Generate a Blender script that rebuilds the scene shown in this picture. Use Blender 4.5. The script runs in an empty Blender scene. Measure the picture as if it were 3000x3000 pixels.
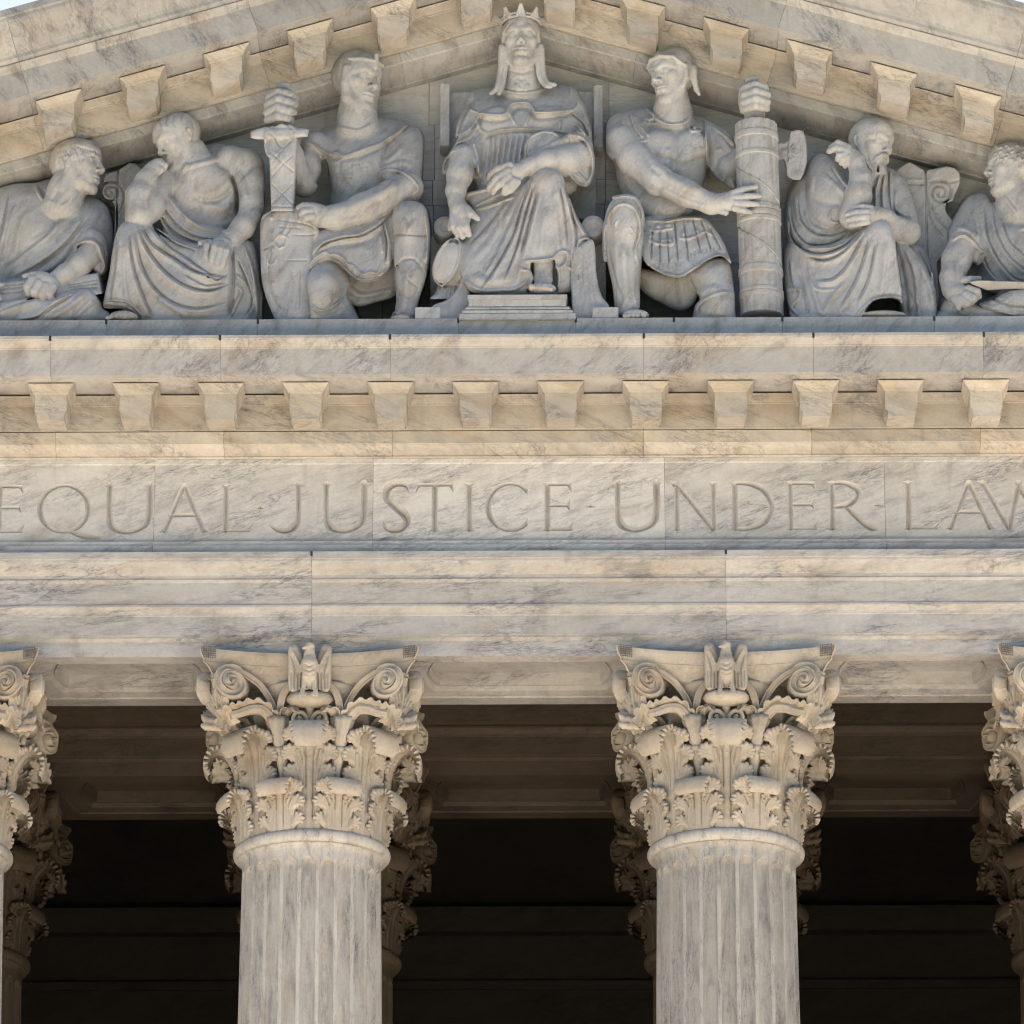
import bpy, bmesh, math, random
import numpy as np
from mathutils import Vector, Matrix
random.seed(7)
S = bpy.context.scene
COL = S.collection
R = math.radians

# ------------------------------------------------------------------ camera
cam_d = bpy.data.cameras.new("camera")
cam = bpy.data.objects.new("camera", cam_d)
COL.objects.link(cam)
S.camera = cam
cam_d.sensor_fit = 'HORIZONTAL'
cam_d.sensor_width = 36.0
cam_d.lens = 11825.0 / 1932.0 * 36.0
cam_d.clip_start = 1.0
cam_d.clip_end = 6000.0
cam.location = (0.6, -58.0, 1.7)
YAW, PITCH = R(-0.6677), R(20.0)
fwd = Vector((math.sin(YAW) * math.cos(PITCH), math.cos(YAW) * math.cos(PITCH), math.sin(PITCH)))
cam.rotation_euler = fwd.to_track_quat('-Z', 'Y').to_euler()

# ------------------------------------------------------------------ world and sun
SUN_EL, SUN_ROT = R(66), R(28)          # the sun stands behind the building
W = bpy.data.worlds.new("World")
S.world = W
W.use_nodes = True
nt = W.node_tree
bg = nt.nodes["Background"]
sky = nt.nodes.new("ShaderNodeTexSky")
sky.sky_type = 'NISHITA'
sky.sun_disc = False
sky.sun_elevation = SUN_EL
sky.sun_rotation = SUN_ROT
sky.air_density = 1.0
sky.dust_density = 4.0
sky.ozone_density = 1.0
nt.links.new(sky.outputs[0], bg.inputs[0])
bg.inputs[1].default_value = 0.06
sd = bpy.data.lights.new("sun", 'SUN')
sd.energy = 5.0
sd.angle = R(0.5)
sd.color = (1.0, 0.955, 0.89)
sun = bpy.data.objects.new("sun", sd)
COL.objects.link(sun)
tosun = Vector((math.sin(SUN_ROT) * math.cos(SUN_EL), math.cos(SUN_ROT) * math.cos(SUN_EL), math.sin(SUN_EL)))
sun.rotation_euler = (-tosun).to_track_quat('-Z', 'Y').to_euler()
sun.location = (0, 60, 60)
S.view_settings.view_transform = 'Standard'
S.view_settings.look = 'None'
S.view_settings.gamma = 1.0
S.view_settings.use_curve_mapping = False
S.view_settings.exposure = 1.90
S.cycles.max_bounces = 8
S.cycles.diffuse_bounces = 2
S.cycles.filter_width = 1.1
S.cycles.use_denoising = True
S.cycles.sample_clamp_indirect = 6.0

# ------------------------------------------------------------------ materials
def _n(t, kind, **kw):
    n = t.nodes.new(kind)
    for k, v in kw.items():
        if k.startswith('i_'):
            n.inputs[k[2:].replace('_', ' ')].default_value = v
        else:
            setattr(n, k, v)
    return n

def marble(name, base, vein=(0.16, 0.165, 0.19), stain=(0.40, 0.28, 0.16), vein_amt=0.7, stain_amt=0.5,
           rot=0.35, scale=1.0, stretch=3.5, rough=0.62, bump=0.25, per_object=True, vertical=False, patch=0.5, streak=0.35):
    m = bpy.data.materials.new(name)
    m.use_nodes = True
    t = m.node_tree
    L = t.links
    b = t.nodes["Principled BSDF"]
    b.inputs["Roughness"].default_value = rough
    b.inputs["Specular IOR Level"].default_value = 0.25
    tc = _n(t, "ShaderNodeTexCoord")
    src = tc.outputs["Object"]
    add = _n(t, "ShaderNodeVectorMath", operation='ADD')
    L.new(src, add.inputs[0])
    if per_object:
        oi = _n(t, "ShaderNodeObjectInfo")
        mul = _n(t, "ShaderNodeVectorMath", operation='MULTIPLY')
        cmb = _n(t, "ShaderNodeCombineXYZ")
        for k in range(3):
            L.new(oi.outputs["Random"], cmb.inputs[k])
        mul.inputs[1].default_value = (91.0, 47.0, 73.0)
        L.new(cmb.outputs[0], mul.inputs[0])
        L.new(mul.outputs[0], add.inputs[1])
    mp = _n(t, "ShaderNodeMapping")
    mp.inputs["Rotation"].default_value = (0.15, rot, 0.1)
    L.new(add.outputs[0], mp.inputs[0])
    mp2 = _n(t, "ShaderNodeMapping")
    s = scale
    mp2.inputs["Scale"].default_value = (s, s, s * stretch) if not vertical else (s * stretch, s * stretch, s * 0.55)
    L.new(mp.outputs[0], mp2.inputs[0])
    def noise(sc, det, dist, vec=mp2.outputs[0], ro=0.55):
        n = _n(t, "ShaderNodeTexNoise")
        n.inputs["Scale"].default_value = sc
        n.inputs["Detail"].default_value = det
        n.inputs["Roughness"].default_value = ro
        n.inputs["Distortion"].default_value = dist
        L.new(vec, n.inputs["Vector"])
        return n.outputs["Fac"]
    def math_(op, a, bb=None, clamp=False):
        n = _n(t, "ShaderNodeMath", operation=op)
        n.use_clamp = clamp
        for k, v in enumerate((a, bb)):
            if v is None:
                continue
            if isinstance(v, (int, float)):
                n.inputs[k].default_value = v
            else:
                L.new(v, n.inputs[k])
        return n.outputs[0]
    def ramp(f, lo, hi):
        n = _n(t, "ShaderNodeMapRange", interpolation_type='SMOOTHSTEP')
        n.inputs[1].default_value = lo
        n.inputs[2].default_value = hi
        L.new(f, n.inputs[0])
        return n.outputs[0]
    def ridge(f, w):
        d = math_('ABSOLUTE', math_('SUBTRACT', f, 0.5))
        n = ramp(d, 0.0, w)
        return math_('SUBTRACT', 1.0, n)
    v1 = ridge(noise(1.9, 7, 0.7, ro=0.62), 0.040)
    v2 = ridge(noise(5.2, 6, 0.5, ro=0.62), 0.06)
    v3 = ramp(noise(9.0, 6, 0.4, ro=0.7), 0.50, 0.78)
    wide = ramp(noise(1.5, 8, 0.5, ro=0.68), 0.47, 0.74)
    msk = ramp(noise(0.9, 4, 0.3), 0.36, 0.68)
    veins = math_('MULTIPLY', math_('ADD', math_('ADD', math_('MULTIPLY', v1, 0.38), math_('MULTIPLY', v2, 0.28)), math_('MULTIPLY', v3, 0.45)), msk)
    veins = math_('ADD', veins, math_('MULTIPLY', wide, patch), clamp=True)
    veins = math_('MULTIPLY', veins, vein_amt)
    st = math_('MULTIPLY', ramp(noise(0.75, 5, 0.4, ro=0.62), 0.46, 0.74), stain_amt)
    fine = noise(30.0, 4, 0.2, vec=add.outputs[0], ro=0.7)
    mid = noise(5.0, 5, 0.3, vec=add.outputs[0], ro=0.65)
    def mix(fac, a, bcol, bt='MIX'):
        n = _n(t, "ShaderNodeMix", data_type='RGBA', blend_type=bt)
        if isinstance(fac, (int, float)):
            n.inputs[0].default_value = fac
        else:
            L.new(fac, n.inputs[0])
        for k, v in ((6, a), (7, bcol)):
            if isinstance(v, tuple):
                n.inputs[k].default_value = (*v, 1.0)
            else:
                L.new(v, n.inputs[k])
        return n.outputs[2]
    c = mix(st, base, stain)
    c = mix(veins, c, vein)
    mps = _n(t, "ShaderNodeMapping")
    mps.inputs["Scale"].default_value = (5.0, 5.0, 0.45)
    L.new(add.outputs[0], mps.inputs[0])
    sk = math_('MULTIPLY', ramp(noise(1.0, 5, 0.5, vec=mps.outputs[0], ro=0.6), 0.54, 0.74), ramp(noise(0.9, 3, 0.2, vec=add.outputs[0]), 0.42, 0.62))
    c = mix(math_('MULTIPLY', sk, streak), c, (0.17, 0.155, 0.135))
    g = math_('ADD', math_('MULTIPLY', fine, 0.30), math_('ADD', math_('MULTIPLY', mid, 0.42), 0.64))
    if per_object:
        g = math_('MULTIPLY', g, math_('ADD', 0.86, math_('MULTIPLY', oi.outputs["Random"], 0.26)))
    n = _n(t, "ShaderNodeVectorMath", operation='SCALE')
    L.new(c, n.inputs[0])
    L.new(g, n.inputs["Scale"])
    L.new(n.outputs[0], b.inputs["Base Color"])
    bm = _n(t, "ShaderNodeBump")
    bm.inputs["Strength"].default_value = bump
    bm.inputs["Distance"].default_value = 0.018
    L.new(math_('ADD', fine, math_('MULTIPLY', mid, 0.8)), bm.inputs["Height"])
    L.new(bm.outputs[0], b.inputs["Normal"])
    return m

def plain(name, col, rough=0.8, nscale=20.0, amt=0.35):
    m = bpy.data.materials.new(name)
    m.use_nodes = True
    t = m.node_tree
    b = t.nodes["Principled BSDF"]
    b.inputs["Roughness"].default_value = rough
    tc = _n(t, "ShaderNodeTexCoord")
    nz = _n(t, "ShaderNodeTexNoise")
    nz.inputs["Scale"].default_value = nscale
    nz.inputs["Detail"].default_value = 6
    t.links.new(tc.outputs["Object"], nz.inputs["Vector"])
    mr = _n(t, "ShaderNodeMapRange")
    mr.inputs[1].default_value = 0.3
    mr.inputs[2].default_value = 0.7
    mr.inputs[3].default_value = 1 - amt
    mr.inputs[4].default_value = 1 + amt
    t.links.new(nz.outputs[0], mr.inputs[0])
    sc = _n(t, "ShaderNodeVectorMath", operation='SCALE')
    sc.inputs[0].default_value = col
    t.links.new(mr.outputs[0], sc.inputs["Scale"])
    t.links.new(sc.outputs[0], b.inputs["Base Color"])
    return m

BASE = (0.55, 0.535, 0.515)
GREY = (0.115, 0.12, 0.145)
M_ARCH = marble("marble_architrave", BASE, vein=(0.10, 0.108, 0.14), vein_amt=1.0, stain_amt=0.30, rot=0.10, scale=0.9, stretch=4.5, patch=0.45)
M_FRIEZE = marble("marble_frieze", (0.65, 0.635, 0.61), vein=GREY, vein_amt=1.0, stain_amt=0.22, rot=0.32, scale=1.1, stretch=4.5, patch=0.42)
M_LETTER = marble("marble_letter_cut", (0.63, 0.605, 0.57), vein=GREY, vein_amt=0.35, stain_amt=0.25, rot=0.32, scale=1.1, stretch=4.5, patch=0.3, per_object=False, streak=0.0, bump=0.1)
M_CORN = marble("marble_cornice", (0.54, 0.525, 0.50), vein=GREY, vein_amt=0.95, stain_amt=0.42, rot=0.7, scale=1.3, stretch=2.2, patch=0.5)
M_BAND = marble("marble_band", (0.57, 0.525, 0.46), vein=GREY, stain=(0.50, 0.36, 0.19), vein_amt=0.95, stain_amt=0.45, rot=-0.35, scale=1.2, stretch=4.0, patch=0.35)
M_RAKE = marble("marble_rake", streak=0.5, base= (0.475, 0.47, 0.455), vein=GREY, vein_amt=0.85, stain_amt=0.30, rot=-0.9, scale=1.3, stretch=3.0, patch=0.6)
M_TYMP = marble("marble_tympanum", (0.68, 0.66, 0.63), vein=GREY, vein_amt=0.65, stain_amt=0.15, rot=0.04, scale=1.4, stretch=8.0, patch=0.35)
M_STAT = marble("marble_statue", streak=0.55, base= (0.55, 0.545, 0.535), vein=(0.18, 0.185, 0.205), vein_amt=0.65, stain_amt=0.36, rot=0.9, scale=2.0, stretch=2.6, patch=0.75, bump=0.35)
M_COL = marble("marble_column", streak=0.3, base= (0.53, 0.51, 0.475), vein=GREY, vein_amt=0.85, stain_amt=0.3, rot=0.0, scale=1.9, vertical=True, stretch=4.0, patch=0.6)
M_CAP = marble("marble_capital", (0.54, 0.48, 0.40), vein=(0.2, 0.19, 0.18), vein_amt=0.55, stain_amt=0.50, rot=0.6, scale=2.2, stretch=1.4, patch=0.6, bump=0.3)
M_WALL_SHADE = marble("shade_toned_hall_marble", streak=0.0, base= (0.045, 0.039, 0.034), vein=(0.015, 0.015, 0.015), stain=(0.03, 0.024, 0.018), vein_amt=0.8, stain_amt=0.5, rot=0.3, scale=1.0, stretch=4.0, patch=0.4)  # hall stone: the deep shade of the portico is put into this near-black colour
M_INNER_SHADE = marble("shade_toned_inner_marble", streak=0.0, base= (0.105, 0.082, 0.062), vein=(0.03, 0.027, 0.025), stain=(0.075, 0.05, 0.032), vein_amt=0.8, stain_amt=0.5, rot=0.1, scale=0.9, stretch=4.5)  # shaded copy of the architrave marble: portico shade painted into the base colour
M_REAR_SHADE = marble("shade_toned_rear_marble", streak=0.0, base= (0.13, 0.10, 0.07), vein=(0.05, 0.045, 0.04), stain=(0.10, 0.065, 0.04), vein_amt=0.6, stain_amt=0.5, rot=0.6, scale=2.0, stretch=1.6, patch=0.5)  # shaded copy of the column marble for the rear row, shade in the colour
M_MESH = plain("dark_wire", (0.16, 0.15, 0.14), 0.5)
M_LEAD = plain("dark_lead", (0.03, 0.035, 0.045), 0.6)
M_PLAZA = plain("plaza_stone", (0.57, 0.49, 0.395), 0.85, 0.4, 0.2)
M_LAWN = plain("lawn_grass", (0.035, 0.045, 0.022), 0.95, 0.6, 0.3)
M_ROOF = plain("roof_stone", (0.40, 0.37, 0.33), 0.85, 2.0, 0.2)

# ------------------------------------------------------------------ helpers
def empty(name, loc=(0, 0, 0), label=None, cat=None, group=None):
    o = bpy.data.objects.new(name, None)
    COL.objects.link(o)
    o.location = loc
    o.empty_display_size = 0.2
    tag(o, label, cat, group)
    return o

def tag(o, label=None, cat=None, group=None, kind=None):
    if label: o["label"] = label
    if cat: o["category"] = cat
    if group: o["group"] = group
    if kind: o["kind"] = kind
    return o

def mesh_data(name, verts, faces, mat, smooth=False):
    me = bpy.data.meshes.new(name)
    me.from_pydata([tuple(v) for v in verts], [], [tuple(f) for f in faces])
    if smooth:
        me.shade_smooth()
    me.materials.append(mat)
    me.update()
    return me

def link(name, me, parent=None, loc=(0, 0, 0), rotz=0.0, label=None):
    o = bpy.data.objects.new(name, me)
    COL.objects.link(o)
    o.location = loc
    o.rotation_euler = (0, 0, rotz)
    if parent is not None:
        o.parent = parent
    if label:
        o["label"] = label
    return o

def fix_normals(me):
    bm = bmesh.new()
    bm.from_mesh(me)
    bmesh.ops.recalc_face_normals(bm, faces=bm.faces)
    bm.to_mesh(me)
    bm.free()

def box(v0, v1):
    x0, y0, z0 = v0
    x1, y1, z1 = v1
    V = [(x0, y0, z0), (x1, y0, z0), (x1, y1, z0), (x0, y1, z0), (x0, y0, z1), (x1, y0, z1), (x1, y1, z1), (x0, y1, z1)]
    Fc = [(0, 3, 2, 1), (4, 5, 6, 7), (0, 1, 5, 4), (1, 2, 6, 5), (2, 3, 7, 6), (3, 0, 4, 7)]
    return V, Fc

def prism(profile, x0, x1, slope=0.0, lean=0.0, zref=0.0):
    """closed profile [(o, z)] (o = metres outward) run from x0 to x1; z falls by slope per metre of |x|; end joints lean with height"""
    n = len(profile)
    V, Fc = [], []
    for xe in (x0, x1):
        for o, z in profile:
            x = xe
            if lean and abs(xe) > 1e-6:
                x = xe + math.copysign(1, xe) * lean * (z - zref)
            V.append((x, -o, z - slope * abs(x)))
    for k in range(n):
        j = (k + 1) % n
        Fc.append((k, j, n + j, n + k))
    Fc.append(tuple(range(n - 1, -1, -1)))
    Fc.append(tuple(range(n, 2 * n)))
    return V, Fc

def stone(name, profile, x0, x1, mat, parent, slope=0.0, lean=0.0, zref=0.0, gap=0.0013):
    g0 = gap if abs(x0) > 1e-6 else 0.0
    g1 = gap if abs(x1) > 1e-6 else 0.0
    V, Fc = prism(profile, x0 + g0, x1 - g1, slope, lean, zref)
    c = Vector((0.5 * (x0 + x1), 0, profile[0][1]))
    V = [(v[0] - c.x, v[1] - c.y, v[2] - c.z) for v in V]
    me = mesh_data(name, V, Fc, mat)
    fix_normals(me)
    return link(name, me, parent, c)

def arc_profile(o0, z0, o1, z1, bulge, n=5):
    """points from (o0,z0) to (o1,z1) (both excluded) along an S or C curve: bulge>0 pushes outward in the middle"""
    out = []
    for k in range(1, n):
        t = k / n
        out.append((o0 + (o1 - o0) * t + bulge * math.sin(math.pi * t), z0 + (z1 - z0) * t))
    return out

def cyma(o0, z0, o1, z1, n=7):
    out = []
    for k in range(1, n):
        t = k / n
        out.append((o0 + (o1 - o0) * (t - 0.16 * math.sin(2 * math.pi * t)), z0 + (z1 - z0) * t))
    return out
# ------------------------------------------------------------------ ground and the building behind
V, Fc = box((-3000, -3000, -0.5), (3000, 3000, 0.0))
tag(link("lawn", mesh_data("lawn", V, Fc, M_LAWN)), kind='structure')
V, Fc = box((-44, -42, -0.4), (44, 1, 0.006))
tag(link("plaza", mesh_data("plaza", V, Fc, M_PLAZA)), kind='structure')

bld = empty("courthouse", (0, 8, 0), "dark recessed courthouse hall behind the row of columns", "building")
def bpart(name, v0, v1, mat, label=None):
    V, Fc = box(v0, v1)
    V = [(x, y - 8, z) for x, y, z in V]
    return link(name, mesh_data(name, V, Fc, mat), bld, label=label)
bpart("podium", (-16, -1.6, 0), (16, 40, 6.4), M_ROOF)
bpart("portico_floor", (-15.9, -1.5, 6.4), (15.9, 12.5, 6.5), M_WALL_SHADE)
bpart("portico_ceiling", (-15.9, 0.72, 22.35), (15.9, 12.6, 22.8), M_WALL_SHADE)
bpart("side_light_blocker", (-9.4, -0.6, 6.5), (-8.2, 12.4, 22.35), M_WALL_SHADE)  # added out of view on both sides to keep side light off the portico
bpart("side_light_blocker", (8.2, -0.6, 6.5), (9.4, 12.4, 22.35), M_WALL_SHADE)
bpart("hall_block", (-16, 13.0, 6.4), (16, 40, 23.9), M_ROOF)
# hall wall: coursed stones, each a piece of its own in the part that shows
WALL_O = -7.9
z = 14.0
row = 0
wz = [6.5, 14.0, 14.95, 15.6, 16.55, 17.5, 18.15, 19.1, 20.05]
for r in range(len(wz) - 1):
    z0, z1 = wz[r], wz[r + 1]
    if r == 0:
        bpart("lower_wall", (-8.2, 12.0, z0), (8.2, 13.0, z1 - 0.008), M_WALL_SHADE)
        continue
    x = -7.6 - 0.9 * (r % 2)
    while x < 7.4:
        w = random.choice((1.5, 1.9, 2.3))
        V, Fc = box((x + 0.006, 12.0 + random.uniform(0, 0.012), z0 + 0.006), (x + w - 0.006, 13.0, z1 - 0.006))
        V = [(a, b - 8, c) for a, b, c in V]
        link("wall_stone", mesh_data("wall_stone", V, Fc, M_WALL_SHADE), bld)
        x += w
bpart("upper_wall", (-8.2, 12.02, 20.06), (8.2, 13.0, 22.35), M_WALL_SHADE)
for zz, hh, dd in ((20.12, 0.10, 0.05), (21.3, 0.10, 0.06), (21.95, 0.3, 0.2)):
    bpart("wall_moulding", (-8.2, 12.02 - dd, zz), (8.2, 12.03, zz + hh), M_WALL_SHADE)
# roof (gable) over the pediment
rf = [(-16.2, 23.2), (0, 28.05), (16.2, 23.2)]
V = [(x, y - 8, z) for y in (0.9, 40) for x, z in rf]
link("gable_roof", mesh_data("gable_roof", V, [(0, 1, 2), (5, 4, 3), (0, 3, 4, 1), (1, 4, 5, 2), (2, 5, 3, 0)], M_ROOF), bld)

# woods beyond the lawn, behind the viewer: one mass of crowns
rw = random.Random(3)
V, Fc = [], []
for i in range(260):
    cx, cy = rw.uniform(-260, 260), rw.uniform(-190, -118)
    r, h = rw.uniform(6, 11), rw.uniform(13, 22)
    b0 = len(V)
    for a in range(5):
        for k in range(9):
            th, ph = math.pi * a / 4, 2 * math.pi * k / 9
            q = r * math.sin(th) * rw.uniform(0.8, 1.1)
            V.append((cx + q * math.cos(ph), cy + q * math.sin(ph), h * 0.55 + h * 0.5 * math.cos(th)))
    for a in range(4):
        for k in range(9):
            j = (k + 1) % 9
            Fc.append((b0 + a * 9 + k, b0 + (a + 1) * 9 + k, b0 + (a + 1) * 9 + j, b0 + a * 9 + j))
tag(link("woods", mesh_data("woods", V, Fc, M_LAWN)), kind='stuff')

# ------------------------------------------------------------------ entablature
ent = empty("entablature", (0, 0, 21.065), "long marble entablature with the carved inscription EQUAL JUSTICE UNDER LAW and a row of brackets", "entablature")
def estone(name, profile, x0, x1, mat, **kw):
    o = stone(name, profile, x0, x1, mat, None, **kw)
    o.parent = ent
    o.location.z -= 21.065
    return o

ZS = 21.065
arch_prof = [(-0.75, ZS), (0.75, ZS), (0.752, 21.216)] + [(0.762, 21.222), (0.775, 21.232), (0.785, 21.240), (0.785, 21.262), (0.80, 21.266)] + \
    [(0.802, 21.455), (0.812, 21.462)] + arc_profile(0.812, 21.462, 0.862, 21.535, -0.012) + [(0.862, 21.535), (0.862, 21.556), (0.85, 21.56)] + \
    [(0.852, 21.782), (0.872, 21.79), (0.88, 21.806), (0.872, 21.824), (0.872, 21.832)] + cyma(0.872, 21.832, 1.0, 21.972) + \
    [(1.0, 21.972), (1.02, 21.978), (1.02, 22.043), (0.80, 22.06), (-0.75, 22.06)]
def soffit(xa, xb):
    """sunken panel under the architrave between two capitals: rings of points from the flat border up into the recess"""
    rings = []
    n = 10
    def ring(x0, x1, o0, o1, z, bul):
        pts = []
        for k in range(n + 1):
            t = k / n
            pts.append((x0 - bul * math.sin(math.pi * t), -(o0 + (o1 - o0) * t), z))
        for k in range(n + 1):
            t = k / n
            pts.append((x1 + bul * math.sin(math.pi * t), -(o1 + (o0 - o1) * t), z))
        return pts
    e = 1.02
    spec = [(0.0, 0.75, ZS, 0.0), (e, 0.545, ZS, 0.10), (e + 0.012, 0.535, ZS + 0.016, 0.10), (e + 0.02, 0.525, ZS + 0.016, 0.10), (e + 0.06, 0.50, ZS + 0.020, 0.10), (e + 0.13, 0.43, ZS + 0.036, 0.09),
            (e + 0.15, 0.40, ZS + 0.085, 0.08), (e + 0.165, 0.385, ZS + 0.085, 0.08), (e + 0.17, 0.38, ZS + 0.070, 0.08), (e + 0.19, 0.36, ZS + 0.070, 0.08), (e + 0.20, 0.35, ZS + 0.19, 0.08)]
    V, Fc = [], []
    for ins, oo, zz, bul in spec:
        V += ring(xa + ins, xb - ins, -oo, oo, zz, bul)
    m = 2 * (n + 1)
    for r in range(len(spec) - 1):
        for k in range(m):
            j = (k + 1) % m
            Fc.append((r * m + k, r * m + j, (r + 1) * m + j, (r + 1) * m + k))
    Fc.append(tuple((len(spec) - 1) * m + k for k in range(m)))
    return V, Fc
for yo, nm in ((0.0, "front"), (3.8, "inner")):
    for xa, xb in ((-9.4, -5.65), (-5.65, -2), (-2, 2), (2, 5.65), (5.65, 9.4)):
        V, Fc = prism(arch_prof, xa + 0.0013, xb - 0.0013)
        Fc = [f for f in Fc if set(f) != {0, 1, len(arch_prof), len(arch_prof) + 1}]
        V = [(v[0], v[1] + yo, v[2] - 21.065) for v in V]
        me = mesh_data("architrave_stone", V, Fc, M_ARCH if yo == 0 else M_INNER_SHADE)
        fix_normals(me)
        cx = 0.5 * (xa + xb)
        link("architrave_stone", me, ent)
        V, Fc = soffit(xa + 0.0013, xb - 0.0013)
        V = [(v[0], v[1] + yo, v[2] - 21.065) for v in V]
        me = mesh_data("soffit_panel", V, Fc, M_ARCH if yo == 0 else M_INNER_SHADE)
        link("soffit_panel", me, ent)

# frieze stones with incised letters -----------------------------------------
FZ0, FZ1 = 22.062, 23.069
XJ = [-6.4, -3.545, -1.418, 1.418, 3.555, 6.4]
LZ0, LZ1 = 22.324, 22.822
GZ0, GZ1 = 22.24, 22.86
def px2x(px):
    return (px - 978.0) / 193.0
LET = []                                   # (letter id, [strokes]); stroke = list of (x, z, half width)
def add_letter(ch, x0, x1):
    """x0..x1 in metres along the frieze; glyph drawn in 0..1 box"""
    H = LZ1 - LZ0
    wd = x1 - x0
    s = []
    T, t = 0.027, 0.017                    # half widths of thick and thin strokes
    def P(u, v): return (x0 + u * wd, LZ0 + v * H)
    def line(u0, v0, u1, v1, a, b=None):
        b = a if b is None else b
        x_, z_ = P(u0, v0); X_, Z_ = P(u1, v1)
        if abs(Z_ - z_) > 0.3:             # stems stop a little short: the serif closes them
            f = 0.7 * a / math.hypot(X_ - x_, Z_ - z_)
            x_, z_, X_, Z_ = x_ + (X_ - x_) * f, z_ + (Z_ - z_) * f, X_ - (X_ - x_) * f, Z_ - (Z_ - z_) * f
        s.append([(x_, z_, a), (X_, Z_, b)])
    def serif(u, v, sgn, ln=0.056):        # horizontal bracketed serif at top (sgn -1) or foot (+1)
        x_, z_ = P(u, v)
        s.append([(x_ - ln, z_ + sgn * 0.002, 0.001), (x_ - 0.024, z_ + sgn * 0.012, 0.011), (x_, z_ + sgn * 0.024, 0.024), (x_ + 0.024, z_ + sgn * 0.012, 0.011), (x_ + ln, z_ + sgn * 0.002, 0.001)])
    def tick(u, v, dz, du=0.012):          # vertical bracket at the end of an arm
        x_, z_ = P(u, v)
        s.append([(x_ - du, z_, 0.018), (x_ + du * 0.6, z_ + dz * 0.55, 0.011), (x_ + du * 1.6, z_ + dz, 0.002)])
    def curve(pts, n=8):
        q = []
        m = len(pts)
        for i in range(m - 1):
            p0 = pts[max(i - 1, 0)]; p1 = pts[i]; p2 = pts[i + 1]; p3 = pts[min(i + 2, m - 1)]
            for k in range(n):
                w = k / n
                q.append(tuple(0.5 * ((2 * p1[c]) + (-p0[c] + p2[c]) * w + (2 * p0[c] - 5 * p1[c] + 4 * p2[c] - p3[c]) * w * w + (-p0[c] + 3 * p1[c] - 3 * p2[c] + p3[c]) * w ** 3) for c in range(3)))
        q.append(pts[-1])
        s.append([(*P(a, b), c) for a, b, c in q])
    def oval(a0, a1, cx=0.5, cy=0.5, rx=0.5, ry=0.5, flip=1):
        pts = []
        for k in range(25):
            a = R(a0 + (a1 - a0) * k / 24)
            w = t + (T - t) * abs(math.cos(a)) ** 1.4
            pts.append((cx + rx * math.cos(a), cy + ry * math.sin(a), w))
        s.append([(*P(a, b), c) for a, b, c in pts])
    iw = 0.04 / wd
    if ch == 'E':
        line(0.18, 0, 0.18, 1, T); serif(0.18, 0, 1); serif(0.18, 1, -1)
        line(0.18, 0.965, 0.95, 0.965, t); tick(0.95, 0.965, -0.075)
        line(0.18, 0.53, 0.90, 0.53, t); tick(0.90, 0.53, 0.055); tick(0.90, 0.53, -0.055)
        line(0.18, 0.035, 0.98, 0.035, t); tick(0.98, 0.035, 0.085, 0.02)
    elif ch == 'Q':
        oval(0, 360, 0.40, 0.5, 0.37, 0.485)
        curve([(0.52, 0.02, 0.022), (0.68, -0.06, 0.030), (0.85, -0.10, 0.026), (1.0, -0.09, 0.004)])
    elif ch == 'U':
        serif(0.1, 1, -1); serif(0.92, 1, -1)
        curve([(0.1, 1, T), (0.1, 0.4, T), (0.16, 0.14, 0.038), (0.36, 0.025, 0.028), (0.60, 0.03, 0.026), (0.84, 0.16, 0.030), (0.92, 0.42, 0.034), (0.92, 1, 0.034)])
    elif ch == 'A':
        line(0.48, 0.98, 0.10, 0, 0.024); line(0.47, 1.0, 0.88, 0, T)
        line(0.22, 0.36, 0.72, 0.36, 0.022); serif(0.10, 0, 1, 0.05); serif(0.88, 0, 1, 0.055)
    elif ch == 'L':
        line(0.2, 0, 0.2, 1, T); serif(0.2, 1, -1); serif(0.2, 0, 1, 0.05)
        line(0.2, 0.035, 0.95, 0.035, t); tick(0.95, 0.035, 0.085, 0.025)
    elif ch == 'J':
        serif(0.86, 1, -1)
        curve([(0.86, 1, T), (0.86, 0.35, T), (0.78, 0.14, 0.038), (0.55, 0.03, 0.030), (0.28, 0.035, 0.022), (0.0, 0.15, 0.003)])
    elif ch == 'S':
        curve([(0.98, 0.80, 0.004), (0.86, 0.94, 0.018), (0.55, 0.985, 0.026), (0.2, 0.90, 0.034), (0.13, 0.72, 0.038), (0.42, 0.54, 0.042), (0.80, 0.36, 0.042), (0.90, 0.20, 0.036), (0.70, 0.05, 0.030), (0.35, 0.02, 0.026), (0.10, 0.08, 0.02), (0.02, 0.22, 0.004)])
    elif ch == 'T':
        line(0.5, 0, 0.5, 1, T); serif(0.5, 0, 1)
        line(0.06, 0.965, 0.94, 0.965, t); tick(0.05, 0.965, -0.075, -0.012); tick(0.95, 0.965, -0.075)
    elif ch == 'I':
        line(0.5, 0, 0.5, 1, T); serif(0.5, 0, 1); serif(0.5, 1, -1)
    elif ch == 'C':
        oval(48, 312, 0.55, 0.5, 0.55, 0.485)
        tick(0.92, 0.86, -0.05); tick(0.92, 0.14, 0.06)
    elif ch == 'N':
        line(0.12, 0, 0.12, 0.98, 0.024); line(0.09, 1.0, 0.93, 0.0, T); line(0.93, 0, 0.93, 1, 0.024)
        serif(0.12, 0, 1); serif(0.93, 1, -1, 0.05); serif(0.07, 1, -1, 0.04)
    elif ch == 'D':
        line(0.16, 0, 0.16, 1, T); serif(0.16, 0, 1, 0.05); serif(0.16, 1, -1, 0.05)
        curve([(0.16, 0.97, t), (0.45, 0.965, 0.025), (0.78, 0.84, 0.036), (0.95, 0.5, T), (0.78, 0.16, 0.036), (0.45, 0.035, 0.025), (0.16, 0.03, t)])
    elif ch == 'R':
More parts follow.
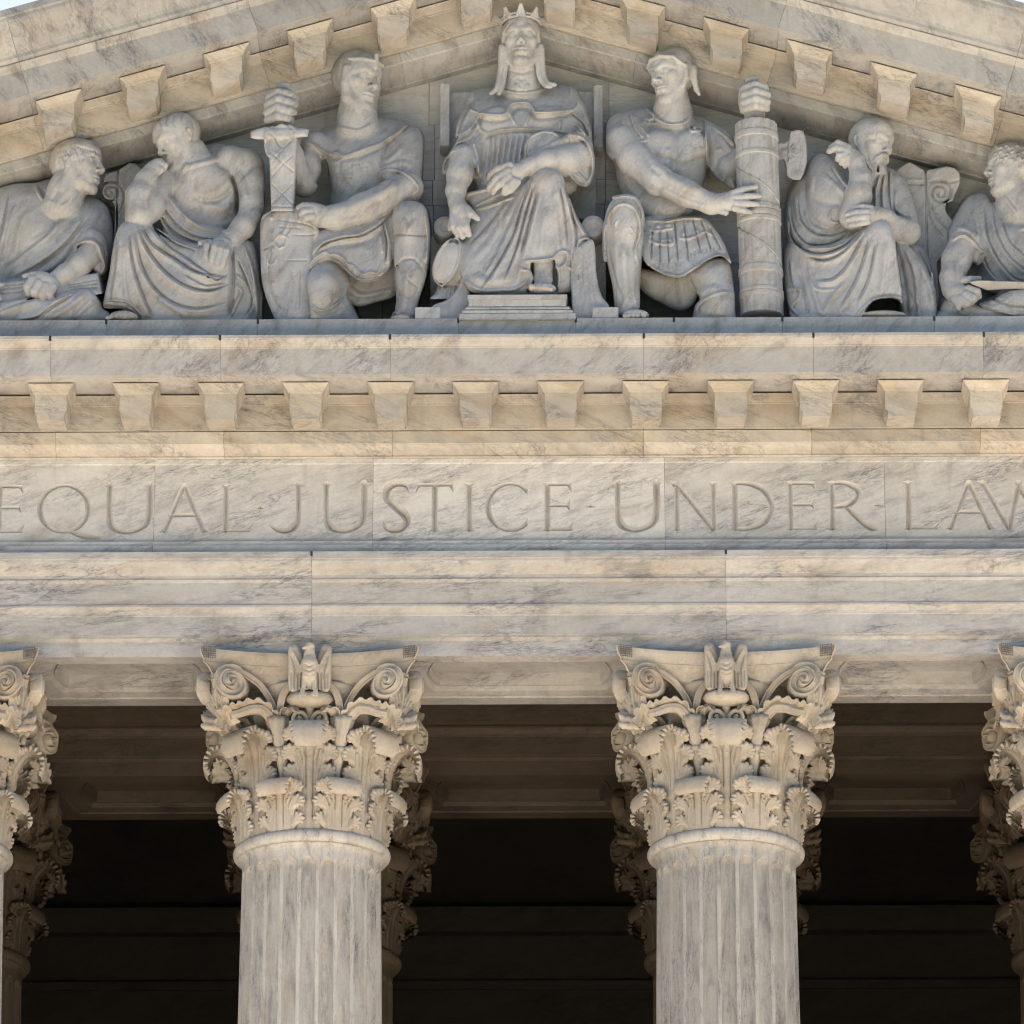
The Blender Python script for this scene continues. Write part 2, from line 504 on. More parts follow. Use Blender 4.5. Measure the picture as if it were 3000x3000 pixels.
        line(0.14, 0, 0.14, 1, T); serif(0.14, 0, 1, 0.05); serif(0.14, 1, -1, 0.05)
        curve([(0.14, 0.97, t), (0.38, 0.965, 0.026), (0.60, 0.87, 0.036), (0.63, 0.72, T), (0.50, 0.56, 0.034), (0.28, 0.49, 0.024), (0.14, 0.49, t)])
        curve([(0.40, 0.50, 0.030), (0.64, 0.22, T), (0.85, 0.05, 0.034), (1.0, 0.0, 0.006)])
    elif ch == 'W':
        line(0.05, 1, 0.335, 0.0, T); line(0.335, 0.0, 0.46, 1.0, 0.026); line(0.43, 1.0, 0.70, 0.0, T); line(0.70, 0.0, 0.83, 1, 0.026)
        serif(0.05, 1, -1, 0.05); serif(0.83, 1, -1, 0.05)
    elif ch == '.':
        x_, z_ = P(0.5, 0.53)
        s.append([(x_ - 0.048, z_ - 0.018, 0.002), (x_, z_ - 0.006, 0.017), (x_ + 0.048, z_ - 0.018, 0.002)])
        s.append([(x_, z_ - 0.006, 0.017), (x_, z_ + 0.026, 0.002)])
    LET.append((ch, s))
for ch, a, b in (('E', -7, 46), ('Q', 75, 198), ('U', 200, 292), ('A', 303, 400), ('L', 416, 476), ('.', 480, 506), ('J', 509, 573),
                 ('U', 608, 694), ('S', 723, 773), ('T', 785, 855), ('I', 865, 905), ('C', 920, 997), ('E', 1022, 1076), ('.', 1102, 1123),
                 ('U', 1155, 1243), ('N', 1264, 1349), ('D', 1369, 1456), ('E', 1477, 1534), ('R', 1552, 1649), ('.', 1641, 1663),
                 ('L', 1694, 1764), ('A', 1775, 1873), ('W', 1838, 2010)):
    add_letter(ch, px2x(a), px2x(b))

HX = 0.0052
def letter_depth(xs, zs):
    """V-cut depth over the grid and which letter each point belongs to"""
    dep = np.zeros((len(zs), len(xs)))
    who = np.full(dep.shape, -1, int)
    for li, (ch, strokes) in enumerate(LET):
        for st in strokes:
            for (ax, az, aw), (bx_, bz_, bw) in zip(st[:-1], st[1:]):
                mg = max(aw, bw) + 0.01
                i0 = np.searchsorted(xs, min(ax, bx_) - mg); i1 = np.searchsorted(xs, max(ax, bx_) + mg)
                k0 = np.searchsorted(zs, min(az, bz_) - mg); k1 = np.searchsorted(zs, max(az, bz_) + mg)
                if i1 <= i0 or k1 <= k0:
                    continue
                X, Z = np.meshgrid(xs[i0:i1], zs[k0:k1])
                dx, dz = bx_ - ax, bz_ - az
                L2 = dx * dx + dz * dz + 1e-12
                tt = np.clip(((X - ax) * dx + (Z - az) * dz) / L2, 0, 1)
                d = (aw + (bw - aw) * tt) - np.hypot(X - ax - tt * dx, Z - az - tt * dz)
                sub = dep[k0:k1, i0:i1]
                m = d > sub
                sub[m] = d[m]
                who[k0:k1, i0:i1][m] = li
    return dep, who

frieze_top = [(0.80, GZ1), (0.80, 23.02)] + [(0.815, 23.03), (0.82, FZ1), (-0.7, FZ1), (-0.7, GZ1)]
frieze_bot = [(-0.7, FZ0), (0.90, FZ0), (0.90, 22.150), (0.88, 22.165), (0.862, 22.185), (0.862, 22.205), (0.83, 22.222), (0.80, 22.24), (-0.7, GZ0)]
for i in range(len(XJ) - 1):
    x0, x1 = XJ[i] + 0.0013, XJ[i + 1] - 0.0013
    nx = int((x1 - x0) / HX)
    nz = int((GZ1 - GZ0) / HX)
    xs = np.linspace(x0, x1, nx + 1)
    zs = np.linspace(GZ0, GZ1, nz + 1)
    if x1 < -5.6 or x0 > 5.6:
        pass
    dep, who = letter_depth(xs, zs)
    X, Z = np.meshgrid(xs, zs)
    Y = -0.80 + np.minimum(dep, 0.05) * 1.75
    allv = np.stack([X, Y, Z - 21.065], -1).reshape(-1, 3)
    idx = np.arange((nz + 1) * (nx + 1)).reshape(nz + 1, nx + 1)
    q = np.stack([idx[:-1, :-1], idx[:-1, 1:], idx[1:, 1:], idx[1:, :-1]], -1).reshape(-1, 4)
    wq = np.stack([who[:-1, :-1], who[:-1, 1:], who[1:, 1:], who[1:, :-1]], -1).reshape(-1, 4).max(1)
    # stone: body prisms + the uncut part of the face
    Vt, Ft = prism(frieze_top, x0, x1)
    Vb, Fb = prism(frieze_bot, x0, x1)
    body = [(a, b, c - 21.065) for a, b, c in Vt + Vb]
    bf = [tuple(f) for f in Ft] + [tuple(k + len(Vt) for k in f) for f in Fb]
    Vm = [(x0, 0.7, GZ0 - 21.065), (x0, -0.795, GZ0 - 21.065), (x0, -0.795, GZ1 - 21.065), (x0, 0.7, GZ1 - 21.065), (x1, 0.7, GZ0 - 21.065), (x1, -0.795, GZ0 - 21.065), (x1, -0.795, GZ1 - 21.065), (x1, 0.7, GZ1 - 21.065)]
    k = len(body)
    body += Vm
    bf += [(k, k + 1, k + 2, k + 3), (k + 4, k + 7, k + 6, k + 5), (k + 3, k + 7, k + 4, k)]
    # plain columns of the face merged into wide quads would crack the grid: keep the grid, it is cheap
    wg = wq.reshape(nz, nx)
    qa = []
    for r_ in range(nz):                    # plain runs of a row become one long face
        c_ = 0
        while c_ < nx:
            if wg[r_, c_] >= 0:
                c_ += 1
                continue
            e_ = c_
            while e_ + 1 < nx and wg[r_, e_ + 1] < 0:
                e_ += 1
            qa.append((idx[r_, c_], idx[r_, e_ + 1], idx[r_ + 1, e_ + 1], idx[r_ + 1, c_]))
            c_ = e_ + 1
    qa = np.array(qa)
    used = np.unique(qa)
    remap = -np.ones(len(allv), int)
    remap[used] = np.arange(len(used)) + len(body)
    allb = body + [tuple(v) for v in allv[used]]
    fcs = bf + [tuple(int(v) for v in f) for f in remap[qa]]
    me = mesh_data("frieze_stone", allb, fcs, M_FRIEZE)
    so = link("frieze_stone", me, ent)
    for li, (ch, _) in enumerate(LET):
        ql = q[wq == li]
        if len(ql) == 0:
            continue
        used = np.unique(ql)
        remap = -np.ones(len(allv), int)
        remap[used] = np.arange(len(used))
        me = mesh_data("letter", allv[used], remap[ql].tolist(), M_LETTER)
        link("letter", me, so, label=("incised dividing point" if ch == '.' else "incised letter " + ch))

# cornice courses ---------------------------------------------------------------
CJ = [-6.3, -4.506, -2.868, -1.229, 1.214, 2.847, 4.486, 6.3]
bed = [(-0.6, 23.071), (0.80, 23.071), (0.83, 23.071), (0.845, 23.082), (0.84, 23.098)] + arc_profile(0.85, 23.10, 0.985, 23.15, 0.035, 7) + [(0.985, 23.148), (1.0, 23.152), (1.015, 23.158), (1.02, 23.280), (-0.6, 23.284)]
band = [(-0.6, 23.290), (1.05, 23.290), (1.05, 23.536), (1.062, 23.540), (1.062, 23.548)] + cyma(1.062, 23.548, 1.20, 23.592) + [(1.20, 23.594), (-0.6, 23.596)]
corona = [(-0.6, 23.612), (1.66, 23.616), (1.665, 23.600), (1.75, 23.594), (1.75, 23.861), (1.765, 23.866)] + cyma(1.765, 23.866, 1.855, 23.925) + [(1.855, 23.922), (1.87, 23.926), (1.87, 23.956), (-0.6, 24.02)]
ledge = [(0.0, 23.96), (1.55, 23.99), (1.55, 24.035), (1.60, 24.055), (1.60, 24.226), (0.0, 24.226)]
LJ = [-6.3, -3.99, -2.52, -0.577, 0.56, 1.51, 2.56, 4.03, 6.3]
for i in range(len(CJ) - 1):
    estone("bed_stone", bed, CJ[i], CJ[i + 1], M_BAND)
    estone("band_stone", band, CJ[i], CJ[i + 1], M_BAND)
    estone("cornice_stone", corona, CJ[i], CJ[i + 1], M_CORN)
for i in range(len(LJ) - 1):
    estone("ledge_stone", ledge, LJ[i], LJ[i + 1], M_STAT)

def plugs(xs, o, z):
    for x in xs:
        V, Fc = box((x - 0.011, -o - 0.003, z - 0.045), (x + 0.011, -o + 0.03, z + 0.002))
        link("lead_plug", mesh_data("lead_plug", [(a_, b_, c_ - 21.065) for a_, b_, c_ in V], Fc, M_LEAD), ent)
plugs(CJ[1:-1], 1.87, 23.956)
plugs((-2, 2), 1.02, 22.043)
plugs(LJ[1:-1], 1.60, 24.226)

def modillion(slope=0.0):
    """bracket: body with a stepped lower half, cavetto cap; origin on the soffit line at the bracket's middle"""
    V, Fc = [], []
    def ring(pts):
        k = len(V)
        V.extend(pts)
        return list(range(k, k + len(pts)))
    of, ob = 1.46, 1.02
    def sh(x, z): return z - slope * x
    # body: front outline extruded to the band
    w1, w2 = 0.154, 0.131
    out = [(-w1, -0.085), (w1, -0.085), (w1, -0.275), (w1 - 0.006, -0.285), (w2, -0.308), (w2, -0.360), (-w2, -0.360), (-w2, -0.308), (-w1 + 0.006, -0.285), (-w1, -0.275)]
    a = ring([(x, -of + (0.006 if z < -0.27 else 0.0), sh(x, z)) for x, z in out])
    b = ring([(x, -ob, sh(x, z + (0.045 if z < -0.34 else 0.0))) for x, z in out])
    n = len(out)
    Fc.append(tuple(a)); Fc.append(tuple(reversed(b)))
    for k in range(n):
        j = (k + 1) % n
        Fc.append((a[k], b[k], b[j], a[j]))
    # cap: rings from bottom to top, three-sided cavetto
    prev = None
    spec = [(-0.104, 0.012), (-0.092, 0.018), (-0.084, 0.02), (-0.07, 0.026), (-0.05, 0.040), (-0.03, 0.058), (-0.016, 0.068), (-0.008, 0.070), (-0.008, 0.070)]
    for zz, e in spec:
        r = ring([(-w1 - e, -ob, sh(-w1 - e, zz)), (-w1 - e, -of - e * 0.8, sh(-w1 - e, zz)), (w1 + e, -of - e * 0.8, sh(w1 + e, zz)), (w1 + e, -ob, sh(w1 + e, zz))])
        if prev is None:
            Fc.append(tuple(reversed(r)))
        else:
            for k in range(4):
                j = (k + 1) % 4
                Fc.append((prev[k], prev[j], r[j], r[k]))
        prev = r
    Fc.append(tuple(prev))
    me = mesh_data("modillion", V, Fc, M_BAND)
    fix_normals(me)
    return me
me_mod = modillion()
for k in range(-8, 8):
    link("modillion", me_mod, ent, (0.411 * (2 * k + 1), 0, 23.610 - 21.065))

# ------------------------------------------------------------------ pediment
SL = 0.300
ped = empty("pediment", (0, 0, 24.226), "triangular marble pediment with sloping bracketed cornice above the carved figures", "pediment")
TYO = 0.50
def pstone(name, profile, x0, x1, mat, **kw):
    o = stone(name, profile, x0, x1, mat, None, **kw)
    o.parent = ped
    o.location.z -= 24.226
    return o
r_bed = [(0.3, 27.48), (0.60, 27.48), (0.61, 27.49)] + arc_profile(0.62, 27.495, 0.93, 27.548, 0.03, 7) + [(0.94, 27.545), (0.985, 27.55), (1.0, 27.56), (1.0, 27.662), (0.3, 27.664)]
r_band = [(0.3, 27.668), (1.05, 27.668), (1.05, 27.945), (1.065, 27.948), (1.065, 27.958)] + cyma(1.065, 27.958, 1.20, 27.998) + [(1.20, 28.0), (0.3, 28.0)]
r_cor = [(0.3, 28.012), (1.62, 28.020), (1.63, 27.998), (1.75, 27.990), (1.75, 28.262), (1.765, 28.268)] + arc_profile(1.765, 28.268, 1.85, 28.30, 0.012, 5) + [(1.85, 28.300), (1.87, 28.305), (0.3, 28.31)]
r_sim = [(0.3, 28.314), (1.885, 28.314), (1.89, 28.325), (1.91, 28.34)] + cyma(1.91, 28.34, 2.22, 28.655, 9) + [(2.22, 28.655), (2.25, 28.665), (2.25, 28.735), (0.3, 28.80)]
RJ = [0.0, 2.62, 4.85, 7.2]
RJ2 = [0.0, 1.35, 3.6, 7.2]
for sgn in (-1, 1):
    for prof, nm, mat, jj in ((r_bed, "raking_bed_stone", M_RAKE, RJ2), (r_band, "raking_band_stone", M_BAND, RJ), (r_cor, "raking_cornice_stone", M_RAKE, RJ), (r_sim, "raking_gutter_stone", M_RAKE, RJ)):
        for i in range(len(jj) - 1):
            a, b = sorted((sgn * jj[i], sgn * jj[i + 1]))
            pstone(nm, prof, a, b, mat, slope=SL, lean=0.30, zref=28.2)
me_l, me_r = modillion(-SL), modillion(SL)
for k in range(8):
    x = 0.411 * (2 * k + 1)
    link("modillion", me_r, ped, (x, 0, 28.010 - SL * x - 24.226))
    link("modillion", me_l, ped, (-x, 0, 28.010 - SL * x - 24.226))
# tympanum wall of coursed stones
tz = [24.226, 24.62, 25.25, 25.88, 26.15, 26.75, 27.5]
tj = [[-4.4, -2.3, -0.9, 0.9, 2.3, 4.4], [-5.1, -3.3, -1.35, 0.0, 1.35, 3.3, 5.1], [-4.0, -2.67, -0.85, 0.85, 2.67, 4.0], [-2.9, -0.86, 0.86, 2.9], [-1.9, -0.84, 0.86, 1.9], [-0.9, 0.9]]
for r in range(6):
    js = [-6.2] + tj[r] + [6.2]
    for a, b in zip(js[:-1], js[1:]):
        zt = min(tz[r + 1], 27.7 - SL * min(abs(a), abs(b)) if a * b > 0 else 27.7)
        if zt < tz[r] + 0.05:
            continue
        j = random.uniform(0, 0.006)
        V, Fc = box((a + 0.0025, -TYO + j, tz[r] + 0.002), (b - 0.0025, -0.2, tz[r + 1] - 0.002))
        # clip the top by the slope
        V = [(x, y, min(z, 27.75 - SL * abs(x))) for x, y, z in V]
        V = [(x, y, z - 24.226) for x, y, z in V]
        link("tympanum_stone", mesh_data("tympanum_stone", V, Fc, M_TYMP), ped)
V, Fc = box((-6.2, -0.3, 0), (6.2, 0.9, 3.2))
V = [(x, y, min(z, 27.7 - SL * abs(x) - 24.226)) for x, y, z in V]
V[4:8]
bV = [(-6.2, -0.3, 0), (6.2, -0.3, 0), (6.2, -0.3, 1.6), (0, -0.3, 3.46), (-6.2, -0.3, 1.6)]
bV = bV + [(x, 0.9, z) for x, y, z in bV]
me = mesh_data("backing_wall", bV, [(0, 1, 2, 3, 4), (9, 8, 7, 6, 5), (0, 5, 6, 1), (1, 6, 7, 2), (2, 7, 8, 3), (3, 8, 9, 4), (4, 9, 5, 0)], M_TYMP)
fix_normals(me)
link("backing_wall", me, ped)
# ------------------------------------------------------------------ columns
ZR = 19.278                                # height of the astragal
def lathe(prof, n=72):
    V, Fc = [], []
    for r, z in prof:
        for k in range(n):
            a = 2 * math.pi * k / n
            V.append((r * math.cos(a), r * math.sin(a), z))
    for i in range(len(prof) - 1):
        for k in range(n):
            j = (k + 1) % n
            Fc.append((i * n + k, i * n + j, (i + 1) * n + j, (i + 1) * n + k))
    return V, Fc

def shaft_mesh():
    nf, us = 24, [-1, -.81, -.79, -.75, -.67, -.52, -.3, 0, .3, .52, .67, .75, .79, .81]
    per = len(us)
    n = nf * per
    zt = -0.20                             # flute heads end here (relative to the astragal)
    zs = [-12.78, -9.0, -6.0, -4.0, -3.0, -2.2, -1.5, -1.0, -0.6]
    zs += [zt - 0.11 + 0.012 * k for k in range(11)] + [-0.165, -0.14, -0.115, -0.09, -0.075, -0.065]
    V, Fc = [], []
    for z in zs:
        t = max(0.0, -z - 0.2)
        rb = 0.672 + 0.0125 * t * (1 if t < 4 else 0.8 + 0.8 / t) if t < 5 else 0.672 + 0.0125 * 4.6 + 0.006 * (t - 5)
        if z > -0.15:                      # apophyge: swells to the astragal
            q = (z + 0.15) / 0.085
            rb += 0.045 * (1 - math.sqrt(max(0, 1 - q * q)))
        for k in range(n):
            u = us[k % per]                            # -1..1 across one flute
            a = 2 * math.pi * (k // per + 0.5 + 0.5 * u) / nf + 2 * math.pi * 0.5 / nf
            hw = 0.80
            d = 0.0
            if abs(u) < hw:
                # rounded head: the flute narrows to a half circle
                w = hw
                hgt = (zt - z) / 0.075
                if hgt < 1:
                    w = hw * math.sqrt(max(0.0, 1 - (1 - hgt) ** 2)) if hgt > 0 else 0.0
                if w > 0 and abs(u) < w:
                    d = 0.085 * math.sqrt(1 - (u / w) ** 2) * (w / hw)
            r = rb - d
            V.append((r * math.cos(a), r * math.sin(a), z))
    for i in range(len(zs) - 1):
        for k in range(n):
            j = (k + 1) % n
            Fc.append((i * n + k, i * n + j, (i + 1) * n + j, (i + 1) * n + k))
    return mesh_data("shaft", V, Fc, M_COL, smooth=False)
me_shaft = shaft_mesh()
ap = [(0.68, -0.072)]
for k in range(13):
    a = -math.pi / 2 + math.pi * k / 12
    ap.append((0.700 + 0.062 * math.cos(a), 0.0 + 0.062 * math.sin(a)))
ap += [(0.69, 0.066), (0.685, 0.08)]
V, Fc = lathe(ap, 96)
me_ast = mesh_data("astragal", V, Fc, M_COL, smooth=True)
# bell of the capital
bp = [(0.685, 0.05), (0.675, 0.12), (0.665, 0.4), (0.655, 0.8), (0.66, 1.05), (0.69, 1.25), (0.745, 1.40), (0.80, 1.47), (0.81, 1.50), (0.80, 1.53), (0.6, 1.53)]
V, Fc = lathe(bp, 72)
me_bell = mesh_data("capital", V, Fc, M_CAP, smooth=True)

def smoothstep(a, b, x):
    t = min(1.0, max(0.0, (x - a) / (b - a)))
    return t * t * (3 - 2 * t)

def spline(pts, n):
    """Catmull-Rom through pts (tuples), n samples"""
    P = np.array(pts, float)
    m = len(P) - 1
    out = []
    for k in range(n):
        s = m * k / (n - 1)
        i = min(int(s), m - 1)
        w = s - i
        p0, p1, p2, p3 = P[max(i - 1, 0)], P[i], P[i + 1], P[min(i + 2, m)]
        out.append(0.5 * (2 * p1 + (p2 - p0) * w + (2 * p0 - 5 * p1 + 4 * p2 - p3) * w * w + (-p0 + 3 * p1 - 3 * p2 + p3) * w ** 3))
    return np.array(out)

def leaf_mesh(name, spine, lobes, tip, length_pipe, wrap_r=0.7, curl_from=0.62, thick=0.03, du=0.0075, stem=0.036, tipw=0.2, dome_k=1.0):
    """acanthus leaf modelled flat, then bent on the spine [(r, z)].
    lobes: [(u, v, size, n_teeth, a0, a1)] on one side; tip: (v0, v1) where the overturned shell begins and ends"""
    sp = spline(spine, 200)
    seg = np.concatenate([[0], np.cumsum(np.linalg.norm(np.diff(sp, axis=0), axis=1))])
    Lt = seg[-1]
    U = np.arange(-0.34, 0.3401, du)
    Vv = np.arange(0.0, Lt + 0.02, du)
    A, B = np.meshgrid(np.abs(U), Vv)
    H = np.full(A.shape, -1.0)             # height of the modelled surface
    SD = np.full(A.shape, 1.0)             # distance outside the outline
    def cap(pts, rr, lift=0.0, k=1.0):
        nonlocal H, SD
        for (p, q, r0), (p1, q1, r1) in zip([(a[0], a[1], r) for a, r in zip(pts[:-1], rr[:-1])], [(a[0], a[1], r) for a, r in zip(pts[1:], rr[1:])]):
            dx, dy = p1 - p, q1 - q
            t = np.clip(((A - p) * dx + (B - q) * dy) / (dx * dx + dy * dy + 1e-12), 0, 1)
            d = np.hypot(A - p - t * dx, B - q - t * dy)
            r = r0 + (r1 - r0) * t
            SD = np.minimum(SD, d - r)
            h = lift + k * r * np.sqrt(np.clip(1 - (d / r) ** 2, 0, 1))
            H = np.where(d < r, np.maximum(H, h), H)
    # stem and the pipes beside it
    cap([(0, -0.02), (0, tip[0] * 0.8), (0, tip[1])], [stem, stem * 0.8, 0.02], 0.012, 0.35)
    for j in range(3):
        u0 = stem + 0.016 + 0.024 * j
        cap([(u0 * 0.95, -0.02), (u0 * 1.0, length_pipe * (0.9 - 0.12 * j)), (u0 * 1.15 + 0.02, length_pipe * (1.1 - 0.1 * j))], [0.012, 0.013, 0.010], 0.004, 0.9)
    cap([(0.075, -0.02), (0.085, tip[0] * 0.75), (0.07, tip[0])], [0.06, 0.065, 0.08], -0.018, 0.2)
    # side lobes: a fan of teeth each, with pipes running down from their roots
    for (u, v, s, n, a0, a1) in lobes:
        cap([(u * 0.5, v - s * 1.1), (u * 0.85, v - s * 0.2), (u + s * 0.12, v + s * 0.12)], [s * 0.36, s * 0.50, s * 0.52], -0.012, 0.30)
        for i in range(n):
            a = R(a0 + (a1 - a0) * i / (n - 1))
            ln = s * (0.60 + 0.20 * math.sin(math.pi * (i + 0.6) / n))
            w = s * 0.20
            root = (u * 0.72, v - s * 0.55)
            mid = (u + 0.45 * ln * math.sin(a), v + 0.45 * ln * math.cos(a))
            end = (u + ln * math.sin(a), v + ln * math.cos(a))
            cap([root, mid, end], [w * 0.40, w * 0.85, w], 0.0, 0.80)
    # overturned shell: ribs fanning to a scalloped lip
    c = tip[0] + 0.16 * (tip[1] - tip[0])
    cap([(0, c - 0.02), (0, c + 0.45 * (tip[1] - c))], [tipw * 0.86, tipw * 0.60], -0.010, 0.12)
    nr = 13
    for i in range(nr):
        a = R(4 + 112 * i / (nr - 1))
        ru, rv = tipw, tip[1] - c
        end = (ru * math.sin(a), c + rv * math.cos(a))
        w = 0.0165
        cap([(0.012 * i / nr, c - 0.30 * tipw), ((end[0]) * 0.55, c + (end[1] - c) * 0.6), end], [0.012, w * 0.80, w], 0.006, 0.9)
    # drilled eyes between the lobes
    for (l0, l1) in zip(lobes[:-1], lobes[1:]):
        eu, ev = (l0[0] + l1[0]) / 2 + 0.01, (l0[1] + 0.55 * (l1[1] - l0[1]))
        d = np.hypot((A - eu * 0.95) / 0.8, B - ev)
        H = H - 0.07 * np.exp(-(d / 0.013) ** 2)
    e = lobes[-1]
    d = np.hypot((A - e[0] * 0.8), B - e[1] - e[2] * 0.95)
    H = H - 0.06 * np.exp(-(d / 0.014) ** 2)
    gy, gx = np.gradient(SD, du)
    gn = np.hypot(gx, gy) + 1e-6
    gx, gy = gx / gn, gy / gn
    inside = SD < 0
    H = np.where(H < -0.12, 0.0, H)
    H = np.where(inside, H, 0.0)
    keep_v = inside.copy()
    qd = inside[:-1, :-1] | inside[1:, :-1] | inside[:-1, 1:] | inside[1:, 1:]
    need = np.zeros(inside.shape, bool)
    for a, b in ((0, 0), (1, 0), (0, 1), (1, 1)):
        need[a:a + qd.shape[0], b:b + qd.shape[1]] |= qd
    out = need & ~inside
    sgnU = np.sign(U)[None, :]
    UU = np.broadcast_to(U[None, :], A.shape).copy()
    VV = np.broadcast_to(Vv[:, None], A.shape).copy()
    mv = np.clip(SD, 0, du * 1.5)
    UU[out] -= (mv * gx)[out]
    VV[out] -= (mv * gy)[out]
    ids = -np.ones(A.shape, int)
    ids[need] = np.arange(need.sum())
    u, v, h = UU[need], np.clip(VV[need], 0, Lt), H[need]
    edge = out[need]
    tpar = v / Lt
    r = np.interp(v, seg, sp[:, 0])
    z = np.interp(v, seg, sp[:, 1])
    tr = np.interp(v, seg, np.gradient(sp[:, 0], seg))
    tz = np.interp(v, seg, np.gradient(sp[:, 1], seg))
    nl = np.hypot(tr, tz) + 1e-9
    nr_, nz_ = tz / nl, -tr / nl
    ss = np.clip((tpar - curl_from + 0.12) / 0.25, 0, 1)
    ss = ss * ss * (3 - 2 * ss)
    yy = u * u
    wrap = 0.5 * yy / wrap_r * (1 - 0.6 * ss)
    bend = 0.9 * yy * np.sin(np.pi * np.clip(tpar / curl_from, 0, 1))
    dome = dome_k * 1.5 * yy * ss
    def surf(off):
        return np.stack([r + nr_ * (off + bend) - wrap - dome * np.maximum(0, nr_) - dome * 0.35, u, z + nz_ * (off + bend) - dome * np.maximum(0, nz_) * 1.1 - dome * 0.25], 1)
    F_ = surf(thick + np.where(edge, -0.012, h))
    Bk = surf(np.zeros_like(h))
    n1 = len(F_)
    jj, ii = np.nonzero(qd)
    q = np.stack([ids[jj, ii], ids[jj, ii + 1], ids[jj + 1, ii + 1], ids[jj + 1, ii]], 1)
    # rim: edges used once
    ed = np.concatenate([q[:, [0, 1]], q[:, [1, 2]], q[:, [2, 3]], q[:, [3, 0]]])
    key = np.sort(ed, 1)
    _, inv, cnt = np.unique(key[:, 0] * 1000000 + key[:, 1], return_inverse=True, return_counts=True)
    rim = ed[cnt[inv] == 1]
    rq = np.stack([rim[:, 1], rim[:, 0], rim[:, 0] + n1, rim[:, 1] + n1], 1)
    Fq = np.concatenate([q, q[:, ::-1] + n1, rq])
    me = np_mesh0(name, np.concatenate([F_, Bk]), Fq, M_CAP)
    return me

def np_mesh0(name, V, Fq, mat):
    me = bpy.data.meshes.new(name)
    me.vertices.add(len(V))
    me.vertices.foreach_set("co", np.ascontiguousarray(V, np.float32).ravel())
    me.loops.add(Fq.size)
    me.loops.foreach_set("vertex_index", np.ascontiguousarray(Fq, np.int32).ravel())
    me.polygons.add(len(Fq))
    me.polygons.foreach_set("loop_start", np.arange(0, Fq.size, 4, dtype=np.int32))
    me.polygons.foreach_set("loop_total", np.full(len(Fq), 4, np.int32))
    me.materials.append(mat)
    me.update(calc_edges=True)
    me.polygons.foreach_set("use_smooth", np.ones(len(Fq), bool))
    fix_normals(me)
    return me

low_spine = [(0.685, 0.06), (0.69, 0.18), (0.70, 0.34), (0.735, 0.46), (0.80, 0.535), (0.885, 0.535), (0.935, 0.475), (0.94, 0.40), (0.905, 0.365)]
up_spine = [(0.672, 0.06), (0.675, 0.30), (0.685, 0.60), (0.72, 0.84), (0.80, 1.00), (0.89, 1.075), (0.985, 1.065), (1.055, 0.975), (1.06, 0.86), (1.015, 0.79)]
me_low = leaf_mesh("acanthus_leaf", low_spine, [(0.165, 0.10, 0.085, 4, 10, 120), (0.165, 0.27, 0.105, 5, -10, 115), (0.150, 0.43, 0.105, 5, -5, 115)], (0.56, 0.93), 0.34, tipw=0.16, curl_from=0.60, dome_k=0.15)
me_up = leaf_mesh("acanthus_leaf", up_spine, [(0.15, 0.32, 0.10, 4, 0, 115), (0.155, 0.56, 0.115, 5, -5, 115), (0.165, 0.76, 0.125, 6, -8, 115), (0.155, 0.95, 0.115, 5, -8, 112)], (1.10, 1.56), 0.80, tipw=0.175, curl_from=0.66, dome_k=0.12)

def join_meshes(name, mes, mat):
    V, Fc, sm = [], [], []
    for me in mes:
        b = len(V)
        V += [tuple(v.co) for v in me.vertices]
        for p in me.polygons:
            Fc.append(tuple(k + b for k in p.vertices))
            sm.append(p.use_smooth)
    out = mesh_data(name, V, Fc, mat)
    out.polygons.foreach_set("use_smooth", sm)
    return out


def sweep(path, shape, mat, name, closed_shape=True, scale=None, normal=None):
    """sweep a cross-section (a, b) along a 3D path; a runs along 'normal x tangent', b along 'normal'"""
    P = np.array(path, float)
    T = np.gradient(P, axis=0)
    T /= np.linalg.norm(T, axis=1)[:, None] + 1e-9
    V, Fc = [], []
    m = len(shape)
    for i in range(len(P)):
        nrm = np.array(normal[i] if normal is not None else (0, 0, 1), float)
        nrm = nrm - T[i] * nrm.dot(T[i])
        nrm /= np.linalg.norm(nrm) + 1e-9
        side = np.cross(nrm, T[i])
        s = 1.0 if scale is None else scale[i]
        for a, b in shape:
            V.append(tuple(P[i] + side * a * (s if np.isscalar(s) else s[0]) + nrm * b * (s if np.isscalar(s) else s[1])))
    for i in range(len(P) - 1):
        for k in range(m):
            j = (k + 1) % m
            Fc.append((i * m + k, i * m + j, (i + 1) * m + j, (i + 1) * m + k))
    Fc.append(tuple(range(m)))
    Fc.append(tuple((len(P) - 1) * m + k for k in range(m - 1, -1, -1)))
    me = mesh_data(name, V, Fc, mat, smooth=True)
    fix_normals(me)
    return me

# all of the following is drawn for the -y (front) face: x across, y = -outward
def front_o(x, z):
    """how far out the volute band stands: from the bell to the corner"""
    return 0.60 + 0.44 * min(1, abs(x) / 0.85) ** 1.6 + 0.05 * (z - 1.2)

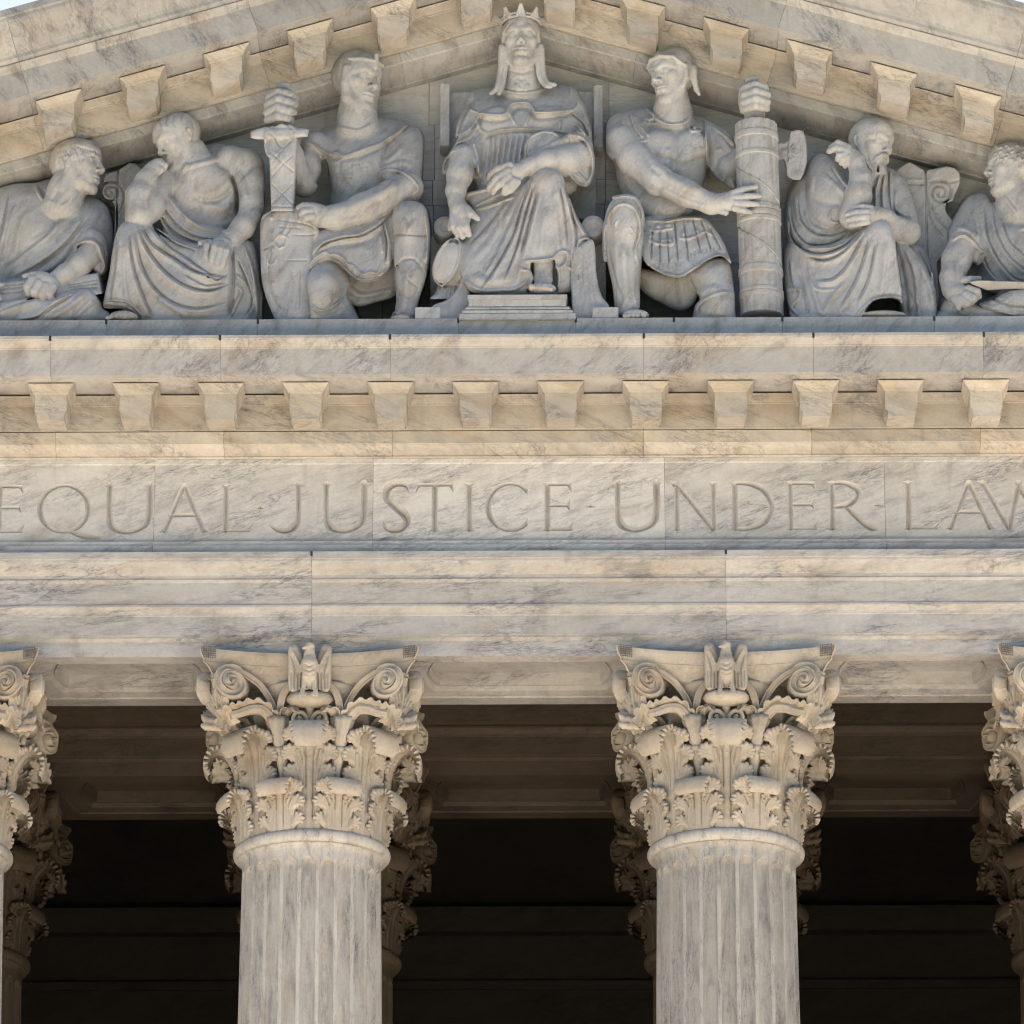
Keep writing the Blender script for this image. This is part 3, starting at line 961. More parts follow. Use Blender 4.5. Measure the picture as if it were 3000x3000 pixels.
def volute_mesh(sgn=1):
    cx, cz = 0.735, 1.445
    pts = []
    band = [(0.29, 1.06), (0.325, 1.21), (0.39, 1.36), (0.48, 1.48), (0.59, 1.545), (0.68, 1.573)]
    sp = spline(band, 26)
    for x, z in sp[:-1]:
        pts.append((x, z, 0.80))
    r0 = 0.138
    turns = 1.75
    for k in range(84):
        t = k / 83
        a = math.pi * 0.60 - 2 * math.pi * turns * t
        r = r0 * (1 - t) ** 0.9 + 0.016
        pts.append((cx + r * math.cos(a), cz + r * math.sin(a), 0.92 - 0.35 * t ** 3))
    # rounded channelled band: wide to the front, lips at both edges
    P, N, SC = [], [], []
    for i, (x, z, s) in enumerate(pts):
        push = 0.0
        if i >= 25:
            push = 0.075 * ((i - 25) / 83.0)            # the eye stands proud of the rim
        P.append((sgn * x, -(front_o(x, z) + push), z))
        N.append((sgn * 0.25, -1.0, 0.1))
        SC.append((s, 1.0))
    shape = [(-0.040, -0.10), (0.040, -0.10), (0.042, 0.016), (0.036, 0.026), (0.026, 0.026), (0.018, 0.008), (0.0, 0.004), (-0.018, 0.008), (-0.026, 0.026), (-0.036, 0.026), (-0.042, 0.016)]
    band = sweep(P, shape, M_CAP, "volute", scale=SC, normal=N)
    V, Fc = lathe([(0.0, -0.10), (0.055, -0.10), (0.052, -0.02), (0.042, 0.008), (0.026, 0.024), (0.0, 0.03)], 20)
    ex, ez = sgn * cx, cz
    V = [(ex + x, -(front_o(cx, cz) + 0.055) - z, ez + y) for x, y, z in V]
    eye = mesh_data("eye", V, Fc, M_CAP, smooth=True)
    fix_normals(eye)
    return join_meshes("volute", [band, eye], M_CAP)
me_vol_r, me_vol_l = volute_mesh(1), volute_mesh(-1)

def helix_mesh(sgn=1):
    sp = spline([(0.285, 1.05), (0.29, 1.20), (0.27, 1.35), (0.205, 1.46), (0.12, 1.49)], 24)
    P = [(sgn * x, -(0.645 + 0.14 * smoothstep(1.0, 1.45, z)), z) for x, z in sp]
    shape = [(-0.036, -0.06), (0.036, -0.06), (0.038, 0.016), (0.024, 0.024), (0.014, 0.006), (-0.014, 0.006), (-0.024, 0.024), (-0.038, 0.016)]
    return sweep(P, shape, M_CAP, "helix", scale=[(0.95, 1.0)] * 24, normal=[(0, -1, 0)] * 24)
me_hel_r, me_hel_l = helix_mesh(1), helix_mesh(-1)

def calyx_mesh(sgn=1):
    """stalk with collar, flaring cup, and two serrated leaves arching to the volute and the helix"""
    parts = []
    # stalk: fluted tapering stem leaning out
    base, top = np.array((0.235, -0.635, 0.50)), np.array((0.28, -0.665, 0.90))
    V, Fc = [], []
    rings = [(0.0, 0.046), (0.5, 0.050), (0.84, 0.056), (0.85, 0.068), (0.90, 0.073), (0.95, 0.069), (0.96, 0.060), (1.0, 0.062), (1.15, 0.072), (1.35, 0.090), (1.55, 0.112), (1.68, 0.125), (1.66, 0.09)]
    n = 36
    for t, r in rings:
        c = base + (top - base) * t
        for k in range(n):
            a = 2 * math.pi * k / n
            f = 1 + (0.055 * math.cos(9 * a) if not 0.84 < t < 0.97 else 0)
            V.append((sgn * (c[0] + r * f * math.cos(a)), c[1] + 0.9 * r * f * math.sin(a), c[2]))
    for i in range(len(rings) - 1):
        for k in range(n):
            j = (k + 1) % n
            Fc.append((i * n + k, i * n + j, (i + 1) * n + j, (i + 1) * n + k))
    me = mesh_data("stalk", V, Fc, M_CAP, smooth=True)
    fix_normals(me)
    parts.append(me)
    def frond(path, width, name, nu=13, teeth=7):
        sp = spline(path, 46)
        V, Fc = [], []
        T = np.gradient(sp, axis=0)
        T /= np.linalg.norm(T, axis=1)[:, None]
        for side in (0, 1):
            for i in range(46):
                v = i / 45
                w = np.interp(v, [0, 0.3, 0.6, 0.85, 1.0], width) * (0.74 + 0.32 * abs(math.sin(math.pi * teeth * v)) ** 0.5)
                up = np.array((-T[i][2] * 1.0, 0.0, T[i][0]))
                if up[2] < 0 and v < 0.5:
                    up = -up
                out = np.array((0.25 * 0, -1.0, 0.0))
                for k in range(nu):
                    u = k / (nu - 1)            # 0 at the back (towards the bell) .. 1 at the front lip
                    d = -0.16 + 0.21 * u
                    lift = w * (0.85 * u ** 1.6) - 0.016 * math.cos(2 * math.pi * (3 * u + 0.3 * math.sin(math.pi * teeth * v))) + 0.045 * (abs(math.sin(math.pi * teeth * v)) ** 0.5 - 0.6) * u
                    if side:
                        lift -= 0.03
                    e = math.exp(-((u - 0.72) / 0.10) ** 2 - ((((teeth * v) % 1.0) - 0.02) / 0.16) ** 2)
                    lift -= 0.03 * e * (1 - side)
                    p = sp[i] + np.array((0, 0, 1.0)) * 0 + out * d + up * (lift * 0.55) + out * lift * 0.30
                    V.append((sgn * p[0], p[1], p[2]))
        n1 = 46 * nu
        for i in range(45):
            for k in range(nu - 1):
                a = i * nu + k
                Fc.append((a, a + 1, a + nu + 1, a + nu))
                Fc.append((n1 + a, n1 + a + nu, n1 + a + nu + 1, n1 + a + 1))
            a = i * nu + nu - 1
            Fc.append((a, a + nu, n1 + a + nu, n1 + a))
            a = i * nu
            Fc.append((a, n1 + a, n1 + a + nu, a + nu))
        me = mesh_data(name, V, Fc, M_CAP, smooth=True)
        fix_normals(me)
        return me
    outer = [(0.29, -0.665, 0.98), (0.315, -0.685, 1.10), (0.37, -0.72, 1.19), (0.46, -0.78, 1.255), (0.57, -0.84, 1.24), (0.67, -0.885, 1.19), (0.76, -0.925, 1.155), (0.825, -0.945, 1.10), (0.835, -0.95, 1.01)]
    inner = [(0.275, -0.675, 0.98), (0.265, -0.69, 1.12), (0.235, -0.73, 1.215), (0.185, -0.78, 1.26), (0.135, -0.82, 1.245), (0.125, -0.84, 1.18)]
    for path, r0, n in ((outer, 0.058, 40), (inner, 0.042, 24)):
        arm = spline(path[:7], n)
        prof = [(r0 * (1 + 0.10 * math.cos(7 * q)) * math.cos(q), r0 * (1 + 0.10 * math.cos(7 * q)) * math.sin(q)) for q in [k * 2 * math.pi / 28 for k in range(28)]]
        P = [(sgn * v[0], v[1] + 0.02, v[2] - 0.012) for v in arm]
        parts.append(sweep(P, prof, M_CAP, "arm", scale=[1.15 - 0.45 * k / (n - 1) for k in range(n)], normal=[(0, -1, 0.3)] * n))
    parts.append(frond(outer, [0.11, 0.14, 0.15, 0.15, 0.12], "frond", teeth=11))
    parts.append(frond(inner, [0.08, 0.09, 0.09, 0.08, 0.05], "frond", teeth=4))
    return join_meshes("calyx", parts, M_CAP)
me_cal_r, me_cal_l = calyx_mesh(1), calyx_mesh(-1)

def abacus_mesh():
    """four concave moulded sides, cut corners"""
    prof = [(0.800, 1.475, 0.0), (0.80, 1.50, 0.0), (0.66, 1.505, -0.03), (0.70, 1.52, -0.02), (0.715, 1.56, -0.015), (0.735, 1.60, -0.01), (0.765, 1.635, 0.0), (0.785, 1.648, 0.0), (0.79, 1.66, 0.0), (0.785, 1.668, 0.0), (0.795, 1.690, 0.008), (0.815, 1.725, 0.012), (0.825, 1.755, 0.012), (0.825, 1.787, 0.012), (0.5, 1.789, 0.0)]
    V, Fc = [], []
    ns = 18
    loop = 4 * (ns + 1)
    for om, z, dc in prof[2:]:
        k0 = om - 0.80                       # offset of this moulding from the nominal edge
        for f in range(4):
            ca, sa = math.cos(f * math.pi / 2), math.sin(f * math.pi / 2)
            hw = 1.03 + k0 * 1.0
            for i in range(ns + 1):
                t = -1 + 2 * i / ns
                x = hw * t
                o = 0.80 + k0 + 0.215 * t * t
                o = min(o, 1.06)
                V.append((x * ca - (-o) * sa * 1.0, x * sa + (-o) * ca, z))
    for r in range(len(prof) - 3):
        for k in range(loop):
            j = (k + 1) % loop
            Fc.append((r * loop + k, r * loop + j, (r + 1) * loop + j, (r + 1) * loop + k))
    Fc.append(tuple(range(loop - 1, -1, -1)))
    Fc.append(tuple((len(prof) - 3) * loop + k for k in range(loop)))
    me = mesh_data("abacus", V, Fc, M_CAP)
    fix_normals(me)
    return me
me_aba = abacus_mesh()

def wire_patch():
    """pigeon wire tied over an abacus corner: thin bars, front face"""
    V, Fc = [], []
    def bar(x0, z0, x1, z1, w=0.003):
        b = len(V)
        dx, dz = x1 - x0, z1 - z0
        l = math.hypot(dx, dz)
        nx, nz = -dz / l * w, dx / l * w
        def o(x): return -(0.80 + 0.03 + 0.215 * (x / 1.03) ** 2 + 0.010)
        for (x, z) in ((x0, z0), (x1, z1)):
            for s, d in ((-1, 0), (1, 0), (1, -0.006), (-1, -0.006)):
                V.append((x + nx * s, o(x) + d, z + nz * s))
        Fc.extend([(b, b + 1, b + 5, b + 4), (b + 1, b + 2, b + 6, b + 5), (b + 2, b + 3, b + 7, b + 6), (b + 3, b, b + 4, b + 7)])
    for k in range(6):
        x = 0.905 + 0.021 * k
        bar(x, 1.678, x + random.uniform(-0.004, 0.004), 1.80)
    for k in range(6):
        z = 1.688 + 0.021 * k
        bar(0.898, z, 1.018, z + random.uniform(-0.003, 0.003))
    return mesh_data("bird_wire", V, Fc, M_MESH)
me_wire = wire_patch()
me_wire_l = mesh_data("bird_wire", [(-v.co[0], v.co[1], v.co[2]) for v in me_wire.vertices], [tuple(reversed(p.vertices)) for p in me_wire.polygons], M_MESH)

def flower_stem():
    """small scrolled stem between the middle leaf and the eagle's perch"""
    mes = []
    V, Fc = lathe([(0.0, 1.06), (0.05, 1.07), (0.035, 1.12), (0.03, 1.18), (0.045, 1.24), (0.06, 1.30), (0.0, 1.31)], 14)
    mes.append(mesh_data("stem", [(x, y - 0.80, z) for x, y, z in V], Fc, M_CAP, smooth=True))
    for s in (-1, 1):
        pts = [(s * x, -0.84, z) for x, z in spline([(0.02, 1.06), (0.03, 1.14), (0.08, 1.19), (0.14, 1.17), (0.15, 1.11), (0.105, 1.09), (0.085, 1.125), (0.11, 1.14)], 26)]
        mes.append(sweep(pts, [(0.022 * math.cos(a), 0.03 * math.sin(a)) for a in [k * math.pi / 4 for k in range(8)]], M_CAP, "curl", normal=[(0, -1, 0)] * 26))
    # perch: egg-moulded shelf
    V, Fc = [], []
    n = 28
    prof = [(0.02, 1.235), (0.12, 1.25), (0.19, 1.275), (0.215, 1.31), (0.21, 1.345), (0.18, 1.37), (0.0, 1.38)]
    for r, z in prof:
        for k in range(n):
            a = 2 * math.pi * k / n
            f = 1 + 0.03 * math.cos(7 * a * 2)
            V.append((r * f * math.cos(a), -0.84 + 0.62 * r * f * math.sin(a), z))
    for i in range(len(prof) - 1):
        for k in range(n):
            j = (k + 1) % n
            Fc.append((i * n + k, i * n + j, (i + 1) * n + j, (i + 1) * n + k))
    me = mesh_data("perch", V, Fc, M_CAP, smooth=True)
    fix_normals(me)
    mes.append(me)
    return join_meshes("flower_stem", mes, M_CAP)
me_flower = flower_stem()

def corner_leaf():
    """small leaf standing at the corner under the abacus, outside the volutes"""
    sp = [(1.08, 1.10), (1.15, 1.14), (1.21, 1.23), (1.24, 1.36), (1.235, 1.46), (1.26, 1.53), (1.315, 1.555), (1.335, 1.525)]
    return leaf_mesh("corner_leaf", sp, [(0.04, 0.10, 0.035, 4, 0, 110), (0.04, 0.18, 0.035, 4, 0, 110)], (0.44, 0.58), 0.3, stem=0.02, tipw=0.035, curl_from=0.9)
me_corner = corner_leaf()

link_ = link

def make_column(x, y, label, group, mat=None):
    def link(name, me, parent=None, loc=(0, 0, 0), rotz=0.0):
        o = link_(name, me, parent, loc, rotz)
        if mat is not None and name != 'bird_wire':
            o.material_slots[0].link = 'OBJECT'
            o.material_slots[0].material = mat
        return o
    t = empty("column", (x, y, 6.5), label, "column", group)
    t["kind"] = "thing"
    h = ZR - 6.5
    link("shaft", me_shaft, t, (0, 0, h))
    link("astragal", me_ast, t, (0, 0, h))
    c = link("capital", me_bell, t, (0, 0, h))
    for k in range(8):
        link("acanthus_leaf", me_low, c, rotz=R(22.5 + 45 * k))
    for k in range(8):
        link("acanthus_leaf", me_up, c, rotz=R(45 * k))
    for f in range(4):
        a = R(90 * f)
        link("volute", me_vol_r, c, rotz=a)
        link("volute", me_vol_l, c, rotz=a)
        link("helix", me_hel_r, c, rotz=a)
        link("helix", me_hel_l, c, rotz=a)
        link("calyx", me_cal_r, c, rotz=a)
        link("calyx", me_cal_l, c, rotz=a)
        link("flower_stem", me_flower, c, rotz=a)
        link("corner_leaf", me_corner, c, rotz=a + R(45))
        link("eagle", me_eagle, c, rotz=a)
        if f == 0 and y < 1:
            link("bird_wire", me_wire, c, rotz=a)
            link("bird_wire", me_wire_l, c, rotz=a)
    link("abacus", me_aba, c)
    return t
CX0 = -0.01
# ------------------------------------------------------------------ carving tools for the sculpted figures
# Figures are carved as signed-distance volumes and then meshed.  Working unit q = 1.74 mm: x to the right, y down
# along the sight line's tilt, p = distance out from the tympanum wall.
from concurrent.futures import ThreadPoolExecutor
Q = 0.00174
CY, CP = 1.0837, 0.419                     # height = -(CY * y) - CP * p  (a tilted drawing board)

def smin(a, b, k):
    if k <= 0:
        return np.minimum(a, b)
    h = np.maximum(k - np.abs(a - b), 0.0)
    return np.minimum(a, b) - h * h * (0.25 / k)

def smax(a, b, k):
    return -smin(-a, -b, k)

def crspline(pts, per=8, closed=False):
    P = np.array(pts, np.float32)
    n = len(P)
    out = []
    rng = range(n) if closed else range(n - 1)
    for i in rng:
        if closed:
            p0, p1, p2, p3 = P[(i - 1) % n], P[i], P[(i + 1) % n], P[(i + 2) % n]
        else:
            p0, p1, p2, p3 = P[max(i - 1, 0)], P[i], P[i + 1], P[min(i + 2, n - 1)]
        for k in range(per):
            w = k / per
            out.append(0.5 * (2 * p1 + (p2 - p0) * w + (2 * p0 - 5 * p1 + 4 * p2 - p3) * w * w + (-p0 + 3 * p1 - 3 * p2 + p3) * w ** 3))
    if not closed:
        out.append(P[-1])
    return np.array(out, np.float32)

def rotm(yaw, pitch=0, roll=0):
    """columns: right, up, forward in (X, Z, P); yaw>0 turns the face to the viewer's right, pitch>0 nods down, roll>0 tips the crown right"""
    a, b, c = R(yaw), R(pitch), R(roll)
    f = np.array([math.sin(a) * math.cos(b), -math.sin(b), math.cos(a) * math.cos(b)])
    r = np.array([math.cos(a), 0.0, -math.sin(a)])
    u = np.cross(f, r)
    # handedness in (X, Z, P): right x up = forward
    u = np.array([f[1] * r[2] - f[2] * r[1], f[2] * r[0] - f[0] * r[2], f[0] * r[1] - f[1] * r[0]])
    if u[1] < 0:
        u = -u
    r2 = r * math.cos(c) - u * math.sin(c)
    u2 = u * math.cos(c) + r * math.sin(c)
    return np.stack([r2, u2, f], 1)

class Sculpt:
    def __init__(s, x0, x1, y0, y1, p1, h=4.9, p0=-10.0, ox=0.0, xq=0.0):
        s.h = h
        s.ox = ox
        s.xs = np.arange(x0 + ox, x1 + ox, h, dtype=np.float32)
        s.ys = np.arange(y0, y1, h, dtype=np.float32)
        s.ps = np.arange(p0, p1, h, dtype=np.float32)
        s.D = np.full((len(s.ps), len(s.ys), len(s.xs)), 40.0, np.float32)
        s.rmask = None
    def pt(s, x, y, p):
        return np.array([x + s.ox, -CY * y - CP * p, p], np.float32)
    def block(s, lo, hi):
        i0, i1 = np.searchsorted(s.xs, lo[0]), np.searchsorted(s.xs, hi[0])
        k0, k1 = np.searchsorted(s.ps, lo[2]), np.searchsorted(s.ps, hi[2])
        ya, yb = -(hi[1] + CP * hi[2]) / CY, -(lo[1] + CP * lo[2]) / CY
        j0, j1 = np.searchsorted(s.ys, ya), np.searchsorted(s.ys, yb)
        if i1 <= i0 or k1 <= k0 or j1 <= j0:
            return None
        sl = (slice(k0, k1), slice(j0, j1), slice(i0, i1))
        X = s.xs[i0:i1][None, None, :]
        P = s.ps[k0:k1][:, None, None]
        Z = -CY * s.ys[j0:j1][None, :, None] - CP * P
        return sl, X, Z, P
    def put(s, sl, d, k, mode):
        sub = s.D[sl]
        if mode == '+':
            s.D[sl] = smin(sub, d.astype(np.float32), k)
        elif mode == '-':
            s.D[sl] = smax(sub, -d.astype(np.float32), k)
    def chain3(s, pts, k=10.0, mode='+', kin=None, fp=1.0):
        """pts: list of (X, Z, P, r) in metric q"""
        A = np.array(pts, np.float32)
        r = A[:, 3].max()
        pad = r * max(1.0, fp) + k + 2
        lo = A[:, :3].min(0) - pad
        hi = A[:, :3].max(0) + pad
        b = s.block(lo, hi)
        if b is None:
            return
        sl, X, Z, P = b
        d = None
        if kin is None:
            kin = r * 0.35
        for a, c in zip(A[:-1], A[1:]):
            ux, uz, up = c[0] - a[0], c[1] - a[1], (c[2] - a[2]) / fp
            L2 = ux * ux + uz * uz + up * up + 1e-9
            qx, qz, qp = X - a[0], Z - a[1], (P - a[2]) / fp
            t = np.clip((qx * ux + qz * uz + qp * up) / L2, 0, 1)
            e = np.sqrt((qx - t * ux) ** 2 + (qz - t * uz) ** 2 + (qp - t * up) ** 2) - (a[3] + (c[3] - a[3]) * t)
            d = e if d is None else smin(d, e, kin)
        s.put(sl, d * min(1.0, fp), k, mode)
    def chain(s, pts, k=10.0, mode='+', kin=None, fp=1.0, sm=0):
        """pts: (x, y, p, r)"""
        if sm:
            pts = [tuple(v) for v in crspline(pts, sm)]
        s.chain3([(*s.pt(x, y, p), r) for x, y, p, r in pts], k, mode, kin, fp)
    def ell3(s, c, r, M=None, k=10.0, mode='+', cut=None):
        rm = max(r)
        pad = rm + k + 2
        c = np.array(c, np.float32)
        b = s.block(c - pad, c + pad)
        if b is None:
            return
        sl, X, Z, P = b
        x, z, p = X - c[0], Z - c[1], P - c[2]
        if M is not None:
            x, z, p = (x * M[0, 0] + z * M[1, 0] + p * M[2, 0], x * M[0, 1] + z * M[1, 1] + p * M[2, 1], x * M[0, 2] + z * M[1, 2] + p * M[2, 2])
        k0 = np.sqrt((x / r[0]) ** 2 + (z / r[1]) ** 2 + (p / r[2]) ** 2)
        k1 = np.sqrt((x / r[0] ** 2) ** 2 + (z / r[1] ** 2) ** 2 + (p / r[2] ** 2) ** 2) + 1e-9
        d = k0 * (k0 - 1.0) / k1
        if cut is not None:
            for (nx, nz, npp, off) in cut:          # half-spaces in local axes: keep n.x < off
                d = np.maximum(d, x * nx + z * nz + p * npp - off)
        s.put(sl, d, k, mode)
    def ell(s, x, y, p, rx, rz, rp, k=10.0, mode='+', yaw=0, pitch=0, roll=0, cut=None):
        M = rotm(yaw, pitch, roll) if (yaw or pitch or roll) else None
        s.ell3(s.pt(x, y, p), (rx, rz, rp), M, k, mode, cut)
    def _poly(s, poly, smooth=6):
        P = np.array(poly, np.float32)
        P = P + np.array([s.ox, 0], np.float32)
        return crspline(P, smooth, closed=True) if smooth > 1 else P
    def sdf2(s, poly, pad=30):
        lo, hi = poly.min(0) - pad, poly.max(0) + pad
        i0, i1 = np.searchsorted(s.xs, lo[0]), np.searchsorted(s.xs, hi[0])
        j0, j1 = np.searchsorted(s.ys, lo[1]), np.searchsorted(s.ys, hi[1])
        X, Y = np.meshgrid(s.xs[i0:i1], s.ys[j0:j1])
        d = np.full(X.shape, 1e9, np.float32)
        ins = np.zeros(X.shape, bool)
        n = len(poly)
        for i in range(n):
            a, b = poly[i], poly[(i + 1) % n]
            e = b - a
            w0, w1 = X - a[0], Y - a[1]
            t = np.clip((w0 * e[0] + w1 * e[1]) / (e[0] ** 2 + e[1] ** 2 + 1e-9), 0, 1)
            d = np.minimum(d, (w0 - e[0] * t) ** 2 + (w1 - e[1] * t) ** 2)
            c = ((a[1] <= Y) & (b[1] > Y)) | ((b[1] <= Y) & (a[1] > Y))
            if c.any():
                xi = a[0] + (Y - a[1]) * (e[0] / (e[1] if abs(e[1]) > 1e-9 else 1e-9))
                ins ^= c & (X < xi)
        d = np.sqrt(d)
        return np.where(ins, -d, d), (slice(j0, j1), slice(i0, i1)), X, Y
    @staticmethod
    def tps(ctrl, X, Y, ox, lam=1e-3):
        C = np.array(ctrl, float)
        C[:, 0] += ox
        sc = 300.0
        A = C[:, :2] / sc
        n = len(A)
        def U(r2):
            return 0.5 * r2 * np.log(r2 + 1e-12)
        K = U(((A[:, None] - A[None]) ** 2).sum(-1)) + lam * np.eye(n)
        Pm = np.concatenate([np.ones((n, 1)), A], 1)
        M = np.block([[K, Pm], [Pm.T, np.zeros((3, 3))]])
        w = np.linalg.lstsq(M, np.concatenate([C[:, 2], np.zeros(3)]), rcond=1e-9)[0]
        x, y = X / sc, Y / sc
        out = w[n] + w[n + 1] * x + w[n + 2] * y
        for i in range(n):
            out = out + w[i] * U((x - A[i, 0]) ** 2 + (y - A[i, 1]) ** 2)
        return out.astype(np.float32)
    def relief(s, poly, ctrl, rnd=60.0, k=10.0, smooth=6, back=None, mode='+', power=2.0):
        """a mass with the given outline, front surface through ctrl (x, y, p), rolling back over rnd at the outline"""
        pl = s._poly(poly, smooth)
        d2, (sj, si), X, Y = s.sdf2(pl, 24)
        pf = s.tps(ctrl, X, Y, s.ox)
        di = np.clip(-d2, 0, rnd) / rnd
        drop = rnd * (1 - (1 - (1 - di) ** power) ** (1 / power))
        pf = pf - drop
        gy, gx = np.gradient(pf, s.h)
        sl_ = np.sqrt(1 + np.minimum(gx * gx + gy * gy, 6.0))
        ptop = float(pf[d2 < 0].max()) + 30 if (d2 < 0).any() else 0
        k1 = np.searchsorted(s.ps, ptop)
        P = s.ps[:k1][:, None, None]
        d = np.maximum((P - pf[None]) / sl_[None], d2[None] * 0.9)
        if back is not None:
            d = np.maximum(d, back - P)
        s.put((slice(0, k1), sj, si), d, k, mode)
    def lines(s, items, pm=None, gain=1.65):
        """items: (points [(x, y)...], width, amp[, side]) raised (amp>0) or cut (amp<0) lines on whatever is carved so far;
        side 's': one flank is steep (a lapping fold)"""
        H = np.zeros((len(s.ys), len(s.xs)), np.float32)
        for it in items:
            pts, w, amp = it[0], it[1], it[2] * gain
            side = it[3] if len(it) > 3 else None
            pl = crspline(pts, 6) + np.array([s.ox, 0], np.float32)
            pad = w * 3.2
            lo, hi = pl.min(0) - pad, pl.max(0) + pad
            i0, i1 = np.searchsorted(s.xs, lo[0]), np.searchsorted(s.xs, hi[0])
            j0, j1 = np.searchsorted(s.ys, lo[1]), np.searchsorted(s.ys, hi[1])
            if i1 <= i0 or j1 <= j0:
                continue
            X, Y = np.meshgrid(s.xs[i0:i1], s.ys[j0:j1])
            best = np.full(X.shape, 1e9, np.float32)
            tt = np.zeros(X.shape, np.float32)
            sg = np.zeros(X.shape, np.float32)
            n = len(pl) - 1
            for i in range(n):
                a, e = pl[i], pl[i + 1] - pl[i]
                w0, w1 = X - a[0], Y - a[1]
                t = np.clip((w0 * e[0] + w1 * e[1]) / (e[0] ** 2 + e[1] ** 2 + 1e-9), 0, 1)
                d = (w0 - e[0] * t) ** 2 + (w1 - e[1] * t) ** 2
                m = d < best
                best[m] = d[m]
                tt[m] = ((i + t) / n)[m]
                sg[m] = (w0 * e[1] - w1 * e[0])[m]
            d = np.sqrt(best)
            tap = np.clip(np.minimum(tt, 1 - tt) * 6 + 0.12, 0, 1)
            if side in ('s', 't'):
                sd = np.where(sg > 0, d, -d) * (1 if side == 's' else -1)
                prof = np.exp(-(d / np.where(sd > 0, w * 1.45, w * 0.40)) ** 2) - 0.7 * np.exp(-((sd + 0.80 * w) / (0.32 * w)) ** 2)
            else:
                prof = np.exp(-(d / w) ** 2)
                if amp > 0 and side is None and w >= 8:
                    prof = prof - 0.22 * np.exp(-((d - 1.5 * w) / (0.5 * w)) ** 2)
            if side == 'n':
                tap = 1.0
            sub = H[j0:j1, i0:i1]
            H[j0:j1, i0:i1] = sub + amp * prof * tap
        if pm is None:
            s.D -= H[None]
        else:
            wgt = np.clip((s.ps - pm) / 30.0, 0, 1)[:, None, None]
            s.D -= H[None] * wgt
    def ripple(s, fn, y0, y1, x0, x1):
        j0, j1 = np.searchsorted(s.ys, y0), np.searchsorted(s.ys, y1)
        i0, i1 = np.searchsorted(s.xs, x0 + s.ox), np.searchsorted(s.xs, x1 + s.ox)
        X, Y = np.meshgrid(s.xs[i0:i1] - s.ox, s.ys[j0:j1])
        s.D[:, j0:j1, i0:i1] -= fn(X, Y)[None].astype(np.float32)
    def floor(s, ybase=1803.0, pbase=632.0):
        zf = -CY * ybase - CP * pbase
        Z = -CY * s.ys[None, :, None] - CP * s.ps[:, None, None]
        s.D = np.maximum(s.D, zf - 2 - Z)
    def mesh(s):
        D = s.D
        ins = D < 0
        K, J, I = D.shape
        c = ins[:-1, :-1, :-1].astype(np.int8)
        for a, b, e in ((0, 0, 1), (0, 1, 0), (0, 1, 1), (1, 0, 0), (1, 0, 1), (1, 1, 0), (1, 1, 1)):
            c += ins[a:K - 1 + a, b:J - 1 + b, e:I - 1 + e]
        act = np.argwhere((c > 0) & (c < 8))
        k, j, i = act.T
        off = [(a, b, e) for a in (0, 1) for b in (0, 1) for e in (0, 1)]
        val = np.stack([D[k + a, j + b, i + e] for a, b, e in off], 1)
        pos = np.zeros((len(act), 3), np.float32)
        cnt = np.zeros(len(act), np.float32)
        for u in range(8):
            for w in range(u + 1, 8):
                du = np.abs(np.array(off[u]) - np.array(off[w]))
                if du.sum() != 1:
                    continue
                a, b = val[:, u], val[:, w]
                m = (a < 0) != (b < 0)
                t = np.where(m, a / np.where(m, a - b, 1), 0)[:, None]
                pos += np.where(m[:, None], np.array(off[u], np.float32) + t * (np.array(off[w], np.float32) - np.array(off[u], np.float32)), 0)
                cnt += m
        pos /= cnt[:, None]
        pos += act
        ids = np.full((K - 1, J - 1, I - 1), -1, np.int32)
        ids[k, j, i] = np.arange(len(act))
        quads = []
        for ax in range(3):
            sl0 = [slice(None)] * 3
            sl1 = [slice(None)] * 3
            sl0[ax] = slice(0, -1)
            sl1[ax] = slice(1, None)
            A, B = ins[tuple(sl0)], ins[tuple(sl1)]
            e = np.argwhere(A != B)
            o1, o2 = [x for x in (0, 1, 2) if x != ax]
            lim = np.array(ids.shape)
            ok = (e[:, o1] > 0) & (e[:, o2] > 0) & (e[:, o1] < lim[o1]) & (e[:, o2] < lim[o2])
            e = e[ok]
            flip = A[tuple(e.T)]
            def cell(d1, d2):
                f = e.copy()
                f[:, o1] -= d1
                f[:, o2] -= d2
                return ids[tuple(f.T)]
            q = np.stack([cell(1, 1), cell(0, 1), cell(0, 0), cell(1, 0)], 1)
            if ax == 1:
                flip = ~flip
            q[flip] = q[flip][:, ::-1]
            quads.append(q)
        q = np.concatenate(quads)
        q = q[(q >= 0).all(1)]
        # the sides turned to the wall are never seen: leave them open
        e1, e2 = pos[q[:, 2]] - pos[q[:, 0]], pos[q[:, 3]] - pos[q[:, 1]]
        nrm = np.cross(e1, e2)
        nk = nrm[:, 0] / (np.linalg.norm(nrm, axis=1) + 1e-9)
        face = -nk
        q = q[face > -0.5]
        used = np.unique(q)
        rm = np.full(len(pos), -1, np.int64)
        rm[used] = np.arange(len(used))
        q, pos = rm[q], pos[used]
        s.V = np.stack([s.xs[0] + pos[:, 2] * s.h, s.ys[0] + pos[:, 1] * s.h, s.ps[0] + pos[:, 0] * s.h], 1)
        s.F = q
        s.D = None
        return s

YB, PB, ZB = 1803.0, 632.0, 24.226          # ledge edge: y, p, world height
def world_pts(V, xref, xw, yb=YB):
    x = xw + (V[:, 0] - xref) * Q
    o = TYO + V[:, 2] * Q
    z = ZB + Q * (-(CY * V[:, 1] + CP * V[:, 2]) + (CY * yb + CP * PB))
    return np.stack([x, -o, z], 1)

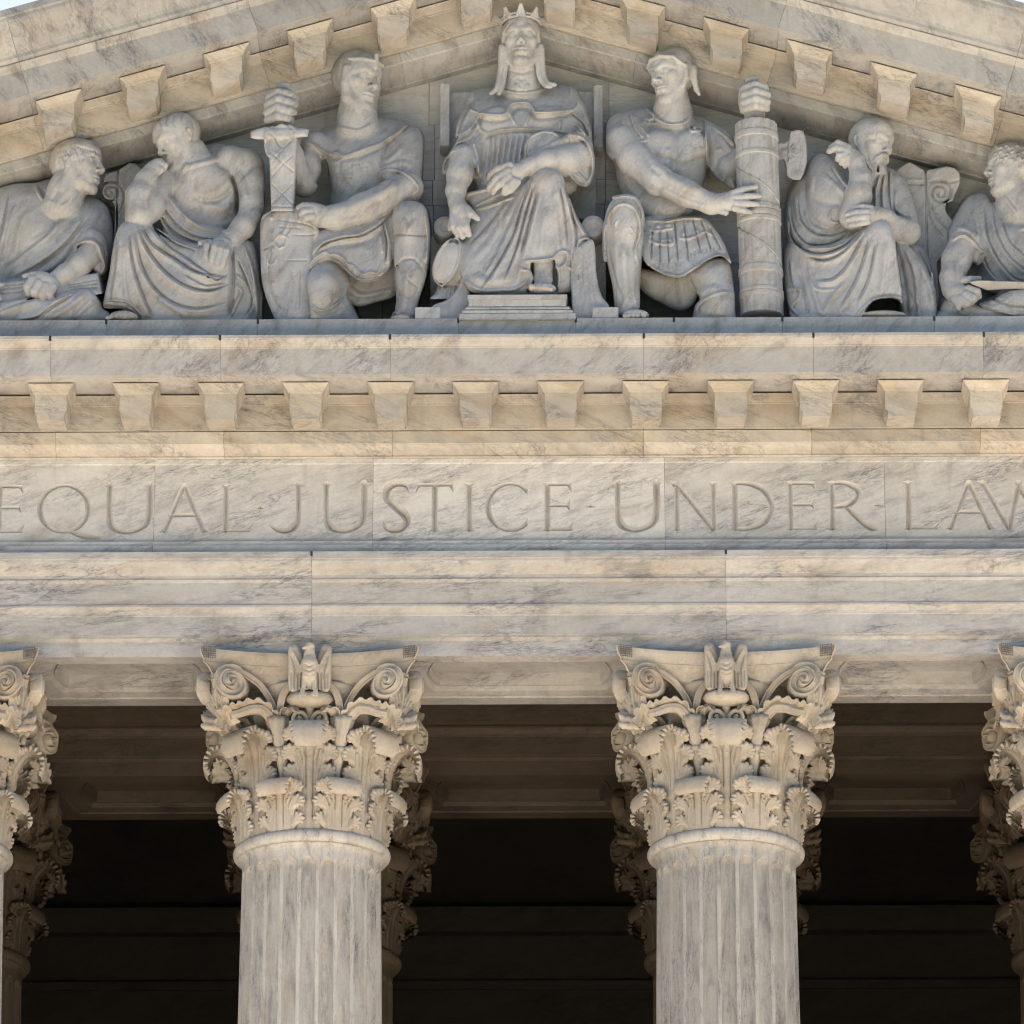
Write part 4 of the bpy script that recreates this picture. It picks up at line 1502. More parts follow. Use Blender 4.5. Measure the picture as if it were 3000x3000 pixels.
def np_mesh(name, V, Fq, mat, smooth=True):
    me = bpy.data.meshes.new(name)
    me.vertices.add(len(V))
    me.vertices.foreach_set("co", np.ascontiguousarray(V, np.float32).ravel())
    me.loops.add(Fq.size)
    me.loops.foreach_set("vertex_index", np.ascontiguousarray(Fq, np.int32).ravel())
    me.polygons.add(len(Fq))
    me.polygons.foreach_set("loop_start", np.arange(0, Fq.size, 4, dtype=np.int32))
    me.polygons.foreach_set("loop_total", np.full(len(Fq), 4, np.int32))
    me.materials.append(mat)
    me.update(calc_edges=True)
    me.polygons.foreach_set("use_smooth", np.full(len(Fq), smooth))
    return me

def head(s, x, y, p, S_, yaw=0, pitch=0, roll=0, hair=True, ears=(1, -1), old=0.0, beard=False, lids=True, brow=1.0, hk=0.022, wide=1.0):
    """a head of height S_ (chin to crown) about (x, y, p)"""
    M = rotm(yaw, pitch, roll).astype(np.float32)
    C = s.pt(x, y, p)
    def W(a, b, c):
        return C + M @ (np.array([a * wide, b, c], np.float32) * S_)
    def E(c, r, k=0.05, mode='+', cut=None, rr=None):
        m = M if rr is None else M @ rotm(*rr)
        s.ell3(W(*c), (r[0] * S_ * wide, r[1] * S_, r[2] * S_), m, k * S_, mode, cut)
    def Ch(pts, k=0.03, mode='+'):
        s.chain3([(*W(a, b, c), r * S_) for a, b, c, r in pts], k * S_, mode)
    E((0, .12, -.05), (.345, .375, .43), 0.03)
    E((0, -.08, .10), (.275, .40, .275), 0.08)
    E((0, .22, .17), (.265, .22, .21), 0.08)
    for q in (1, -1):
        Ch([(q * .27, -.08, -.02, .06), (q * .215, -.30, .09, .065), (q * .085, -.425, .265, .065)], 0.09)
        E((q * .185, -.055, .235), (.10, .085, .09), 0.07)
        Ch([(q * .255, .085, .20, .04), (q * .15, .135 + .01 * brow, .325, .045 * brow), (q * .035, .105, .37, .040 * brow)], 0.05)
    E((0, -.425, .295), (.105, .078, .085), 0.05)
    E((0, -.25, .285), (.15, .125, .105), 0.07)
    Ch([(0, .13, .350, .034), (0, .0, .410, .038), (0, -.095, .455, .044)], 0.035)
    for q in (1, -1):
        E((q * .145, .035, .395), (.092, .056, .085), 0.035, '-')
        E((q * .140, .028, .292), (.074, .060, .064), 0.008)
        if lids:
            Ch([(q * .222, .012, .27, .014), (q * .185, .058, .328, .017), (q * .135, .070, .350, .018), (q * .082, .050, .345, .015), (q * .058, .012, .335, .012)], 0.010)
            Ch([(q * .218, .010, .275, .011), (q * .175, -.022, .325, .012), (q * .115, -.024, .340, .012), (q * .06, .008, .335, .011)], 0.012)
        E((q * .056, -.122, .405), (.035, .034, .050), 0.02)
    E((0, -.106, .452), (.048, .042, .050), 0.025)
    for q in (1, -1):
        E((q * .026, -.150, .425), (.017, .014, .026), 0.008, '-')
        if old:
            Ch([(q * .085, -.10, .40, .009 * old), (q * .128, -.19, .365, .011 * old), (q * .145, -.28, .325, .006)], 0.03, '-')
    if not beard:
        Ch([(-.118, -.252, .325, .010), (-.05, -.226, .385, .021), (0, -.234, .398, .020), (.05, -.226, .385, .021), (.118, -.252, .325, .010)], 0.02)
        Ch([(-.105, -.262, .335, .010), (-.045, -.288, .380, .026), (.045, -.288, .380, .026), (.105, -.262, .335, .010)], 0.02)
        Ch([(-.125, -.253, .340, .008), (-.05, -.252, .404, .0105), (0, -.258, .412, .0105), (.05, -.252, .404, .0105), (.125, -.253, .340, .008)], 0.008, '-')
        E((0, -.345, .37), (.09, .02, .03), 0.03, '-')
    else:
        # moustache and full beard
        for q in (1, -1):
            Ch([(0, -.195, .42, .026), (q * .07, -.215, .40, .034), (q * .14, -.275, .35, .030), (q * .16, -.33, .31, .018)], 0.012)
            Ch([(q * .30, -.05, .02, .04), (q * .27, -.25, .08, .06), (q * .20, -.40, .18, .075), (q * .08, -.50, .28, .085)], 0.05)
        E((0, -.50, .30), (.13, .13, .115), 0.05)
        E((0, -.275, .39), (.055, .020, .03), 0.01)
        E((0, -.258, .425), (.085, .010, .03), 0.008, '-')
    for q in ears:
        E((q * .335, .0, -.05), (.030, .105, .064), 0.02)
        Ch([(q * .352, .045, .018, .016), (q * .366, .098, -.03, .019), (q * .372, .070, -.088, .020), (q * .366, -.02, -.088, .019), (q * .352, -.095, -.035, .021)], 0.012)
        E((q * .375, .015, -.045), (.024, .062, .034), 0.012, '-')
    if hair:
        E((0, .125, -.065), (.345 + hk, .375 + hk, .430 + hk), 0.010, '+', cut=[(0, -.61, .79, .20 * S_), (0, -1, 0, .30 * S_)])
    return W
# ------------------------------------------------------------------ the figures
def hand_fingers(s, fs, k=5.0):
    for f in fs:
        s.chain(f, k=k, kin=3)

def fig_left_edge():
    ox = 0
    s = Sculpt(-820, 650, 780, 1960, 660, ox=ox)
    # tunic over the trunk
    s.relief([(-260, 1680), (-230, 1450), (-170, 1230), (-90, 1110), (40, 1052), (180, 1042), (300, 1018), (440, 1105), (560, 1150), (612, 1230), (630, 1400), (605, 1560), (560, 1610), (300, 1660), (-60, 1700)],
             [(60, 1120, 300), (-180, 1300, 270), (-200, 1600, 330), (-40, 1300, 320), (200, 1300, 370), (330, 1160, 280), (540, 1220, 300), (600, 1400, 290), (250, 1560, 350), (-40, 1560, 320), (440, 1450, 345), (520, 1340, 350), (120, 1180, 330)], rnd=95, k=0)
    s.lines([([(190, 1060), (230, 1130), (290, 1190), (350, 1215), (420, 1200), (470, 1160)], 9, 11), ([(205, 1060), (245, 1120), (300, 1170), (350, 1192), (415, 1178)], 10, -14),
             ([(60, 1110), (40, 1250), (10, 1400)], 18, 12, 's'), ([(90, 1160), (60, 1300), (30, 1450)], 14, 9), ([(350, 1220), (300, 1330), (150, 1450), (20, 1560)], 26, 10, 's'),
             ([(480, 1230), (380, 1370), (250, 1480), (80, 1570)], 24, 14, 't'), ([(540, 1280), (440, 1420), (330, 1520), (180, 1590)], 22, 14, 't'), ([(430, 1180), (330, 1300), (200, 1380)], 20, 8),
             ([(450, 1380), (400, 1460), (330, 1530), (240, 1585)], 20, -16), ([(560, 1200), (510, 1280), (460, 1340)], 18, 8), ([(150, 1200), (110, 1330), (100, 1450)], 18, 8)])
    # sleeve and forearm
    s.relief([(470, 1330), (540, 1300), (610, 1380), (608, 1540), (560, 1560), (500, 1480), (440, 1420)], [(520, 1380, 400), (580, 1460, 380), (480, 1420, 400), (560, 1530, 400)], rnd=50, k=16)
    s.chain([(530, 1440, 380, 74), (460, 1510, 430, 68), (390, 1560, 465, 54), (340, 1590, 480, 50)], k=8)
    s.lines([([(440, 1430), (450, 1395), (500, 1372), (560, 1385), (590, 1450), (604, 1520), (585, 1560)], 9, 12)], pm=300)
    # book across the lap
    s.relief([(-60, 1615), (180, 1590), (330, 1585), (575, 1553), (604, 1670), (420, 1690), (200, 1690), (-90, 1730), (-90, 1618)], [(0, 1650, 480), (300, 1630, 490), (590, 1600, 470), (590, 1650, 490), (0, 1700, 500)], rnd=12, k=0, smooth=1)
    s.lines([([(-60, 1640), (150, 1612), (330, 1606)], 4, -7), ([(-60, 1655), (150, 1628), (330, 1620)], 4, -7), ([(400, 1620), (580, 1588)], 4, -7), ([(400, 1634), (585, 1608)], 4, -7), ([(400, 1650), (590, 1632)], 4, -7), ([(-60, 1675), (180, 1650)], 4, -7)], pm=380)
    # hand gripping the book
    s.ell(285, 1605, 520, 82, 58, 52, k=14, roll=25)
    hand_fingers(s, [[(215, 1590, 545, 27), (190, 1630, 560, 25), (195, 1660, 540, 22)], [(250, 1610, 560, 27), (228, 1655, 570, 26), (235, 1680, 545, 22)], [(290, 1625, 560, 27), (270, 1668, 572, 25), (278, 1690, 545, 21)],
                     [(330, 1630, 545, 26), (315, 1668, 556, 24), (318, 1690, 535, 20)], [(260, 1560, 520, 22), (210, 1562, 520, 18), (165, 1568, 515, 13)]], k=7)
    hand_fingers(s, [[(-30, 1640, 540, 26), (20, 1620, 540, 20), (48, 1616, 530, 12)], [(-40, 1680, 560, 28), (15, 1675, 560, 24), (30, 1690, 545, 20)], [(-40, 1720, 570, 26), (5, 1715, 570, 22)]], k=7)
    s.chain([(-130, 1200, 280, 84), (-190, 1400, 340, 78), (-150, 1560, 440, 62), (-50, 1640, 520, 44)], k=14)
    # crossed legs under cloth
    s.relief([(-800, 1850), (-760, 1780), (-560, 1700), (-300, 1690), (-60, 1720), (120, 1700), (240, 1688), (330, 1705), (430, 1670), (510, 1642), (560, 1670), (600, 1745), (596, 1840)],
             [(-700, 1800, 500), (-350, 1770, 560), (-30, 1790, 550), (150, 1740, 570), (300, 1760, 585), (520, 1700, 560), (580, 1780, 520), (400, 1750, 580)], rnd=55, k=6)
    s.lines([([(440, 1660), (330, 1730), (240, 1790), (120, 1815)], 16, 13, 't'), ([(520, 1660), (430, 1740), (330, 1800)], 16, 10), ([(250, 1700), (120, 1740), (0, 1790)], 18, 10, 's'), ([(560, 1700), (500, 1760), (450, 1810)], 15, 8),
             ([(60, 1740), (-20, 1790)], 14, 8)], pm=430)
    # neck, head
    s.chain([(345, 1190, 270, 118), (370, 1090, 285, 100), (400, 1010, 295, 95)], k=14)
    s.lines([([(440, 1090), (400, 1150), (350, 1185)], 14, 7), ([(330, 1080), (300, 1150)], 16, -6)], pm=150)
    head(s, 432, 957, 300, 340, yaw=70, pitch=2, ears=(1, -1), hk=0.018)
    for k in range(16):
        a = k / 15
        x = 320 + 210 * a
        s.lines([([(x, 830 + 60 * abs(a - .5)), (x + 14, 850 + 60 * abs(a - .5)), (x + 10 - 20 * a, 880 + 50 * abs(a - .5))], 4, -4)], pm=150)
    s.lines([([(318, 900), (335, 960), (330, 1000)], 5, -4), ([(345, 880), (360, 930), (355, 985)], 5, -4), ([(375, 860), (395, 900)], 5, -4), ([(420, 845), (440, 880), (450, 930)], 5, -4), ([(460, 845), (475, 870)], 5, -4)], pm=150)
    s.floor(1813)
    return s, 1813

def fig_left_thinker():
    s = Sculpt(590, 1500, 620, 1960, 680)
    s.chain([(1060, 890, 270, 112), (1110, 1010, 250, 130), (1130, 1120, 250, 135)], k=0)
    s.relief([(880, 1010), (960, 965), (1080, 900), (1180, 822), (1300, 842), (1400, 905), (1390, 1100), (1345, 1300), (1240, 1400), (1050, 1400), (930, 1260), (870, 1120)],
             [(1230, 1070, 350), (1080, 1090, 350), (1050, 980, 280), (1330, 930, 270), (1180, 1280, 330), (905, 1080, 300), (1330, 1200, 290), (950, 1220, 330), (1150, 950, 290), (1120, 1180, 335)], rnd=110, k=30)
    s.ell(1215, 1050, 290, 110, 90, 75, k=40)
    s.ell(1030, 1080, 280, 80, 80, 75, k=40)
    s.lines([([(1100, 1125), (1170, 1150), (1260, 1130), (1320, 1060)], 16, -12), ([(1090, 1000), (1105, 1120), (1140, 1260)], 20, -9), ([(1040, 960), (1130, 935), (1250, 900)], 14, 9), ([(1060, 930), (1030, 985)], 12, 8),
             ([(1180, 1170), (1260, 1190), (1310, 1170)], 20, 7), ([(1180, 1240), (1270, 1255), (1320, 1220)], 18, -6)])
    # viewer's right arm, hanging to the knee
    s.chain([(1300, 930, 250, 98), (1390, 955, 265, 92), (1420, 1060, 290, 82), (1428, 1170, 320, 70), (1415, 1235, 340, 64)], k=22, kin=35)
    s.lines([([(1300, 1000), (1335, 1090), (1338, 1220)], 9, -20), ([(1345, 980), (1380, 1060), (1395, 1130)], 16, 6)], pm=60)
    s.chain([(1418, 1230, 345, 66), (1380, 1300, 390, 66), (1320, 1360, 440, 52), (1280, 1385, 470, 45)], k=12)
    # robe: strap over the shoulder and round the waist
    s.relief([(868, 1005), (905, 1005), (955, 1090), (1040, 1205), (1140, 1285), (1310, 1325), (1330, 1420), (1100, 1440), (960, 1370), (900, 1240), (862, 1090)],
             [(890, 1040, 350), (940, 1150, 370), (1040, 1280, 385), (1180, 1350, 390), (1300, 1380, 380), (900, 1180, 350)], rnd=40, k=6)
    s.lines([([(885, 1015), (935, 1100), (1020, 1205), (1120, 1280), (1300, 1325)], 10, 11), ([(875, 1050), (930, 1170), (1010, 1270), (1120, 1340), (1290, 1370)], 12, 11, 's'), ([(880, 1110), (930, 1240), (1020, 1330), (1150, 1385)], 12, 11, 's'),
             ([(895, 1200), (940, 1300), (1010, 1370)], 12, 10)], pm=200)
    # lap and skirts of the robe
    s.relief([(740, 1290), (830, 1270), (935, 1345), (1130, 1392), (1290, 1395), (1420, 1375), (1465, 1480), (1478, 1600), (1482, 1840), (840, 1840), (700, 1600)],
             [(1240, 1480, 560), (1050, 1440, 480), (900, 1400, 510), (1000, 1600, 550), (1200, 1700, 570), (1400, 1480, 440), (1440, 1720, 430), (850, 1740, 530), (1000, 1780, 555), (1310, 1700, 520), (1130, 1560, 555)], rnd=60, k=8)
    s.ell(1230, 1500, 470, 118, 112, 105, k=45)
    s.relief([(690, 1292), (745, 1252), (810, 1255), (880, 1310), (960, 1500), (930, 1700), (850, 1840), (790, 1770), (700, 1750), (618, 1748), (610, 1705), (640, 1560), (660, 1400)],
             [(760, 1310, 560), (735, 1500, 575), (690, 1690, 570), (850, 1450, 540), (870, 1690, 540), (800, 1400, 575), (640, 1700, 540)], rnd=75, k=25)
    s.lines([([(800, 1275), (870, 1390), (1000, 1480), (1130, 1555), (1310, 1585)], 14, 16, 't'), ([(790, 1290), (850, 1430), (960, 1560), (1090, 1640), (1220, 1660), (1320, 1620)], 15, 17, 't'),
             ([(850, 1290), (960, 1400), (1090, 1490), (1190, 1555), (1250, 1600), (1315, 1560)], 11, 12, 't'), ([(770, 1310), (810, 1500), (890, 1640), (1010, 1730), (1160, 1760), (1310, 1720)], 17, 16, 't'),
             ([(740, 1320), (770, 1520), (830, 1690), (880, 1800)], 16, 14, 't'), ([(700, 1330), (690, 1500), (660, 1700)], 18, 10, 's'), ([(725, 1450), (735, 1600), (760, 1740)], 13, 9), ([(880, 1290), (1010, 1380), (1130, 1420)], 10, 9, 's'),
             ([(1325, 1410), (1335, 1600), (1320, 1800)], 12, -20), ([(1390, 1400), (1440, 1540), (1468, 1700), (1470, 1800)], 10, 13), ([(1365, 1470), (1420, 1600), (1450, 1720), (1415, 1800)], 12, 13, 's'),
             ([(1345, 1560), (1400, 1610), (1440, 1690)], 9, 10), ([(1350, 1620), (1385, 1660), (1350, 1740), (1325, 1800)], 10, 13), ([(1060, 1560), (1180, 1625), (1300, 1612)], 9, 9, 't'), ([(930, 1700), (1080, 1790)], 14, 9)], pm=300)
    s.lines([([(612, 1712), (660, 1700), (740, 1708), (790, 1740), (830, 1790)], 8, 9)], pm=300)
    # foot under the hem
    s.relief([(618, 1735), (700, 1738), (780, 1768), (830, 1830), (640, 1830)], [(650, 1760, 700), (750, 1790, 700), (700, 1740, 700)], rnd=2, k=6, mode='-', back=470)
    s.ell(730, 1800, 560, 85, 34, 70, k=6)
    for x, y, r in ((648, 1796, 13), (668, 1788, 14), (692, 1781, 15), (722, 1774, 19)):
        s.chain([(x + 12, y + 4, 600, r), (x, y + 4, 622, r * .95)], k=4)
    # hand over the knee
    s.ell(1265, 1392, 505, 62, 40, 45, k=12)
    hand_fingers(s, [[(1205, 1385, 545, 20), (1190, 1400, 572, 19), (1184, 1462, 575, 16)], [(1240, 1382, 550, 20), (1232, 1410, 580, 19), (1220, 1482, 585, 16)], [(1272, 1388, 548, 20), (1268, 1420, 578, 19), (1252, 1500, 582, 16)],
                     [(1300, 1400, 535, 19), (1300, 1430, 562, 18), (1282, 1512, 566, 15)], [(1200, 1378, 520, 17), (1152, 1384, 545, 15)]], k=6)
    # raised arm, fist under the chin
    s.chain([(905, 1040, 300, 85), (850, 1180, 420, 86), (805, 1235, 480, 78)], k=15)
    s.chain([(800, 1228, 485, 80), (800, 1120, 475, 76), (832, 1030, 455, 56), (862, 975, 440, 46)], k=14)
    s.ell(888, 948, 430, 56, 40, 42, k=14, roll=-30)
    hand_fingers(s, [[(905, 932, 445, 20), (940, 945, 450, 18), (932, 968, 438, 15)], [(890, 955, 455, 19), (920, 972, 455, 17), (902, 990, 440, 14)], [(870, 975, 450, 18), (892, 992, 450, 16)]], k=7)
    head(s, 998, 806, 328, 316, yaw=-58, pitch=30, ears=(1, -1), old=1.2, brow=1.25, hk=0.015)
    s.lines([([(950, 660), (940, 700), (950, 720)], 4, -5), ([(985, 655), (980, 700), (995, 730)], 4, -5), ([(1020, 655), (1025, 700)], 4, -5), ([(1050, 665), (1060, 710), (1050, 740)], 4, -5), ([(1080, 690), (1095, 740)], 4, -5), ([(905, 700), (915, 725)], 4, -5)], pm=150)
    s.floor(1810)
    return s, 1810

def fig_swordsman():
    ox = 1159
    s = Sculpt(330, 1300, 270, 1960, 690, ox=ox)
    # back drapery between the legs and behind the arm
    s.relief([(760, 1520), (1090, 1450), (1097, 1660), (970, 1722), (855, 1738), (790, 1650)], [(900, 1600, 400), (1000, 1650, 400), (880, 1700, 420)], rnd=60, k=0)
    s.relief([(560, 840), (640, 742), (710, 716), (770, 690), (950, 668), (1080, 690), (1160, 716), (1135, 900), (1080, 1060), (1060, 1180), (960, 1290), (720, 1260), (700, 1100), (688, 970), (640, 890)],
             [(860, 750, 310), (850, 890, 400), (725, 900, 340), (1000, 890, 380), (860, 1080, 395), (725, 1120, 320), (1030, 1090, 350), (640, 810, 280), (1100, 760, 290), (880, 1230, 420)], rnd=110, k=0)
    s.chain([(620, 830, 245, 84), (585, 960, 285, 80), (565, 1050, 330, 74)], k=25)
    s.lines([([(560, 812), (610, 822), (650, 850), (700, 885), (740, 872), (780, 892), (830, 880), (880, 860), (930, 842), (985, 826), (1040, 790), (1095, 752), (1150, 712)], 7, 15),
             ([(590, 850), (650, 880), (720, 910), (850, 905), (990, 850), (1060, 800)], 14, -7), ([(660, 900), (690, 1000), (700, 1100)], 14, -12), ([(640, 880), (660, 980), (620, 1060)], 10, -10),
             ([(1040, 800), (1010, 880), (1005, 960)], 12, -12), ([(1060, 800), (1100, 860)], 14, 7), ([(740, 1000), (800, 1010), (840, 1000)], 12, 6), ([(760, 930), (770, 1000), (830, 1090)], 14, -5), ([(720, 930), (800, 900)], 10, 5)])
    # embroidered cross on the chest
    cr = [(785, 975), (830, 960), (828, 945), (880, 935), (884, 955), (925, 950), (930, 1000), (885, 1012), (880, 1060), (838, 1068), (830, 1020), (790, 1022), (785, 975)]
    for a, b in zip(cr[:-1], cr[1:]):
        s.lines([([a, b], 4, -3, 'n')], pm=200)
    # lifted forearm behind the sword and the fist on the grip
    s.chain([(560, 1060, 345, 70), (500, 900, 390, 62), (450, 740, 430, 56), (430, 650, 440, 58)], k=14)
    s.ell(432, 620, 445, 78, 92, 70, k=14)
    hand_fingers(s, [[(365, 560, 470, 26), (420, 530, 520, 27), (480, 545, 510, 26), (508, 560, 470, 20)], [(360, 600, 470, 28), (420, 572, 530, 29), (485, 590, 520, 27), (512, 600, 470, 20)], [(358, 645, 470, 28), (420, 618, 530, 29), (480, 636, 520, 27), (505, 645, 470, 20)],
                     [(360, 690, 465, 26), (415, 665, 520, 27), (470, 680, 510, 24), (492, 690, 465, 18)], [(490, 560, 430, 24), (505, 580, 480, 20)]], k=13)
    s.ell(448, 502, 445, 42, 34, 38, k=6)
    # sleeve and the arm laid across
    s.relief([(1060, 740), (1150, 710), (1222, 760), (1232, 900), (1218, 1060), (1190, 1115), (1110, 1100), (1000, 1010), (1010, 920), (1040, 820)], [(1140, 780, 310), (1130, 900, 385), (1100, 980, 415), (1190, 1000, 380), (1200, 850, 330), (1050, 930, 395)], rnd=65, k=16)
    s.chain([(1150, 1075, 395, 92), (1060, 1120, 440, 88), (900, 1190, 490, 80), (760, 1240, 520, 68), (660, 1240, 530, 60)], k=12)
    s.lines([([(998, 1010), (1010, 980), (1060, 972), (1130, 990), (1190, 1035), (1214, 1080), (1190, 1112)], 8, 12), ([(1040, 800), (1090, 760), (1150, 708), (1200, 712), (1236, 752)], 8, 12),
             ([(1010, 930), (1060, 900), (1120, 840)], 14, 7), ([(1020, 960), (1110, 930), (1180, 950)], 14, 6)], pm=200)
    s.lines([([(1120, 1040), (1000, 1110), (860, 1170), (740, 1200)], 22, 5), ([(1090, 1180), (960, 1235), (820, 1275)], 20, 5), ([(1010, 1130), (880, 1210), (760, 1250)], 16, -5)], pm=380)
    # hand on the shield rim
    s.ell(625, 1205, 545, 88, 48, 52, k=18, roll=8)
    hand_fingers(s, [[(610, 1180, 575, 24), (570, 1176, 590, 22), (545, 1186, 575, 18)], [(610, 1205, 585, 24), (575, 1206, 598, 22), (560, 1222, 580, 18)], [(620, 1235, 585, 23), (590, 1240, 595, 21), (580, 1252, 580, 17)]], k=7)
    # tunic skirt
    s.relief([(655, 1320), (800, 1290), (1050, 1205), (1085, 1260), (1068, 1480), (1030, 1545), (900, 1592), (840, 1560), (780, 1505), (700, 1468), (640, 1500), (598, 1540), (618, 1440)],
             [(850, 1400, 530), (720, 1420, 545), (1030, 1300, 480), (950, 1540, 530), (640, 1480, 560), (1050, 1420, 500)], rnd=45, k=8)
    s.lines([([(625, 1445), (680, 1385), (780, 1350), (900, 1330), (1000, 1270), (1060, 1210)], 12, 16, 's'), ([(650, 1420), (760, 1375), (880, 1350)], 12, 10), ([(700, 1400), (800, 1395), (930, 1370), (1020, 1300)], 18, -10),
             ([(602, 1525), (625, 1480), (690, 1432), (720, 1450), (750, 1445), (800, 1470), (815, 1500), (850, 1510), (890, 1550), (915, 1560), (950, 1545), (990, 1555), (1010, 1500), (1020, 1480)], 7, 12),
             ([(605, 1545), (640, 1505), (700, 1475), (770, 1490), (830, 1550), (900, 1590), (980, 1580), (1040, 1535), (1060, 1470)], 8, 10), ([(1020, 1260), (1045, 1380), (1040, 1500)], 10, 14, 's'), ([(1000, 1330), (1015, 1440)], 10, 8)], pm=330)
    s.lines([([(800, 1620), (900, 1680), (1080, 1650)], 16, 8), ([(830, 1690), (930, 1700), (1060, 1660)], 12, -6)], pm=300)
    # viewer's right leg, greaved
    s.relief([(1068, 1225), (1115, 1162), (1200, 1153), (1258, 1200), (1278, 1330), (1275, 1420), (1262, 1560), (1215, 1720), (1190, 1840), (1085, 1840), (1092, 1700), (1085, 1560), (1072, 1450), (1066, 1320)],
             [(1165, 1215, 590), (1165, 1330, 600), (1165, 1450, 570), (1175, 1560, 575), (1150, 1700, 560), (1135, 1800, 580), (1255, 1350, 520), (1085, 1350, 535)], rnd=75, k=8)
    s.lines([([(1070, 1340), (1150, 1338), (1265, 1346)], 6, -8), ([(1245, 1200), (1268, 1350), (1262, 1500)], 10, 10), ([(1080, 1540), (1130, 1480), (1200, 1480), (1255, 1560)], 8, -6), ([(1085, 1490), (1150, 1580), (1230, 1640)], 7, -6),
             ([(1100, 1660), (1180, 1690), (1220, 1640)], 8, -7), ([(1160, 1500), (1150, 1640), (1130, 1780)], 20, 8), ([(1120, 1250), (1165, 1300), (1215, 1250)], 18, 6), ([(1060, 1800), (1090, 1775), (1120, 1800)], 8, 8)], pm=380)
    s.ell(1120, 1810, 590, 60, 24, 50, k=10)
    # kneeling leg
    s.relief([(600, 1580), (640, 1505), (700, 1478), (775, 1500), (832, 1600), (815, 1680), (862, 1770), (862, 1840), (640, 1840), (612, 1700)], [(690, 1560, 580), (680, 1660, 640), (740, 1780, 560), (800, 1620, 540), (700, 1740, 600)], rnd=70, k=8)
    s.ell(685, 1640, 545, 92, 100, 95, k=35)
    s.lines([([(615, 1715), (650, 1750), (700, 1758), (760, 1725), (800, 1680)], 8, 9), ([(630, 1740), (700, 1785), (800, 1730)], 10, -8)], pm=380)
    s.ell(690, 1690, 610, 50, 55, 34, k=22)
    # neck, hood and head
    s.chain([(860, 745, 250, 128), (858, 690, 265, 108), (852, 600, 280, 100)], k=25)
    s.lines([([(745, 720), (800, 742), (880, 748), (960, 700)], 12, 8)], pm=120)
    W = head(s, 852, 470, 305, 364, yaw=46, pitch=12, ears=(), hair=False, brow=1.1)
    S_ = 364
    M = rotm(46, 12, 0)
    s.ell3(W(0, .12, -.04), (.345 * S_, .405 * S_, .40 * S_), M, 10, '+', cut=[(0, -.20, .98, .235 * S_)])
    for q in (1, -1):
        s.chain3([(*W(q * .315, .12, .08), .07 * S_), (*W(q * .305, -.12, .10), .085 * S_), (*W(q * .25, -.34, .14), .10 * S_), (*W(q * .09, -.49, .25), .085 * S_)], 16)
    s.chain3([(*W(-.335, .27, .13), .028 * S_), (*W(-.2, .30, .32), .028 * S_), (*W(0, .305, .385), .028 * S_), (*W(.2, .30, .32), .028 * S_), (*W(.345, .27, .13), .028 * S_), (*W(.40, .22, -.1), .028 * S_), (*W(.37, .18, -.32), .028 * S_)], 5)
    s.chain3([(*W(0, .20, .40), .035 * S_), (*W(0, .40, .37), .045 * S_)], 4)
    s.floor(1806)
    # sword in its scabbard
    w = Sculpt(250, 610, 690, 1215, 640, ox=ox, p0=400)
    w.relief([(338, 742), (385, 722), (446, 703), (508, 722), (526, 745), (524, 900), (513, 1205), (388, 1205), (372, 900), (350, 860)],
             [(446, 720, 545), (446, 900, 560), (446, 1190, 585), (365, 800, 510), (380, 950, 525), (392, 1180, 550), (516, 950, 525), (520, 800, 515), (510, 1180, 552)], rnd=14, k=0, smooth=1, back=420)
    w.relief([(262, 752), (300, 738), (350, 726), (400, 735), (500, 728), (545, 735), (592, 740), (584, 784), (530, 788), (440, 800), (345, 798), (300, 798), (264, 790)], [(265, 740, 520), (265, 795, 520), (446, 735, 550), (446, 800, 555), (590, 735, 520), (590, 790, 520)], rnd=22, k=4, smooth=1, back=430)
    w.lines([([(380, 740), (446, 705), (520, 760)], 4, -5), ([(382, 760), (446, 845), (520, 770)], 4, -6), ([(384, 935), (446, 860), (518, 790)], 4, -5), ([(380, 870), (446, 930), (520, 990)], 4, -5), ([(385, 1010), (450, 940), (516, 880)], 4, -5),
             ([(384, 1045), (450, 1108), (514, 1170)], 4, -6), ([(390, 1160), (450, 1105), (514, 1040)], 4, -6), ([(352, 740), (350, 840), (372, 900)], 10, 9), ([(385, 1176), (515, 1180)], 4, -5), ([(446, 820), (446, 1190)], 16, 4)])
    # shield
    h = Sculpt(310, 690, 1140, 1960, 640, ox=ox, p0=380)
    h.relief([(328, 1250), (370, 1208), (430, 1190), (540, 1192), (610, 1235), (672, 1345), (655, 1420), (625, 1500), (615, 1620), (640, 1840), (455, 1840), (385, 1740), (340, 1600), (326, 1420)],
             [(345, 1300, 500), (345, 1500, 500), (430, 1300, 545), (420, 1600, 550), (540, 1250, 545), (600, 1400, 535), (520, 1500, 570), (520, 1750, 590), (600, 1700, 560), (420, 1750, 540)], rnd=26, k=0)
    h.lines([([(345, 1420), (400, 1400), (380, 1500), (388, 1620), (430, 1720), (490, 1790)], 5, -7), ([(490, 1160), (500, 1230), (480, 1290), (452, 1335)], 13, 10, 'n'), ([(545, 1190), (530, 1260), (500, 1320), (470, 1350)], 5, 6),
             ([(425, 1250), (590, 1280), (640, 1310)], 4, -5), ([(425, 1290), (560, 1300)], 4, -5), ([(510, 1335), (600, 1340), (640, 1330)], 4, -5), ([(470, 1480), (600, 1480)], 4, -4), ([(560, 1530), (560, 1760)], 4, -5), ([(500, 1520), (520, 1600), (515, 1700)], 4, -4),
             ([(345, 1418), (372, 1412), (408, 1388)], 5, -6), ([(410, 1400), (385, 1440), (370, 1490), (400, 1500), (425, 1455)], 5, 7), ([(330, 1260), (375, 1218), (432, 1200), (540, 1203)], 5, -6)])
    bk = [(440, 1330), (482, 1352), (462, 1400), (436, 1410), (398, 1375), (440, 1330)]
    for a, b in zip(bk[:-1], bk[1:]):
        h.lines([([a, b], 5, 7, 'n')])
